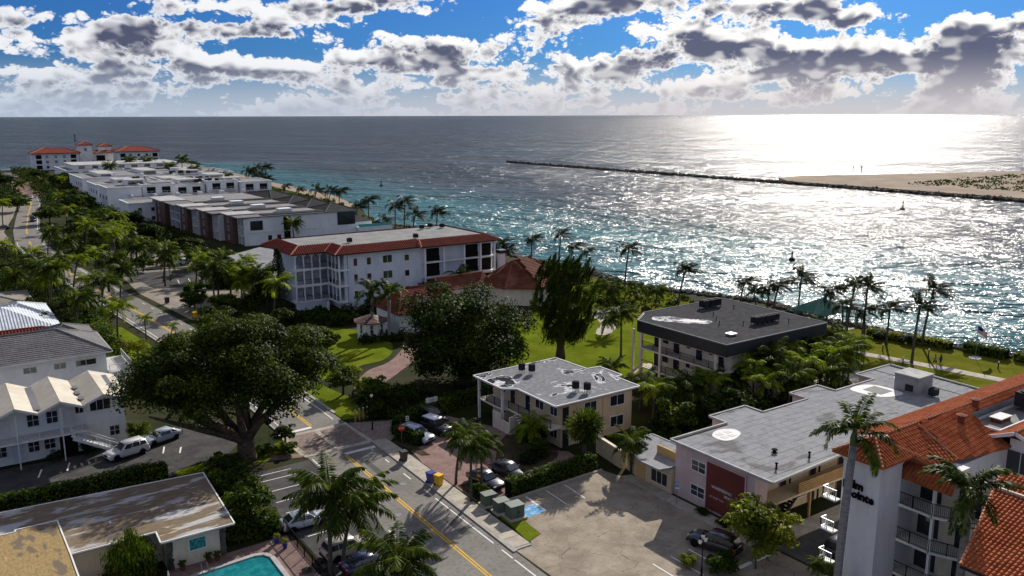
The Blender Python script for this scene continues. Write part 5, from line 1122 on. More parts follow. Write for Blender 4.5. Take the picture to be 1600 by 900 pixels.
def palm(x, y, h, lean, kind, label, group=None, s=1.0, z0=0.0):
    t = thing('palm_tree' if kind != 'R' else 'royal_palm', label, 'palm', (x, y, z0), 0, group)
    sd = h*(.012 if kind == 'R' else .045); ex, ey = lean*.824+RNG.normal(0,sd), -lean*.566+RNG.normal(0,sd)
    n = 8; royal = kind == 'R'; r0 = (.24 if royal else .17)*(.7+.04*h)*s**.5
    pts = [(ex*(k/n)**1.7, ey*(k/n)**1.7, h*k/n-.1) for k in range(n+1)]
    rad = [r0*(1.35 if k == 0 else (1.1-.35*k/n if not royal else 1.12-.3*abs(k/n-.45))) for k in range(n+1)]
    hh = n
    part('trunk', MB().tube(pts, rad, 9), MT['royal_bark'] if royal else MT['palm_bark'], t, smooth=True)
    if royal: part('crownshaft', MB().tube([pts[-1], (ex,ey,h+.5), (ex,ey,h+1.2)], [r0*.95, r0*1.0, r0*.4], 9), MT['crownshaft'], t, smooth=True)
    cm = CROWN[kind][int(RNG.integers(len(CROWN[kind])))]
    c = part('crown', cm, None, t, (ex, ey, h+(.9 if royal else -.05)), (0, 0, RNG.uniform(-.35,.35) if kind == 'W' else RNG.uniform(0,6.28)))
    k = s*RNG.uniform(.92,1.08); c.scale = (k, k, k*RNG.uniform(.92,1.1)); return t
def crown_leaf(seed, rx, ry, rz, nl, per, size, mat, lr=.30, core=.18, zmin=-.45, aspect=.6, up=.25, name='crown', inner=.55):
    rs = np.random.default_rng(seed); Cs = []; Ns = []; sc = np.array([rx, ry, rz])
    for k in range(nl):
        z = rs.uniform(zmin, 1.0); a = k*2.39996+rs.uniform(-.3,.3); q = math.sqrt(max(0,1-z*z)); d = np.array([q*math.cos(a), q*math.sin(a), z])
        c = d*sc*rs.uniform(inner,.86); r = lr*(rx*ry*rz)**(1/3)*rs.uniform(.65,1.25)
        v = rs.normal(size=(per,3)); v /= np.linalg.norm(v, axis=1, keepdims=True); v[:,2] = np.where(v[:,2] < -.35, -v[:,2], v[:,2])
        Cs.append(c + v*r*rs.uniform(.55,1.05,(per,1))*np.array([1.1,1.1,.8])); Ns.append(v*.8+rs.normal(0,.55,(per,3))+np.array([0,0,up]))
    m = int(nl*per*core); v = rs.normal(size=(m,3)); v /= np.linalg.norm(v, axis=1, keepdims=True); v[:,2] = np.maximum(v[:,2], zmin)
    Cs.append(v*sc*rs.uniform(.05,.62,(m,1))); Ns.append(rs.normal(size=(m,3)))
    V, F = leaf_cloud(np.concatenate(Cs), np.concatenate(Ns), size, rs, aspect); return np_mesh(name, V, F, mat)
def limbs(root, trunk_h, r, ends, seed=0, mat='bark', fork=None):
    rs = random.Random(seed); m = MB(); fz = fork or trunk_h
    m.tube([(0,0,-.2),(0,0,trunk_h*.35),(0,0,trunk_h)], [r*1.45, r*1.05, r*.95], 10)
    tr = part('trunk', m, MT[mat], root, smooth=True); b = MB()
    for e in ends:
        e = Vector(e); s = Vector((rs.uniform(-.3,.3)*r, rs.uniform(-.3,.3)*r, fz*.9)); mid = s.lerp(e, .5)+Vector((rs.uniform(-.5,.5), rs.uniform(-.5,.5), rs.uniform(-.6,.2)*e.z*.1)); q = s.lerp(e, .25)+Vector((0,0,.1))
        b.tube([s, q, mid, e], [r*.62, r*.5, r*.36, r*.12], 7)
        for k in range(3):
            a = mid.lerp(e, .2+.25*k); b.tube([a, a+Vector((rs.uniform(-2,2), rs.uniform(-2,2), rs.uniform(.6,2)))], [r*.2, r*.06], 5)
    part('limbs', b, MT[mat], root, smooth=True); return tr
def big_trees():
    t = thing('shade_tree', 'huge spreading broadleaf tree with forked dark trunk at the motel entrance', 'tree', (26.4, 91.2, 0))
    limbs(t, 2.6, .95, [(-8,3,8.5),(-5,6,10),(-10,-1,7.5),(1,4,11),(5,-3,10),(7,5,9.5),(-2,-4,9),(3,8,9),(-6,-3,8)], 4)
    part('crown', crown_leaf(21, 13.2, 10.8, 7.3, 105, 800, .175, LEAF_BIG, .22, .08, -.45, up=.6, inner=.42), None, t, (-.4, 2.8, 8.7))
    t = thing('banyan_tree', 'very dark dense round tree between patched roof and clubhouse', 'tree', (61.3, 101.5, 0))
    limbs(t, 2.4, .9, [(-5,2,7),(4,4,8),(2,-5,7),(-3,-4,8),(6,-1,7)], 6)
    part('crown', crown_leaf(22, 11.4, 10.2, 8.4, 70, 620, .20, LEAF_DARK, .25, .15, -.85, up=.6, inner=.52), None, t, (0, 0, 6.6))
    t = thing('casuarina_tree', 'tall feathery dark casuarina standing on the green lawn', 'tree', (80.4, 103.4, 0))
    limbs(t, 4.5, .62, [(-2,1,9),(2,1,10),(.5,-1.5,11),(0,.5,14),(2.5,-1,8)], 8)
    rs = np.random.default_rng(9); Cs = []; Ns = []
    for k in range(170):
        z = rs.uniform(3.0,15.0); rr = 5.0*math.sin(math.pi*min(1,(z-1.8)/14.6))**.6; a = rs.uniform(0,6.28); q = rs.uniform(.30,1.12)*rr
        c = np.array([q*math.cos(a)+.5, q*math.sin(a), z]); n = 150; d = np.array([.35+.15*math.cos(a), -.2+.15*math.sin(a), 1.0]); d /= np.linalg.norm(d); u = rs.uniform(0,1,(n,1))
        Cs.append(c+d*(u*2.6-.6)+rs.normal(0,.38,(n,3))*(1.1-u)); Ns.append(rs.normal(size=(n,3)))
    C = np.concatenate(Cs); n = len(C); D = np.array([.35,-.22,.95])+rs.normal(0,.33,(n,3)); D /= np.linalg.norm(D,axis=1,keepdims=True); S = np.cross(D, rs.normal(size=(n,3))); S /= np.linalg.norm(S,axis=1,keepdims=True)
    l = rs.uniform(.22,.5,(n,1)); V = np.stack([C-D*l, C-S*.06, C+D*l, C+S*.06],1).reshape(-1,3); part('crown', np_mesh('crown', V, np.arange(4*n).reshape(-1,4), LEAF_NEEDLE), None, t)
    t = thing('conical_pine', 'dark conical pine beside the arched loggias', 'tree', (56.0, 163.5, 0)); part('trunk', MB().tube([(0,0,0),(0,0,6),(0,0,12.5)],[.28,.2,.04],7), MT['bark'], t); Cs = []; Ns = []
    for k in range(60):
        z = 1.5+11*(k/60); r = 2.7*(1-(z-1)/12.5)+.25; n = 90; a = rs.uniform(0,6.28,n); q = r*np.sqrt(rs.uniform(0,1,n)); Cs.append(np.c_[q*np.cos(a), q*np.sin(a), z-q*.18+rs.normal(0,.12,n)]); Ns.append(np.c_[np.cos(a)*.4, np.sin(a)*.4, np.ones(n)]+rs.normal(0,.4,(n,3)))
    V, F = leaf_cloud(np.concatenate(Cs), np.concatenate(Ns), .20, rs, .35); part('crown', np_mesh('crown', V, F, LEAF_DARK), None, t)
big_trees()
TREE = {'mid': [crown_leaf(40+i, 1, 1, .82, 24, 120, .070, LEAF_MID, .30, .15, -.55, up=.5, inner=.45) for i in range(3)], 'dark': [crown_leaf(50+i, 1, 1, .85, 24, 120, .070, LEAF_DARK, .30, .2, -.6, up=.5, inner=.45) for i in range(3)], 'yel': [crown_leaf(60+i, 1, 1, .8, 30, 120, .058, LEAF_YEL, .30, .2, -.5, up=.5, inner=.45) for i in range(2)], 'red': [crown_leaf(66, 1, 1, .8, 16, 70, .10, LEAF_RED, .36, .2, -.5)]}
def tree(x, y, h, r, kind, label, group=None, name='tree', bare=.3):
    t = thing(name, label, 'tree' if name == 'tree' else 'shrub', (x, y, 0), 0, group)
    cz = max(h-r*.8, h*.5); rz = h-cz if name == 'tree' else h*.62
    if name != 'tree': cz = h*.42
    m = MB(); rs = random.Random(int(x*10+y)); m.tube([(0,0,-.1),(.1,0,cz*.5),(0,.1,cz)], [.10+.025*h, .08+.018*h, .05+.01*h], 7)
    for k in range(4): m.tube([(0,0,cz*.55),(rs.uniform(-.6,.6)*r, rs.uniform(-.6,.6)*r, cz+rs.uniform(0,.4)*rz)], [.05+.012*h,.03], 5)
    part('trunk', m, MT['bark'], t); c = part('crown', TREE[kind][rs.randrange(len(TREE[kind]))], None, t, (0,0,cz), (0,0,rs.uniform(0,6.28))); c.scale = (r, r*rs.uniform(.9,1.1), rz*1.15); return t
TREES = [(44.4,311.0,9.4,8.1,'mid','broad round green tree beside the street below the white blocks'),(35.6,345,7.3,5.0,'mid','grey green tree at the kerb beside the parked dark van'),(52.4,386,7.5,5.8,'mid','tree rising behind the broad round street tree'),(44.6,352,10.2,4.7,'dark','tall dark tree next to the street between palms'),
 (50.8,230.9,4.3,3.0,'yel','small bright green tree in the car park island'),(40.6,152.6,4.6,3.7,'dark','round dark tree at the corner beside the street bins'),(58.5,243,5.2,5.0,'dark','dark tree in front of the townhouses, car park side'),(54.0,273,7.0,5.0,'dark','dark tree near second townhouse front'),(58.1,318,6.2,5.2,'dark','dark tree below small white block'),(51.9,183.0,5.8,4.0,'dark','dark tree between car park and pale apartment building'),
 (48.0,125.7,6.0,4.1,'mid','green tree behind the huge spreading tree, by the lawn'),(45.8,98.6,4.6,2.4,'mid','leafy tree beside the brick crossing'),(44.5,106.2,4.4,2.4,'mid','leafy tree at the lawn entrance near the street'),(30,398,7.5,6.4,'mid','tree on the left of the far street'),(37.0,548,7.0,7.0,'dark','dark tree at the far left street end'),(63.2,520,8.7,7.0,'dark','dark tree near farthest long white building end'),(58,590,6.2,7.0,'dark','dark tree before far condominium left wing'),
 (152,642,7.0,8.0,'dark','dark tree right of the far condominium'),(163,656,6.2,8.0,'dark','outermost dark tree right of the far condominium'),(82.0,151.9,4.3,3.4,'dark','dark bushy tree before windows of the pale apartment building'),(88,152.4,4.8,3.2,'dark','second dark bushy tree before the pale apartment building'),(75.4,152.2,3.6,2.6,'dark','small dark tree at foot of pale apartment wall'),
 (21.6,75.0,5.2,2.5,'mid','leafy green tree at the corner of stained roof house'),(21.8,81.0,4.4,2.3,'mid','leafy green tree by the stained roof end wall'),(22.6,86.4,3.6,2.2,'mid','small leafy tree under the huge spreading tree'),(14,161.6,5.6,2.2,'mid','tree beside the white metal roof'),(13.0,175,5.6,2.6,'dark','tree between white metal roof and bungalow'),(20.6,147,4.4,2.8,'mid','tree beyond grey tiled roof'),(24.9,141.6,3.4,1.8,'yel','yellow green bushy tree beside the terrace'),
 (31.6,93.4,2.6,1.5,'dark','small dark tree beside left lamp at the crossing'),(56.6,44.2,5.4,3.6,'yel','round yellow green frangipani tree beside the sign wall'),(17.4,103.2,3.0,1.5,'mid','small tree at the motel stair end'),(78.5,66.0,6.0,3.6,'dark','dark tree between pink building and black fascia block'),(71.5,69.0,5.0,2.8,'mid','leafy tree between patched roof and black fascia block'),
 (50.5,146.0,4.2,3.0,'dark','dark tree below the arched loggias'),(69.5,147.6,4.0,3.0,'dark','dark tree at the inner corner below the loggias'),(41.5,172,4.2,3.0,'dark','dark tree at the street edge of the far car court'),(45.5,166.0,4.4,3.4,'mid','green tree at the near corner of far car court'),(57.6,176,5.2,3.6,'dark','dark tree between far car court and loggia pine'),(56.5,222,5.0,3.6,'dark','dark tree between the two far car parks'),(42.5,224,4.4,3.0,'mid','green tree at the far car court entrance'),(72,116,4.0,3.2,'dark','bushy dark tree beside the round dark tree, lawn side')]
for x, y, h, r, k, lab in TREES: tree(x, y, h, r, k, lab)
SHRUBS = [(48.6,112.5,2.0,1.6,'yel','yellow green shrub near the paved lawn path'),(47.2,104.6,2.6,1.9,'yel','bright yellow green shrub beside the street lamp'),(22.4,136,2.2,1.8,'yel','yellow green shrub just beyond the terrace'),(24.6,131,1.8,1.6,'yel','yellow shrub between terrace and street'),(23.5,147,1.6,1.4,'red','reddish shrub by the grass strip'),(52.1,44.4,1.9,1.5,'mid','clipped round green bush by the twin lantern'),(50.4,46.6,1.1,.9,'yel','small yellow green bush by the twin lantern'),(66.4,63.2,1.6,1.6,'red','red leaved shrub behind the pink building'),(69.0,63.4,1.5,1.5,'red','second red leaved shrub behind the pink building'),(56.2,77.4,2.6,2.0,'dark','dark shrub against the beige apartment house'),(54.0,73.4,2.0,1.6,'dark','dark shrub in the curved driveway bed'),(52.0,72.6,1.2,1.2,'dark','low dark shrub at the tip of driveway bed'),(43.0,68.6,1.4,1.1,'mid','green shrub under the driveway palms'),(30.9,90.4,1.5,1.3,'mid','green shrub at the left crossing corner'),(28.6,92.0,1.2,1.2,'mid','low shrub at the foot of huge tree'),(63.2,129.0,1.4,1.4,'mid','low shrub under the royal palms'),(44.6,95.6,2.4,1.7,'dark','dark shrub behind the wooden posts'),(12.2,103.6,1.6,1.2,'dark','dark shrub under the motel stairs'),(8.6,103.4,1.2,.9,'dark','dark shrub against motel ground floor'),(132.5,81,1.6,1.6,'dark','round dark bush beside the path palms'),(133.4,76.6,1.7,1.5,'dark','dark bush at the foot of leaning shore palm'),(58.4,49.9,.9,.8,'dark','low dark plant below the sign wall'),(58.5,52.6,.8,.7,'dark','small low plant at foot of pink wall')]
for x, y, h, r, k, lab in SHRUBS: tree(x, y, h, r, k, lab, name='shrub')
def hedge(pts, w, h, label, mat=LEAF_HEDGE, dens=46, size=.13):
    rs = np.random.default_rng(int(pts[0][0]*13+pts[0][1]*7)); t = wthing('hedge', label, 'hedge', (pts[0][0], pts[0][1], 0)); core = MB(); Cs = []; Ns = []
    for a, b in zip(pts, pts[1:]):
        a, b = np.array(a, float), np.array(b, float); d = b-a; L = np.linalg.norm(d); d /= L; s = np.array([-d[1], d[0]])
        core.bar((*a, h*.47), (*b, h*.47), w*.8, h*.86)
        for face in range(3):
            area = L*(w if face == 0 else h); n = int(area*dens); u = rs.uniform(0,L,n); v = rs.uniform(-.5,.5,n)
            if face == 0: P = np.c_[a[0]+d[0]*u+s[0]*v*w, a[1]+d[1]*u+s[1]*v*w, h+rs.normal(0,.07,n)+.10*np.sin(u*1.7)]; N = np.tile([0,0,1.0],(n,1))
            else:
                g = 1 if face == 1 else -1; P = np.c_[a[0]+d[0]*u+s[0]*g*(w/2+rs.normal(0,.05,n)), a[1]+d[1]*u+s[1]*g*(w/2+rs.normal(0,.05,n)), (v+.5)*h]; N = np.tile([s[0]*g, s[1]*g, .3],(n,1))
            Cs.append(P); Ns.append(N+rs.normal(0,.6,(n,3)))
    V, F = leaf_cloud(np.concatenate(Cs), np.concatenate(Ns), size, rs, .65); part('foliage', np_mesh('foliage', V, F, mat), None, t); part('shade_core', core, MT['hedge_shade'], t)  # near-black box inside paints the shaded depth of the hedge
M('hedge_shade', (.008,.013,.005), (.012,.02,.006), .95, 3)  # darkened leaf colour for the shade inside hedges
hedge([(45.4,66.9),(50,67.0),(57.0,67.3)], 1.3, 1.7, 'clipped bright topped hedge between driveway and cracked car park')
hedge([(43.4,87.6),(44.6,83.6)], 1.2, 1.6, 'short dark hedge carrying the stop sign'); hedge([(43.6,88.4),(47.4,91.0),(60,93.8)], 1.3, 1.9, 'long dark hedge behind the parked white car')
hedge([(-8,91.6),(17.8,90.9)], 1.6, 1.9, 'long dark hedge between motel car park and stained roof'); hedge([(18.6,74.0),(23.6,72.9)], 2.2, 1.9, 'clipped green hedge between pool and car park')
hedge([(133.5,84.0),(134.2,78)], 1.6, 1.2, 'green shore hedge nearest the gazebo', LEAF_YEL, 30, .17); hedge([(135.2,77.2),(136.0,70.5)], 1.8, 1.3, 'green shore hedge beyond the walkers', LEAF_YEL, 30, .17); hedge([(137.0,68.8),(137.8,62.5)], 2.0, 1.6, 'green shore hedge behind the flagpole', LEAF_HEDGE, 30, .17); hedge([(138.4,61.6),(139.4,52)], 1.8, 1.3, 'green shore hedge beyond flagpole towards the frame edge', LEAF_YEL, 30, .17)
hedge([(47.2,193.6),(56,190)], 1.4, 1.3, 'clipped hedge in the far car park beside white parked car'); hedge([(44.6,190.4),(47,194.2)], 1.6, 1.6, 'short clipped hedge end in the far car park')
hedge([(22.2,160),(26.2,200)], 1.6, 1.4, 'street side hedge left of the road', LEAF_MID, 24, .2); hedge([(105,80),(112,77.5)], .9, 1.2, 'low hedge by the fence at the shore lawn', LEAF_MID, 26, .15)
def undergrowth(label, region, n, hmax, mat, seed, size=.22, per=60, avoid=()):
    rs = np.random.default_rng(seed); Cs = []; Ns = []; x0 = min(p[0] for p in region); x1 = max(p[0] for p in region); y0 = min(p[1] for p in region); y1 = max(p[1] for p in region); k = 0; tries = 0
    while k < n and tries < n*20:
        tries += 1; x, y = rs.uniform(x0,x1), rs.uniform(y0,y1)
        if not pip(x, y, region) or any(a <= x <= b and c <= y <= d for a, b, c, d in avoid): continue
        r = rs.uniform(.7,1.6)*hmax*.45; hh = rs.uniform(.45,1.0)*hmax; v = rs.normal(size=(per,3)); v /= np.linalg.norm(v,axis=1,keepdims=True); v[:,2] = np.abs(v[:,2])
        Cs.append(np.array([x,y,hh*.25])+v*np.array([r,r,hh*.75])*rs.uniform(.6,1.05,(per,1))); Ns.append(v+rs.normal(0,.6,(per,3))); k += 1
    V, F = leaf_cloud(np.concatenate(Cs), np.concatenate(Ns), size, rs, .6); o = part('undergrowth', np_mesh('undergrowth', V, F, mat), None, None); o['kind'] = 'stuff'; o['label'] = label
undergrowth('dense planting left of the street', [(16.8,172),(26,166),(27,190),(22,240),(19,285),(6,285),(6,200),(15,198)], 300, 2.8, LEAF_DARK, 1, .26)
undergrowth('dense planting beside the grass strip', [(19.6,138),(23.2,136),(24.2,150),(24,165),(17,172),(17,145)], 90, 2.4, LEAF_MID, 2, .24)
undergrowth('planting right of the street', [(39,228),(43,226),(42,262),(52,264),(66,252),(68,326),(58,326),(40,330),(30,290),(31,250)], 330, 3.2, LEAF_DARK, 3, .3)
undergrowth('planting below the pale apartment building', [(48,128),(53,147),(62,142),(76,146),(76,153.5),(64,153.5),(57,158),(46,158),(43,140)], 220, 2.2, LEAF_DARK, 4, .22, 60, [(60,80,128,143)])
undergrowth('planting around the bay of the dormer house', [(57.5,128.6),(66,127.5),(66.5,131),(63.5,131),(59,131.4)], 26, 1.7, LEAF_DARK, 16, .2)
undergrowth('planting around the far car court', [(39.5,165),(46,160),(58,172),(60,186),(57.5,190),(56.5,182),(45.5,165.5),(41,170)], 70, 2.0, LEAF_MID, 17, .22)
undergrowth('planting by the crossing', [(44,94.5),(48,93),(58,95),(52,104),(49,107),(45,104)], 90, 1.9, LEAF_DARK, 5, .2)
undergrowth('planting behind the pink building', [(64.8,61.5),(80.6,61.5),(80.4,70),(70.5,72.5),(69.8,72),(64.8,66)], 130, 2.0, LEAF_DARK, 6, .2)
undergrowth('planting between pink building and shore block', [(80.6,61),(101,61),(103,69.8),(81,69.8)], 190, 3.0, LEAF_DARK, 7, .2)
undergrowth('sea grape along the lawn shore', [(112,118),(128,119),(131,132),(128,148),(130,168),(124,182),(118,160),(108,132)], 150, 1.7, LEAF_MID, 8, .28)
undergrowth('trees and planting up the far street', [(50,340),(60,330),(62,460),(65,530),(66,690),(52,690),(49,600),(46,480),(42,420)], 260, 5.0, LEAF_DARK, 9, .5)
undergrowth('planting left of the far street', [(4,440),(34,440),(41,520),(43,690),(4,690)], 200, 5.0, LEAF_DARK, 10, .5)
undergrowth('planting between the far buildings and beach', [(113,260),(131,262),(134,290),(148,345),(152,450),(146,520),(142,600),(143,520),(137,440),(128,380),(118,330)], 200, 2.4, LEAF_MID, 11, .4)
undergrowth('planting before the far condominium', [(97,680),(119,680),(119,712),(97,712)], 60, 6.0, LEAF_DARK, 12, .6)
undergrowth('garden by the stained roof', [(19.6,72.8),(24.2,75.5),(24.4,88),(19.8,89),(20.2,83)], 70, 1.6, LEAF_MID, 13, .17)
undergrowth('garden under the eave', [(6.4,62),(13,64),(13,72),(6.4,72)], 50, 1.4, LEAF_DARK, 14, .18)
undergrowth('planting beyond the casuarina lawn', [(70,90),(81,88),(80,91),(72,100),(69,100)], 50, 1.6, LEAF_MID, 15, .2)
# palms: rows in order, each named by its place in the row
ROWS = {
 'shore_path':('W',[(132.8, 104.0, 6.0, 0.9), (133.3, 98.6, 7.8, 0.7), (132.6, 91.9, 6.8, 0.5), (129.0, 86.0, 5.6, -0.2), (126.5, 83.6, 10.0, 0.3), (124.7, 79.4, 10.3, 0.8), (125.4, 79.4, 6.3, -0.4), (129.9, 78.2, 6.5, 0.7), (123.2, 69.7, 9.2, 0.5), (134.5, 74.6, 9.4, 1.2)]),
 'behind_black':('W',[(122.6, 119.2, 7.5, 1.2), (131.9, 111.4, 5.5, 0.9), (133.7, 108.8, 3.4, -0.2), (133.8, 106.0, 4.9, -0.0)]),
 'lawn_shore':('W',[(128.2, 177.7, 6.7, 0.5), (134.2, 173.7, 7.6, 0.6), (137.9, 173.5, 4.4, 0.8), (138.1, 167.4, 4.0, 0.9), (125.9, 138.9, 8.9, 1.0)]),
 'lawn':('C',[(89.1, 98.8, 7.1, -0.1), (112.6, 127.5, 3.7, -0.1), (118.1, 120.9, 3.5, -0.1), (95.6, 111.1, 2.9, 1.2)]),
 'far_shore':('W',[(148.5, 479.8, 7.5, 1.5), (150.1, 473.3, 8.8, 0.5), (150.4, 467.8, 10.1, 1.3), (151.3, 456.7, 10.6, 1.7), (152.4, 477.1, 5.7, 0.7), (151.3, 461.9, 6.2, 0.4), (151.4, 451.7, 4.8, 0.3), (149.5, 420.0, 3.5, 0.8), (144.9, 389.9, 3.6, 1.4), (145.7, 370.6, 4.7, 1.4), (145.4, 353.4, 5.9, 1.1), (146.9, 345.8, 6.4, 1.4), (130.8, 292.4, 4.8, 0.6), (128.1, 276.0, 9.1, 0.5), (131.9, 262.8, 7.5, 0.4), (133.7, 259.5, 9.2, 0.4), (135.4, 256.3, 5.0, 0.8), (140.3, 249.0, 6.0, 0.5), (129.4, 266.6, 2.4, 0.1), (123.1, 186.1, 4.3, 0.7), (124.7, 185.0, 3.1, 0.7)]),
 'white_block':('C',[(84.7, 518.3, 7.8, 1.1), (102.9, 558.4, 9.6, 1.2), (112.4, 558.4, 8.9, 0.8), (80.1, 415.7, 5.2, 0.7), (116.4, 518.8, 7.0, 0.6), (117.3, 490.5, 11.9, 0.9), (120.5, 477.9, 6.9, 0.5), (126.8, 473.6, 4.5, 1.0), (122.3, 429.9, 5.7, 0.7), (103.4, 438.7, 3.1, 0.2)]),
 'town':('C',[(90.3, 247.8, 6.2, 0.3), (106.8, 262.4, 5.0, 0.2), (40.1, 218.5, 7.4, 0.6), (40.8, 252.9, 6.7, 0.8), (45.9, 173.4, 7.9, 0.0), (52.0, 173.6, 6.3, -0.5), (52.8, 170.8, 6.0, 0.2), (49.9, 149.8, 8.3, 0.6), (43.4, 206.4, 6.0, 0.8)]),
 'left_road':('C',[(17.6, 184.5, 9.1, 1.0), (24.8, 190.0, 5.2, 0.3), (31.0, 189.5, 6.8, 0.6), (23.8, 151.6, 6.6, 1.0), (25.4, 228.6, 8.6, 0.9), (33.7, 251.3, 9.5, 0.9), (13.0, 201.9, 5.4, 0.5), (17.5, 224.2, 6.8, 0.3), (16.5, 195.7, 8.0, 0.9), (23.4, 198.6, 8.3, 1.3), (25.8, 178.9, 6.4, 0.9), (14.6, 246.6, 6.5, 0.8), (25.8, 263.1, 7.1, 0.9), (30.4, 215.3, 6.8, 1.0), (30.8, 201.7, 7.1, 1.0), (21.5, 351.5, 8.0, 1.2), (48.3, 489.6, 6.4, 1.0), (56.3, 484.1, 7.1, 1.4), (47.3, 383.8, 7.7, 1.3), (43.1, 386.7, 6.5, 1.2), (39.0, 496.0, 4.8, 0.6), (37.8, 319.4, 7.5, 1.0), (19.4, 165.1, 6.4, 0.9), (40.6, 228.8, 6.5, 0.7)]),
 'left_small':('C',[(28.3, 151.6, 4.2, 0.2), (31.9, 150.1, 2.7, 0.5), (33.0, 145.3, 2.2, 0.4)]),
 'royal_lawn':('R',[(61.4, 132.5, 7.2, 0.3), (63.3, 129.6, 7.1, 0.2), (89.4, 149.4, 4.1, 0.1), (66.4, 102.7, 2.9, 0.0)]),
 'drive':('R',[(42.4, 72.2, 5.5, 0.4), (41.5, 67.7, 6.4, 0.1), (43.5, 68.9, 5.2, 0.0)]),
 'near':('C',[(24.4, 62.5, 7.6, 0.5), (25.9, 63.4, 5.5, 1.0), (25.8, 52.2, 5.8, -0.1)]),
 'right_royal':('R',[(59.6, 37.8, 12.7, -0.6), (70.4, 33.4, 6.5, -0.4)]),
 'right_small':('C',[(58.9, 38.3, 1.6, -0.2), (54.7, 43.0, 3.1, -0.1)]),
 'clump':('C',[(84.7, 71.2, 4.4, -0.4), (84.5, 68.4, 6.4, -0.1), (88.6, 68.6, 6.1, -0.4), (95.0, 70.5, 6.8, -0.2), (98.8, 71.3, 6.5, 0.2), (100.6, 70.0, 4.7, 0.1), (79.9, 74.6, 3.5, -0.3), (77.8, 76.0, 3.1, -0.5), (74.3, 78.4, 3.5, -0.1), (105.4, 70.2, 5.3, 0.3), (77.2, 86.1, 3.3, -0.4), (54.8, 75.8, 2.8, 0.1), (59.4, 63.8, 3.7, -0.1)]),
}
_r = random.Random(12)
ROWS['car_court'] = ('C', [(47.5,176.4,6.2,.4),(56.2,186,6.5,.4)])
for zone, n, (xa, xb, ya, yb) in (('left_road', 6, (17.5,25.5,172,232)), ('town', 12, (39,46,226,300)), ('town', 4, (46,56,256,300)), ('left_small', 0, (0,0,0,0)), ('car_court', 11, (42,58,168,222))):
    kd, L_ = ROWS[zone]
    for k in range(n):
        if len(L_) < 30: L_.append((round(_r.uniform(xa,xb),1), round(_r.uniform(ya,yb),1), round(_r.uniform(4.5,8),1), round(_r.uniform(0,.9),1)))
ROWS['clump'][1].extend([(83.5,66.5,5.3,.2),(86.5,64.6,5.8,.3),(90.5,66.2,6.4,.2),(93,63.8,5.4,.1),(96.5,66,6.6,.3),(99.6,65.6,6.6,.4),(103.5,67.6,6.6,.4),(104.6,73,6.8,.5),(80.2,71.5,4.4,.1),(76.0,72.6,4.6,0),(72.8,74.4,4.2,.1),(88.4,69.6,7.0,.2),(101.6,69.0,5.6,.2)])
ROWS['right_royal'] = ('R', [(57.4,37.0,12.6,.3),(61.0,29.2,9.7,.2)])
ROWS['right_small'] = ('C', [(57.6,38.9,1.5,0),(54.7,43.0,3.1,-.1)])
PHR = {'shore_path': ('wind-blown palm of the shore path row', 'counting from gazebo', 1.2), 'behind_black': ('wind-blown palm behind the black fascia roof', 'counting from lawn', 1.2), 'lawn_shore': ('wind-blown palm beyond the casuarina', 'counting from clubhouse', 1.2), 'lawn': ('palm on the green lawn', 'counting from black fascia block', 1.0),
 'far_shore': ('small distant palm along the inlet edge', 'counting from the far end', 1.6), 'white_block': ('distant palm among long white roofs', 'counting from far street', 1.4), 'town': ('palm among car parks and townhouses', 'counting from townhouse side wall', 1.15), 'left_road': ('palm of the thicket left of street', 'counting from white metal roof', 1.15), 'left_small': ('small young palm beside grass strip', 'counting from terrace', .6),
 'royal_lawn': ('bushy royal palm near the dormer house', 'counting from the street', 1.2), 'drive': ('palm of the clump by the driveway mouth', 'counting from the street', .78), 'near': ('large coconut palm by the pool car park', 'counting from the pool', 1.2), 'car_court': ('palm around the far car court', 'counting from the huge tree', 1.1), 'right_royal': ('royal palm before the orange tiled condominium', 'counting from its tower', 1.15), 'right_small': ('small palm near the tower foot', 'counting from the tower', .45), 'clump': ('palm of the clump around black fascia block', 'counting from street corner', 1.0)}
for key, (kind, L) in ROWS.items():
    ph, how, s = PHR[key]
    for i, (x, y, h, lean) in enumerate(L):
        k = 'Y' if key in ('left_small',) or (key in ('left_road','clump','town','car_court') and i % 2 == 1) or False else ('C' if key == 'drive' else kind)
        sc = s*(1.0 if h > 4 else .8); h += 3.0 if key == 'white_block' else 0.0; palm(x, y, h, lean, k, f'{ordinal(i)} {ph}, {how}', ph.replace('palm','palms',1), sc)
# cabbage palm with a dense fan crown
t = thing('cabbage_palm', 'stout cabbage palm with shaggy round crown at corner of beige apartment house', 'palm', (56.8, 68.6, 0)); part('trunk', MB().tube([(0,0,-.1),(0,0,2),(.1,0,3.8)],[.3,.26,.3],9), MT['palm_bark'], t)
rs = np.random.default_rng(3); n = 2600; v = rs.normal(size=(n,3)); v /= np.linalg.norm(v,axis=1,keepdims=True); C = v*rs.uniform(.5,2.0,(n,1))*np.array([1.05,1.05,1.0]); D = v+rs.normal(0,.25,(n,3))+np.array([0,0,-.25]); D /= np.linalg.norm(D,axis=1,keepdims=True); S = np.cross(D, rs.normal(size=(n,3))); S /= np.linalg.norm(S,axis=1,keepdims=True)
V = np.stack([C-D*.4, C-S*.05, C+D*.45, C+S*.05],1).reshape(-1,3); part('crown', np_mesh('crown', V, np.arange(4*n).reshape(-1,4), LEAF_PALM), None, t, (.1,0,4.5))
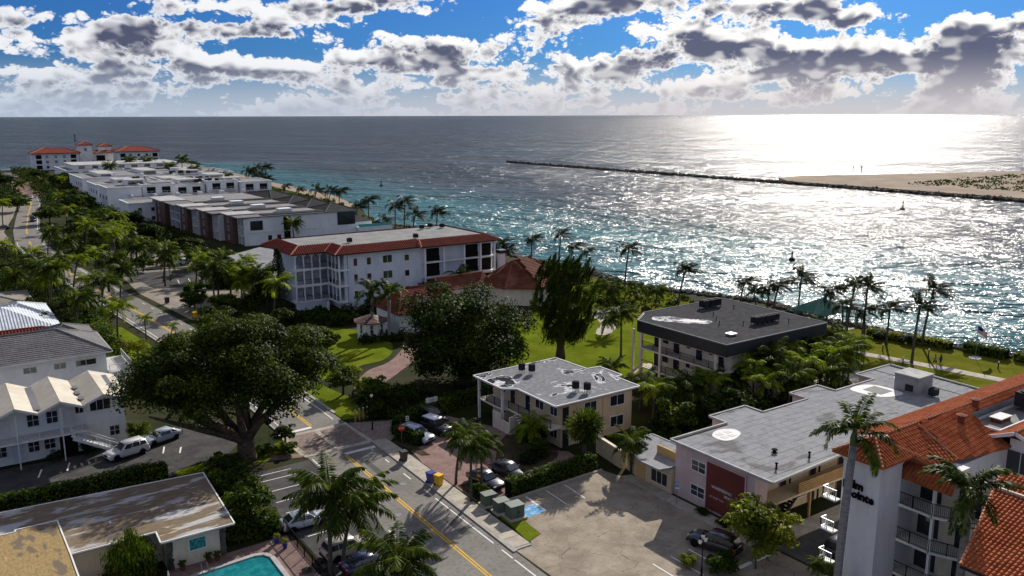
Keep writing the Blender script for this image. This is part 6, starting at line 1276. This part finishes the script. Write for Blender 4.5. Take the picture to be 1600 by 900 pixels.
# weeping vine tree by the eave
t = thing('weeping_tree', 'weeping bright topped tree growing against the stained roof eave', 'tree', (10.6, 71.4, 0)); part('trunk', MB().tube([(0,0,0),(.1,0,2),(0,.1,3.4)],[.16,.12,.08],7), MT['bark'], t)
n = 4200; a = rs.uniform(0,6.28,n); q = np.sqrt(rs.uniform(0,1,n))*1.9; z = 4.2-q*.9-rs.uniform(0,1,n)**1.5*2.6*(.3+q/1.9); C = np.c_[q*np.cos(a), q*np.sin(a), z]; D = np.c_[.25*np.cos(a), .25*np.sin(a), -np.ones(n)]+rs.normal(0,.2,(n,3)); S = np.cross(D, rs.normal(size=(n,3))); S /= np.linalg.norm(S,axis=1,keepdims=True)
C = C*(1+.16*np.sin(C[:,:1]*3.1+1)*np.cos(C[:,1:2]*2.7))+rs.normal(0,.12,(n,3)); V = np.stack([C-D*.2, C-S*.05, C+D*.2, C+S*.05],1).reshape(-1,3); part('crown', np_mesh('crown', V, np.arange(4*n).reshape(-1,4), LEAF_HEDGE), None, t)
# ------------------------------------------------------------------ vehicles
def loft(stations, n_side):
    m = MB(); k = len(stations[0])
    for s in stations: m.v += s
    for i in range(len(stations)-1):
        for j in range(k): a = i*k+j; b = i*k+(j+1)%k; m.f.append((a, b, b+k, a+k))
    m.f.append(tuple(range(k-1,-1,-1))); e = (len(stations)-1)*k; m.f.append(tuple(range(e, e+k))); return m
def car_meshes(kind, paint):
    """car pointing along +y, wheels on z=0"""
    L, W, H = {'suv': (4.75,1.92,1.72), 'sedan': (4.7,1.84,1.45), 'jeep': (4.2,1.85,1.85), 'van': (5.0,1.95,2.0)}[kind]; h = W/2; zb = .26; d = {}
    if kind == 'sedan': st = [(-.5,.62,.80,.84),(-.46,.68,.93,.95),(-.30,.70,.96,1.0),(.10,.72,.93,1.0),(.20,.70,.90,.99),(.40,.64,.80,.95),(.47,.55,.68,.88),(.5,.48,.56,.80)]
    elif kind == 'jeep': st = [(-.5,.7,1.05,.95),(-.47,.75,1.1,1.0),(.12,.75,1.1,1.0),(.16,.75,1.06,.97),(.44,.72,1.02,.90),(.47,.6,.9,.86),(.5,.5,.7,.80)]
    else: st = [(-.5,.62,.92,.88),(-.47,.70,1.02,.97),(-.30,.74,1.05,1.0),(.12,.76,1.03,1.0),(.22,.74,1.0,.99),(.40,.70,.94,.96),(.47,.60,.80,.90),(.5,.50,.62,.82)]
    S = []
    for y, zm, zt, w in st:
        y *= L; q = h*w; S.append([(-q*.90,y,zb),(-q,y,zb+.18),(-q,y,zm),(-q*.93,y,zt),(q*.93,y,zt),(q,y,zm),(q,y,zb+.18),(q*.90,y,zb)])
    b = loft(S, 8).mesh('body', MT[paint]); bevel_mesh(b, .035, 1); d['body'] = b
    if kind == 'sedan': lo, hi = (-.42,.22,.92), (-.26,.06,.90)
    elif kind == 'jeep': lo, hi = (-.49,.15,1.07), (-.47,.11,1.05)
    elif kind == 'van': lo, hi = (-.48,.34,1.0), (-.46,.20,1.0)
    else: lo, hi = (-.48,.21,1.0), (-.42,.06,1.0)
    a0, a1, z0 = lo[0]*L, lo[1]*L, lo[2]; b0, b1 = hi[0]*L, hi[1]*L; wl, wt = h*.91, h*.76 if kind != 'jeep' else h*.84; zt = H
    g = MB(); g.v += [(-wl,a0,z0),(wl,a0,z0),(wl,a1,z0),(-wl,a1,z0),(-wt,b0,zt-.06),(wt,b0,zt-.06),(wt,b1,zt-.04),(-wt,b1,zt-.04)]
    g.f += [(0,3,2,1),(4,5,6,7),(0,1,5,4),(1,2,6,5),(2,3,7,6),(3,0,4,7)]; gm = g.mesh('cabin', MT[paint]); bevel_mesh(gm, .07, 2); d['cabin'] = gm
    rm = MB().box(-wt+.05,wt-.05,b0+.08,b1-.08,zt-.05,zt+.0).mesh('roof_panel', MT[paint if kind != 'jeep' else 'metal_white']); bevel_mesh(rm, .02, 1); d['roof_panel'] = rm
    def lerp(p, q, t): return tuple(p[i]+(q[i]-p[i])*t for i in range(3))
    V = g.v
    def pane(i0, i1, i2, i3, u0, u1, v0, v1, out):
        A, B, Cc, D = V[i0], V[i1], V[i2], V[i3]; P = []
        for u, v in ((u0,v0),(u1,v0),(u1,v1),(u0,v1)): P.append(Vector(lerp(lerp(A,B,u), lerp(D,Cc,u), v)))
        n = (P[1]-P[0]).cross(P[3]-P[0]).normalized(); m = MB(); m.face([p+n*out for p in P]); m.face([p+n*(out-.02) for p in reversed(P)])
        for k in range(4): m.face([P[k]+n*(out-.02), P[(k+1)%4]+n*(out-.02), P[(k+1)%4]+n*out, P[k]+n*out])
        return m
    d['windscreen'] = pane(2,3,7,6,.07,.93,.10,.92,.012).mesh('windscreen', MT['glass']); d['rear_window'] = pane(0,1,5,4,.08,.92,.22,.88,.012).mesh('rear_window', MT['glass'])
    sw = []
    for (i0,i1,i2,i3,fl) in ((1,2,6,5,False),(3,0,4,7,True)):
        for u0, u1 in ((.06,.30),(.33,.62),(.65,.93)):
            if fl: u0, u1 = 1-u1, 1-u0
            sw.append(pane(i0,i1,i2,i3,u0,u1,.18,.86,.012).mesh('side_window', MT['glass']))
    d['side_window'] = sw
    d['bumper'] = [MB().box(-h*.84,h*.84,L*.5-.10,L*.5+.03,.30,.52).mesh('bumper', MT['trim_dark']), MB().box(-h*.86,h*.86,-L*.5-.03,-L*.5+.08,.32,.56).mesh('bumper', MT['trim_dark'])]
    zl = {'sedan': .60, 'jeep': .80}.get(kind, .72)
    d['headlight'] = [MB().box(s*h*.60-.17,s*h*.60+.17,L*.46,L*.485,zl-.06,zl+.08).mesh('headlight', MT['lamp_lens']) for s in (-1,1)]; d['taillight'] = [MB().box(s*h*.78-.09,s*h*.78+.09,-L*.5-.02,-L*.47,zl,zl+.28).mesh('taillight', MT['tail_red']) for s in (-1,1)]
    d['mirror'] = [MB().box(s*(h+.02)-.1,s*(h+.02)+.1,a1-.45,a1-.3,z0+.02,z0+.17).mesh('mirror', MT[paint]) for s in (-1,1)]; d['grille'] = MB().box(-h*.38,h*.38,L*.47,L*.502,zl-.14,zl+.06).mesh('grille', MT['trim_dark'])
    r = .36 if kind != 'sedan' else .33
    def rot(mb): mb.v = [(z, y, x) for x, y, z in mb.v]; mb.f = [tuple(reversed(f)) for f in mb.f]; return mb
    d['tyre'] = rot(MB().lathe([(r*.62,-.12),(r*.94,-.12),(r,-.07),(r,.07),(r*.94,.12),(r*.62,.12)], 18)).mesh('tyre', MT['tyre']); d['rim'] = rot(MB().lathe([(r*.15,-.115),(r*.62,-.10),(r*.62,.10),(r*.15,.115)], 10)).mesh('rim', MT['rim'])
    d['wheels'] = [(s*(h-.10), f*L, r) for s in (-1,1) for f in (.31,-.30)]; d['arch'] = rot(MB().lathe([(r*1.18,-.02),(r*1.18,.02)], 16)).mesh('wheel_arch', MT['plastic_black']); d['h'] = h; return d
_cars = {}
def car(x, y, rz, kind, paint, label, z=.05):
    key = (kind, paint)
    if key not in _cars: _cars[key] = car_meshes(kind, 'paint_car_'+paint)
    d = _cars[key]; t = thing('parked_car' if kind != 'jeep' else 'parked_jeep', label, 'car', (x, y, z), R(rz), 'parked cars')
    for n in ('body','cabin','roof_panel','windscreen','rear_window','grille'): part(n, d[n], None, t)
    for n in ('side_window','bumper','headlight','taillight','mirror'):
        for me in d[n]: part(n, me, None, t)
    for w in d['wheels']:
        part('wheel_arch', d['arch'], None, t, (math.copysign(d['h']*.965, w[0]), w[1], w[2]+.04))
        o = part('wheel', d['tyre'], None, t, w); part('rim', d['rim'], None, o)
    return t
car(15.5,100.2,105,'suv','white','white off-road wagon parked by the motel stairs'); car(19.8,102.6,110,'sedan','silver','pale car in the shade under the huge tree, nearest the motel')
car(45.0,85.6,196,'suv','silver','silver white car facing the driveway beside stop sign hedge'); car(48.2,86.4,194,'jeep','black','black off-roader with white roof beside the silver white car'); car(49.6,90.2,190,'suv','dark','dark car against the long hedge behind the off-roader')
car(44.9,70.3,186,'sedan','black','black car with glossy bonnet nearest the driveway palms'); car(48.2,70.9,190,'sedan','black','black car beside the hedge, second from the driveway palms')
car(54.4,47.4,14,'suv','black','black car parked in front of the sign wall'); car(26.0,72.4,-92,'sedan','silver','pale silver car under the large coconut palms'); car(27.2,65.2,-88,'suv','tan','beige car parked below the large coconut palms'); car(27.6,61.9,-90,'sedan','navy','dark blue car at the bottom frame edge in the pool car park')
car(54.6,196.6,70,'sedan','white','white car beside the clipped hedge in the far car park'); car(55,211,60,'sedan','dark','dark car in the far car park under a small tree'); car(47.5,244,30,'sedan','dark','dark car in the farthest car park row'); car(51,230.0,5,'sedan','silver','silver car in the farthest car park'); car(53.4,229.4,5,'suv','white','white car in the farthest car park, nearest the townhouses')
car(31.6,358,170,'van','dark','dark van with white roof stopped on the far street'); car(16,352,80,'suv','dark','dark car at the left frame edge up the street'); car(20.5,338,80,'sedan','black','black small car left of the far street'); car(41,460,170,'sedan','white','tiny pale car far up the street')
car(63.4,40.2,-90,'suv','dark','dark car in the alley beside the tower')
# ------------------------------------------------------------------ street furniture
def bin_(x, y, rz, mat, label):
    t = thing('wheelie_bin', label, 'bin', (x, y, .08), R(rz)); m = MB(); m.v += [(-.26,-.28,.06),(.26,-.28,.06),(.26,.26,.06),(-.26,.26,.06),(-.33,-.36,1.0),(.33,-.36,1.0),(.33,.34,1.0),(-.33,.34,1.0)]; m.f += [(0,3,2,1),(4,5,6,7),(0,1,5,4),(1,2,6,5),(2,3,7,6),(3,0,4,7)]
    part('body', m, MT[mat], t, bevel=.02); part('lid', MB().box(-.36,.36,-.40,.40,1.0,1.09), MT[mat], t, bevel=.025); part('handle', MB().tube([(-.25,.42,.95),(.25,.42,.95)], .025, 6), MT['plastic_black'], t)
    for s in (-1,1): part('wheel', MB().tube([(s*.28,.26,.13),(s*.34,.26,.13)], .13, 10), MT['tyre'], t)
    t.scale = (1.12,)*3
bin_(40.35,73.9,10,'plastic_blue','blue wheelie bin at the kerb behind the yellow one'); bin_(40.75,72.9,14,'plastic_yellow','yellow wheelie bin at the kerb'); bin_(40.7,80.7,0,'plastic_black','black wheelie bin on the sidewalk near driveway'); bin_(39.8,165,20,'plastic_yellow','yellow lidded bin beside the street up past the huge tree'); bin_(38.6,182,20,'plastic_black','dark bin at the far car park entrance'); bin_(46.2,186.6,0,'plastic_black','dark bin by the hedge end in the far car park'); bin_(47.6,187.4,0,'transformer_green','grey green bin by the hedge in the far car park')
for i, (x, y, s) in enumerate(((42.6,66.2,1.0),(42.8,64.2,1.02),(43.2,62.5,1.15))):
    t = thing('transformer_box', ['green utility box nearest the driveway palms','green utility box in the middle of three','olive utility box nearest the grass verge'][i], 'utility box', (x, y, .06), R(-4), 'utility boxes by the car park'); t.scale = (s,)*3
    part('pad', MB().box(-.85,.85,-.75,.75,0,.14), MT['concrete'], t); part('cabinet', MB().box(-.65,.65,-.55,.55,.14,1.15), MT['transformer_green'], t, bevel=.03); part('lid', MB().box(-.70,.70,-.60,.60,1.15,1.24), MT['transformer_green'], t, bevel=.02); part('door_seam', MB().box(-.02,.02,-.57,-.55,.2,1.1).box(.1,.2,-.58,-.55,.6,.7), MT['metal_black'], t)
def lamp(x, y, h, label, heads=1):
    t = thing('street_lamp', label, 'street lamp', (x, y, 0)); part('pole', MB().lathe([(.16,0),(.16,.12),(.10,.2),(.08,1.0),(.05,1.1),(.045,h)], 10), MT['metal_black'], t)
    for k in range(heads):
        dx = (0 if heads == 1 else (-.32,.32,0)[k]); hz = h+(0 if k < 2 or heads == 1 else .35)
        if heads > 1: part('arm', MB().tube([(0,0,h-.35),(dx*.7,0,h-.3),(dx,0,hz)], .03, 6), MT['metal_black'], t)
        part('globe', MB().lathe([(.06,0),(.13,.08),(.17,.25),(.13,.42),(.05,.5)], 10, (dx,0,hz)), MT['lamp_lens'], t, smooth=True); part('finial', MB().lathe([(.15,.44),(.09,.54),(.02,.66)], 8, (dx,0,hz)), MT['metal_black'], t)
lamp(42.1,91.7,4.2,'black post lamp with white globe at the brick corner'); lamp(30.7,91.8,2.9,'short dark post lamp at the left crossing corner'); lamp(41.5,167,4.2,'dark street lamp by the yellow lidded bin up the street'); lamp(49.8,44.6,3.2,'twin headed black lantern post at the bottom edge', 3); lamp(45.0,207,4.0,'thin lamp in the far car park')
t = thing('round_sign', 'round dark backed road sign on a post beside the huge tree', 'sign', (30.4,95.2,0)); part('post', MB().bar((0,0,0),(0,0,2.6),.06,.06), MT['metal_grey'], t); part('disc', MB().tube([(0,.04,2.5),(0,.08,2.5)], .42, 16), MT['metal_black'], t)
t = thing('stop_sign', 'red octagonal stop sign in front of hedge by the silver white car', 'sign', (43.0,85.6,0)); part('post', MB().bar((0,0,0),(0,0,2.3),.06,.06), MT['metal_grey'], t)
o8 = [(.40*math.cos(R(22.5+45*k)), 0, 1.95+.40*math.sin(R(22.5+45*k))) for k in range(8)]; m = MB(); f0 = [(p[0],-.05,p[2]) for p in o8]; m.face(f0); m.face([(p[0],-.08+.05,p[2]) for p in reversed(o8)]); [m.face([f0[k], f0[(k+1)%8], (o8[(k+1)%8][0],-.03,o8[(k+1)%8][2]), (o8[k][0],-.03,o8[k][2])][::-1]) for k in range(8)]
pl = part('plate', m, MT['stop_red'], t, rot=(0,0,R(-20))); text('STOP', .26, 'trim_white', pl, (0,-.056,1.86), (R(90),0,0), ext=.003, bold=.006, align='CENTER')
t = thing('name_board', 'small white name board on top of the long dark hedge', 'sign', (50.4,91.6,0)); part('post', MB().bar((-.5,0,0),(-.5,0,2.7),.07,.07).bar((.5,0,0),(.5,0,2.7),.07,.07), MT['metal_white'], t); part('board', MB().box(-.85,.85,-.06,0,2.0,2.62), MT['trim_white'], t); text('228', .42, 'trim_dark', t, (0,-.065,2.15), (R(90),0,0), ext=.003, align='CENTER')
t = thing('hedge_sign', 'small white notice on a stake behind the stop sign', 'sign', (45.0,88.0,0)); part('stake', MB().bar((0,0,0),(0,0,2.2),.05,.05), MT['metal_grey'], t); part('plate', MB().box(-.22,.22,-.05,-.03,1.7,2.3), MT['trim_white'], t); part('stripe', MB().box(-.12,.12,-.056,-.05,1.85,1.95).box(-.12,.12,-.056,-.05,2.05,2.15), MT['trim_dark'], t)
t = thing('blue_parking_sign', 'blue and white parking sign on a pole by the pink building', 'sign', (58.0,55.6,0)); part('post', MB().bar((0,0,0),(0,0,2.5),.05,.05), MT['metal_grey'], t); part('plate', MB().box(-.2,.2,-.05,-.03,1.9,2.5), MT['paint_blue'], t, rot=(0,0,R(-40))); part('sub_plate', MB().box(-.2,.2,-.05,-.03,1.7,1.86), MT['trim_white'], t, rot=(0,0,R(-40)))
for i in range(5):
    t = thing('wooden_post', f'{ordinal(i)} ochre timber post beside the brick corner, counting from the crossing', 'post', (41.6+i*.62, 95.6+.15*i, 0), 0, 'timber posts at the brick corner'); part('shaft', MB().box(-.07,.07,-.07,.07,0,1.5), MT['wood_tan'], t); part('cap', MB().face([(-.09,-.09,1.5),(.09,-.09,1.5),(0,0,1.6)]).face([(.09,-.09,1.5),(.09,.09,1.5),(0,0,1.6)]).face([(.09,.09,1.5),(-.09,.09,1.5),(0,0,1.6)]).face([(-.09,.09,1.5),(-.09,-.09,1.5),(0,0,1.6)]), MT['trim_white'], t)
for i, (x, y, lab) in enumerate(((126.2,76.5,'path light nearest the gazebo'),(121.6,70.2,'path light by the leaning palm pair'),(126.6,69.0,'globe topped path light left of the walkers'),(131.2,60.6,'path light beyond the flagpole'),(113.6,72.0,'path light at the end of the green fence'))):
    t = thing('path_light', 'dark bollard '+lab, 'bollard', (x, y, 0), 0, 'bollards along the shore path'); part('post', MB().lathe([(.12,0),(.12,.05),(.09,.08),(.09,1.0 if i != 2 else 1.8)], 8), MT['metal_black'], t); part('lens', MB().lathe([(.10,0),(.14,.1),(.10,.24),(.03,.3)], 8, (0,0,1.0 if i != 2 else 1.8)), MT['lamp_lens'], t)
t = thing('pool_fence', 'green mesh fence at the edge of the shore lawn', 'fence', (109,73.4,0)); railing(t, (-3.2,.6), (4.0,-1.2), 0, 1.3, 'metal_teal', .12, 1.8, .05, 'fence_panel')
t = thing('flagpole', 'white flagpole in a round white base on the shore lawn', 'flagpole', (134.2,65.6,0)); part('pole', MB().tube([(0,0,0),(0,0,3),(0,0,5.4)],[.045,.04,.03],8), MT['metal_grey'], t); part('base_ring', MB().lathe([(.85,0),(.9,.14),(.72,.15),(.68,.05),(.1,.06)], 20), MT['trim_white'], t); part('truck_ball', MB().lathe([(.02,5.4),(.07,5.45),(.07,5.53),(.02,5.6)], 8), MT['paint_yellow'], t)
t = thing('flag', 'red white and blue striped flag flying from the pole', 'flag', (134.2,65.6,0)); 
def flag_strip(z0, z1, u0, u1, mat, name):
    m = MB(); n = 8
    def P(u, z): s = u*1.7; return (s*.80+.08*math.sin(u*7), -s*.55+.12*math.sin(u*7+1), z-u*.9-.3*u*u)
    for k in range(n):
        a, b = u0+(u1-u0)*k/n, u0+(u1-u0)*(k+1)/n; m.face([P(a,z0),P(b,z0),P(b,z1),P(a,z1)])
    return part(name, m, MT[mat], t)
M('flag_red', (.50,.03,.04), None, .8); M('flag_blue', (.02,.03,.16), None, .8)
for k in range(13):
    z0 = 4.2+1.1*k/13; flag_strip(z0, z0+1.1/13, .42 if k >= 6 else .02, 1.0, 'flag_red' if k % 2 == 0 else 'trim_white', 'stripe')
flag_strip(4.2+1.1*6/13, 5.3, .02, .42, 'flag_blue', 'canton')
# pool and deck
struct('pool_deck', sheet([(13.0,50),(24.0,50),(24.2,71.6),(13.2,71.2)], .05, .05), MT['paver_pink'])
p = wthing('swimming_pool', 'teal swimming pool with pale rounded coping at the bottom edge', 'pool', (17.6, 64, 0)); PQ = smooth_poly([(14.6,69.0),(20.4,69.6),(21.2,68.6),(21.0,58),(14.4,58)], 5); PQ = [(14.2,57),(21.2,57),(21.4,68.4),(21.0,69.2),(20.2,69.5),(15.0,69.1),(14.3,68.4)]
part('water_surface', MB().prism(PQ, .05, .07), MT['pool_water'], p); m = MB()
for a, b in zip(PQ, PQ[1:]+PQ[:1]): m.bar((a[0],a[1],.10), (b[0],b[1],.10), .42, .16)
part('coping', m, MT['roof_pale'], p)
for dx in (0, .5): part('ladder_rail', MB().tube([(15.6+dx,69.7,.1),(15.6+dx,69.6,.8),(15.6+dx,69.2,.9),(15.6+dx,68.9,.1)], .03, 6), MT['metal_grey'], p)
t = wthing('pool_fence', 'dark rail fence between the pool deck and car park', 'fence', (23.6, 60, 0)); railing(t, (23.9,72.4), (23.4,50), 0, 1.2, 'metal_black', .15, 1.8, .06, 'fence_panel')
t = thing('folded_parasol', 'folded blue and white striped parasol by the eave', 'parasol', (12.5,66.8,0)); part('pole', MB().tube([(0,0,0),(0,0,2.4)], .03, 6), MT['trim_white'], t)
for k in range(6): part('cloth_band', MB().lathe([(.30-.045*k,.55+.3*k),(.255-.045*k,.85+.3*k)], 8), MT['paint_blue' if k % 2 == 0 else 'trim_white'], t)
for i, (x, y) in enumerate(((22.6,70.6),(22.9,69.3),(14.4,70.6),(16.6,70.7),(17.3,70.5))):
    t = thing('potted_plant', ['potted flowers at the fence corner, nearest the hedge','potted flowers by the fence beside the pool','potted plant left below the teal window','potted plant under the teal window','potted plant right below the teal window'][i], 'plant', (x, y, .05)); part('pot', MB().lathe([(.16,0),(.24,.4),(.26,.42),(.2,.42)], 10), MT['plastic_blue' if i < 2 else 'tile_brown'], t); c = part('foliage', TREE['yel' if i < 2 else 'mid'][0], None, t, (0,0,.65)); c.scale = (.38,.38,.4)
for i, (x, y) in enumerate(((23.0,64.4),(23.2,62.9),(24.2,64.0),(24.4,65.2),(24.3,62.6))):
    o = part('garden_rock', bmeshes[i], None, None, (x, y, .2)); o.scale = (.5,.45,.4); tag(o, f'{ordinal(i)} pale rock under the coconut palms beside the pool fence, counting from the pool', 'rock', 'rocks under the palms')
# people on the path
def person(x, y, rz, top_, legs, label, ph):
    t = thing('person', label, 'person', (x, y, .10), R(rz))
    J = {'pelvis': (0,0,.95), 'spine': (0,.02,1.18), 'chest': (0,.03,1.38), 'neck': (0,.04,1.52), 'head': (0,.06,1.60), 'crown': (0,.06,1.72)}
    for s, k in ((-1,'l'),(1,'r')):
        f = ph*s; J.update({k+'hip': (s*.10,0,.90), k+'knee': (s*.11,.18*f+.06,.50), k+'ankle': (s*.11,.26*f-.06,.09), k+'toe': (s*.12,.26*f+.10,.04), k+'sh': (s*.19,.03,1.42), k+'elb': (s*.25,-.12*f,1.16), k+'wri': (s*.26,-.22*f+.10,.93), k+'hand': (s*.26,-.26*f+.14,.85)})
    rad = {'pelvis': .15, 'spine': .13, 'chest': .155, 'neck': .055, 'head': .085, 'crown': .085}
    for k in 'lr': rad.update({k+'hip': .10, k+'knee': .065, k+'ankle': .045, k+'toe': .04, k+'sh': .065, k+'elb': .045, k+'wri': .032, k+'hand': .035})
    E_ = [('pelvis','spine'),('spine','chest'),('chest','neck'),('neck','head'),('head','crown')]
    for k in 'lr': E_ += [('pelvis',k+'hip'),(k+'hip',k+'knee'),(k+'knee',k+'ankle'),(k+'ankle',k+'toe'),('chest',k+'sh'),(k+'sh',k+'elb'),(k+'elb',k+'wri'),(k+'wri',k+'hand')]
    K = list(J); me = bpy.data.meshes.new('body'); me.from_pydata([J[k] for k in K], [(K.index(a), K.index(b)) for a, b in E_], []); o = bpy.data.objects.new('body', me); link(o, t)
    sk = o.modifiers.new('skin', 'SKIN'); 
    for i, k in enumerate(K): me.skin_vertices[0].data[i].radius = (rad[k], rad[k]); me.skin_vertices[0].data[i].use_root = (k == 'pelvis')
    o.modifiers.new('sub', 'SUBSURF').levels = 1; o.modifiers['sub'].render_levels = 2; me.materials.append(MT['skin'])
    part('shirt', MB().lathe([(.17,.90),(.185,1.0),(.17,1.2),(.20,1.36),(.19,1.46),(.09,1.53)], 14), MT[top_], t, smooth=True)
    sh = MB()
    for s in (-1,1): sh.tube([(s*.08,0,.97),(s*.105,.09*ph*s+.03,.72),(s*.11,.16*ph*s+.05,.55)], [.14,.115,.10], 10)
    part('shorts', sh, MT[legs], t, smooth=True); part('hair', MB().lathe([(.10,1.60),(.115,1.68),(.105,1.76),(.05,1.81)], 12, (0,.045,0)), MT['metal_black'], t, smooth=True)
    n = MB(); n.lathe([(.012,1.63),(.018,1.65),(.008,1.68)], 6, (0,.165,0)); part('face', n, MT['skin'], t)
    for s in (-1,1): part('shoe', MB().box(s*.115-.05,s*.115+.05,.26*ph*s-.12,.26*ph*s+.16,0,.09), MT['trim_dark'], t, bevel=.02)
M('skin', (.42,.24,.16), None, .6)
person(125.6,66.5,166,'trim_dark','metal_black','person in dark clothes walking on the shore path, water side',.9); person(124.7,66.9,166,'paint_car_grey','trim_dark','person in grey top walking beside the one in dark clothes',-.9)
# on the water
def buoy(x, y, label, h, s=1.0, name='buoy'):
    t = thing(name, label, 'buoy' if name == 'buoy' else 'boat', (x, y, -1.1)); part('float', MB().lathe([(.5*s,-.3),(.9*s,0),(.9*s,.5),(.5*s,.8)], 12), MT['metal_black'], t); part('mast', MB().lathe([(.22*s,.8),(.15*s,h*.7),(.3*s,h*.7),(.3*s,h*.85),(.05,h)], 8), MT['metal_black'], t)
buoy(335.8,200.2,'dark channel buoy near the far jetty',3.8,1.2); buoy(213.3,440.8,'small dark channel buoy off the townhouse shore',3.0); buoy(206.5,1529,'tiny dark marker far out near the horizon',12,3)
buoy(192.9,145.7,'dark channel buoy in the sun glitter beyond the shore palms',2.6,.9)
for i, (x, y) in enumerate(((499,334),(505,332))):
    t = thing('beach_marker', ['left dark marker post on the far beach','right dark marker post on the far beach'][i], 'post', (x, y, .2)); part('pole', MB().tube([(0,0,0),(0,0,4.5)], .28, 8), MT['metal_black'], t); part('board', MB().box(-.8,.8,-.1,.1,3.4,4.8), MT['metal_black'], t)
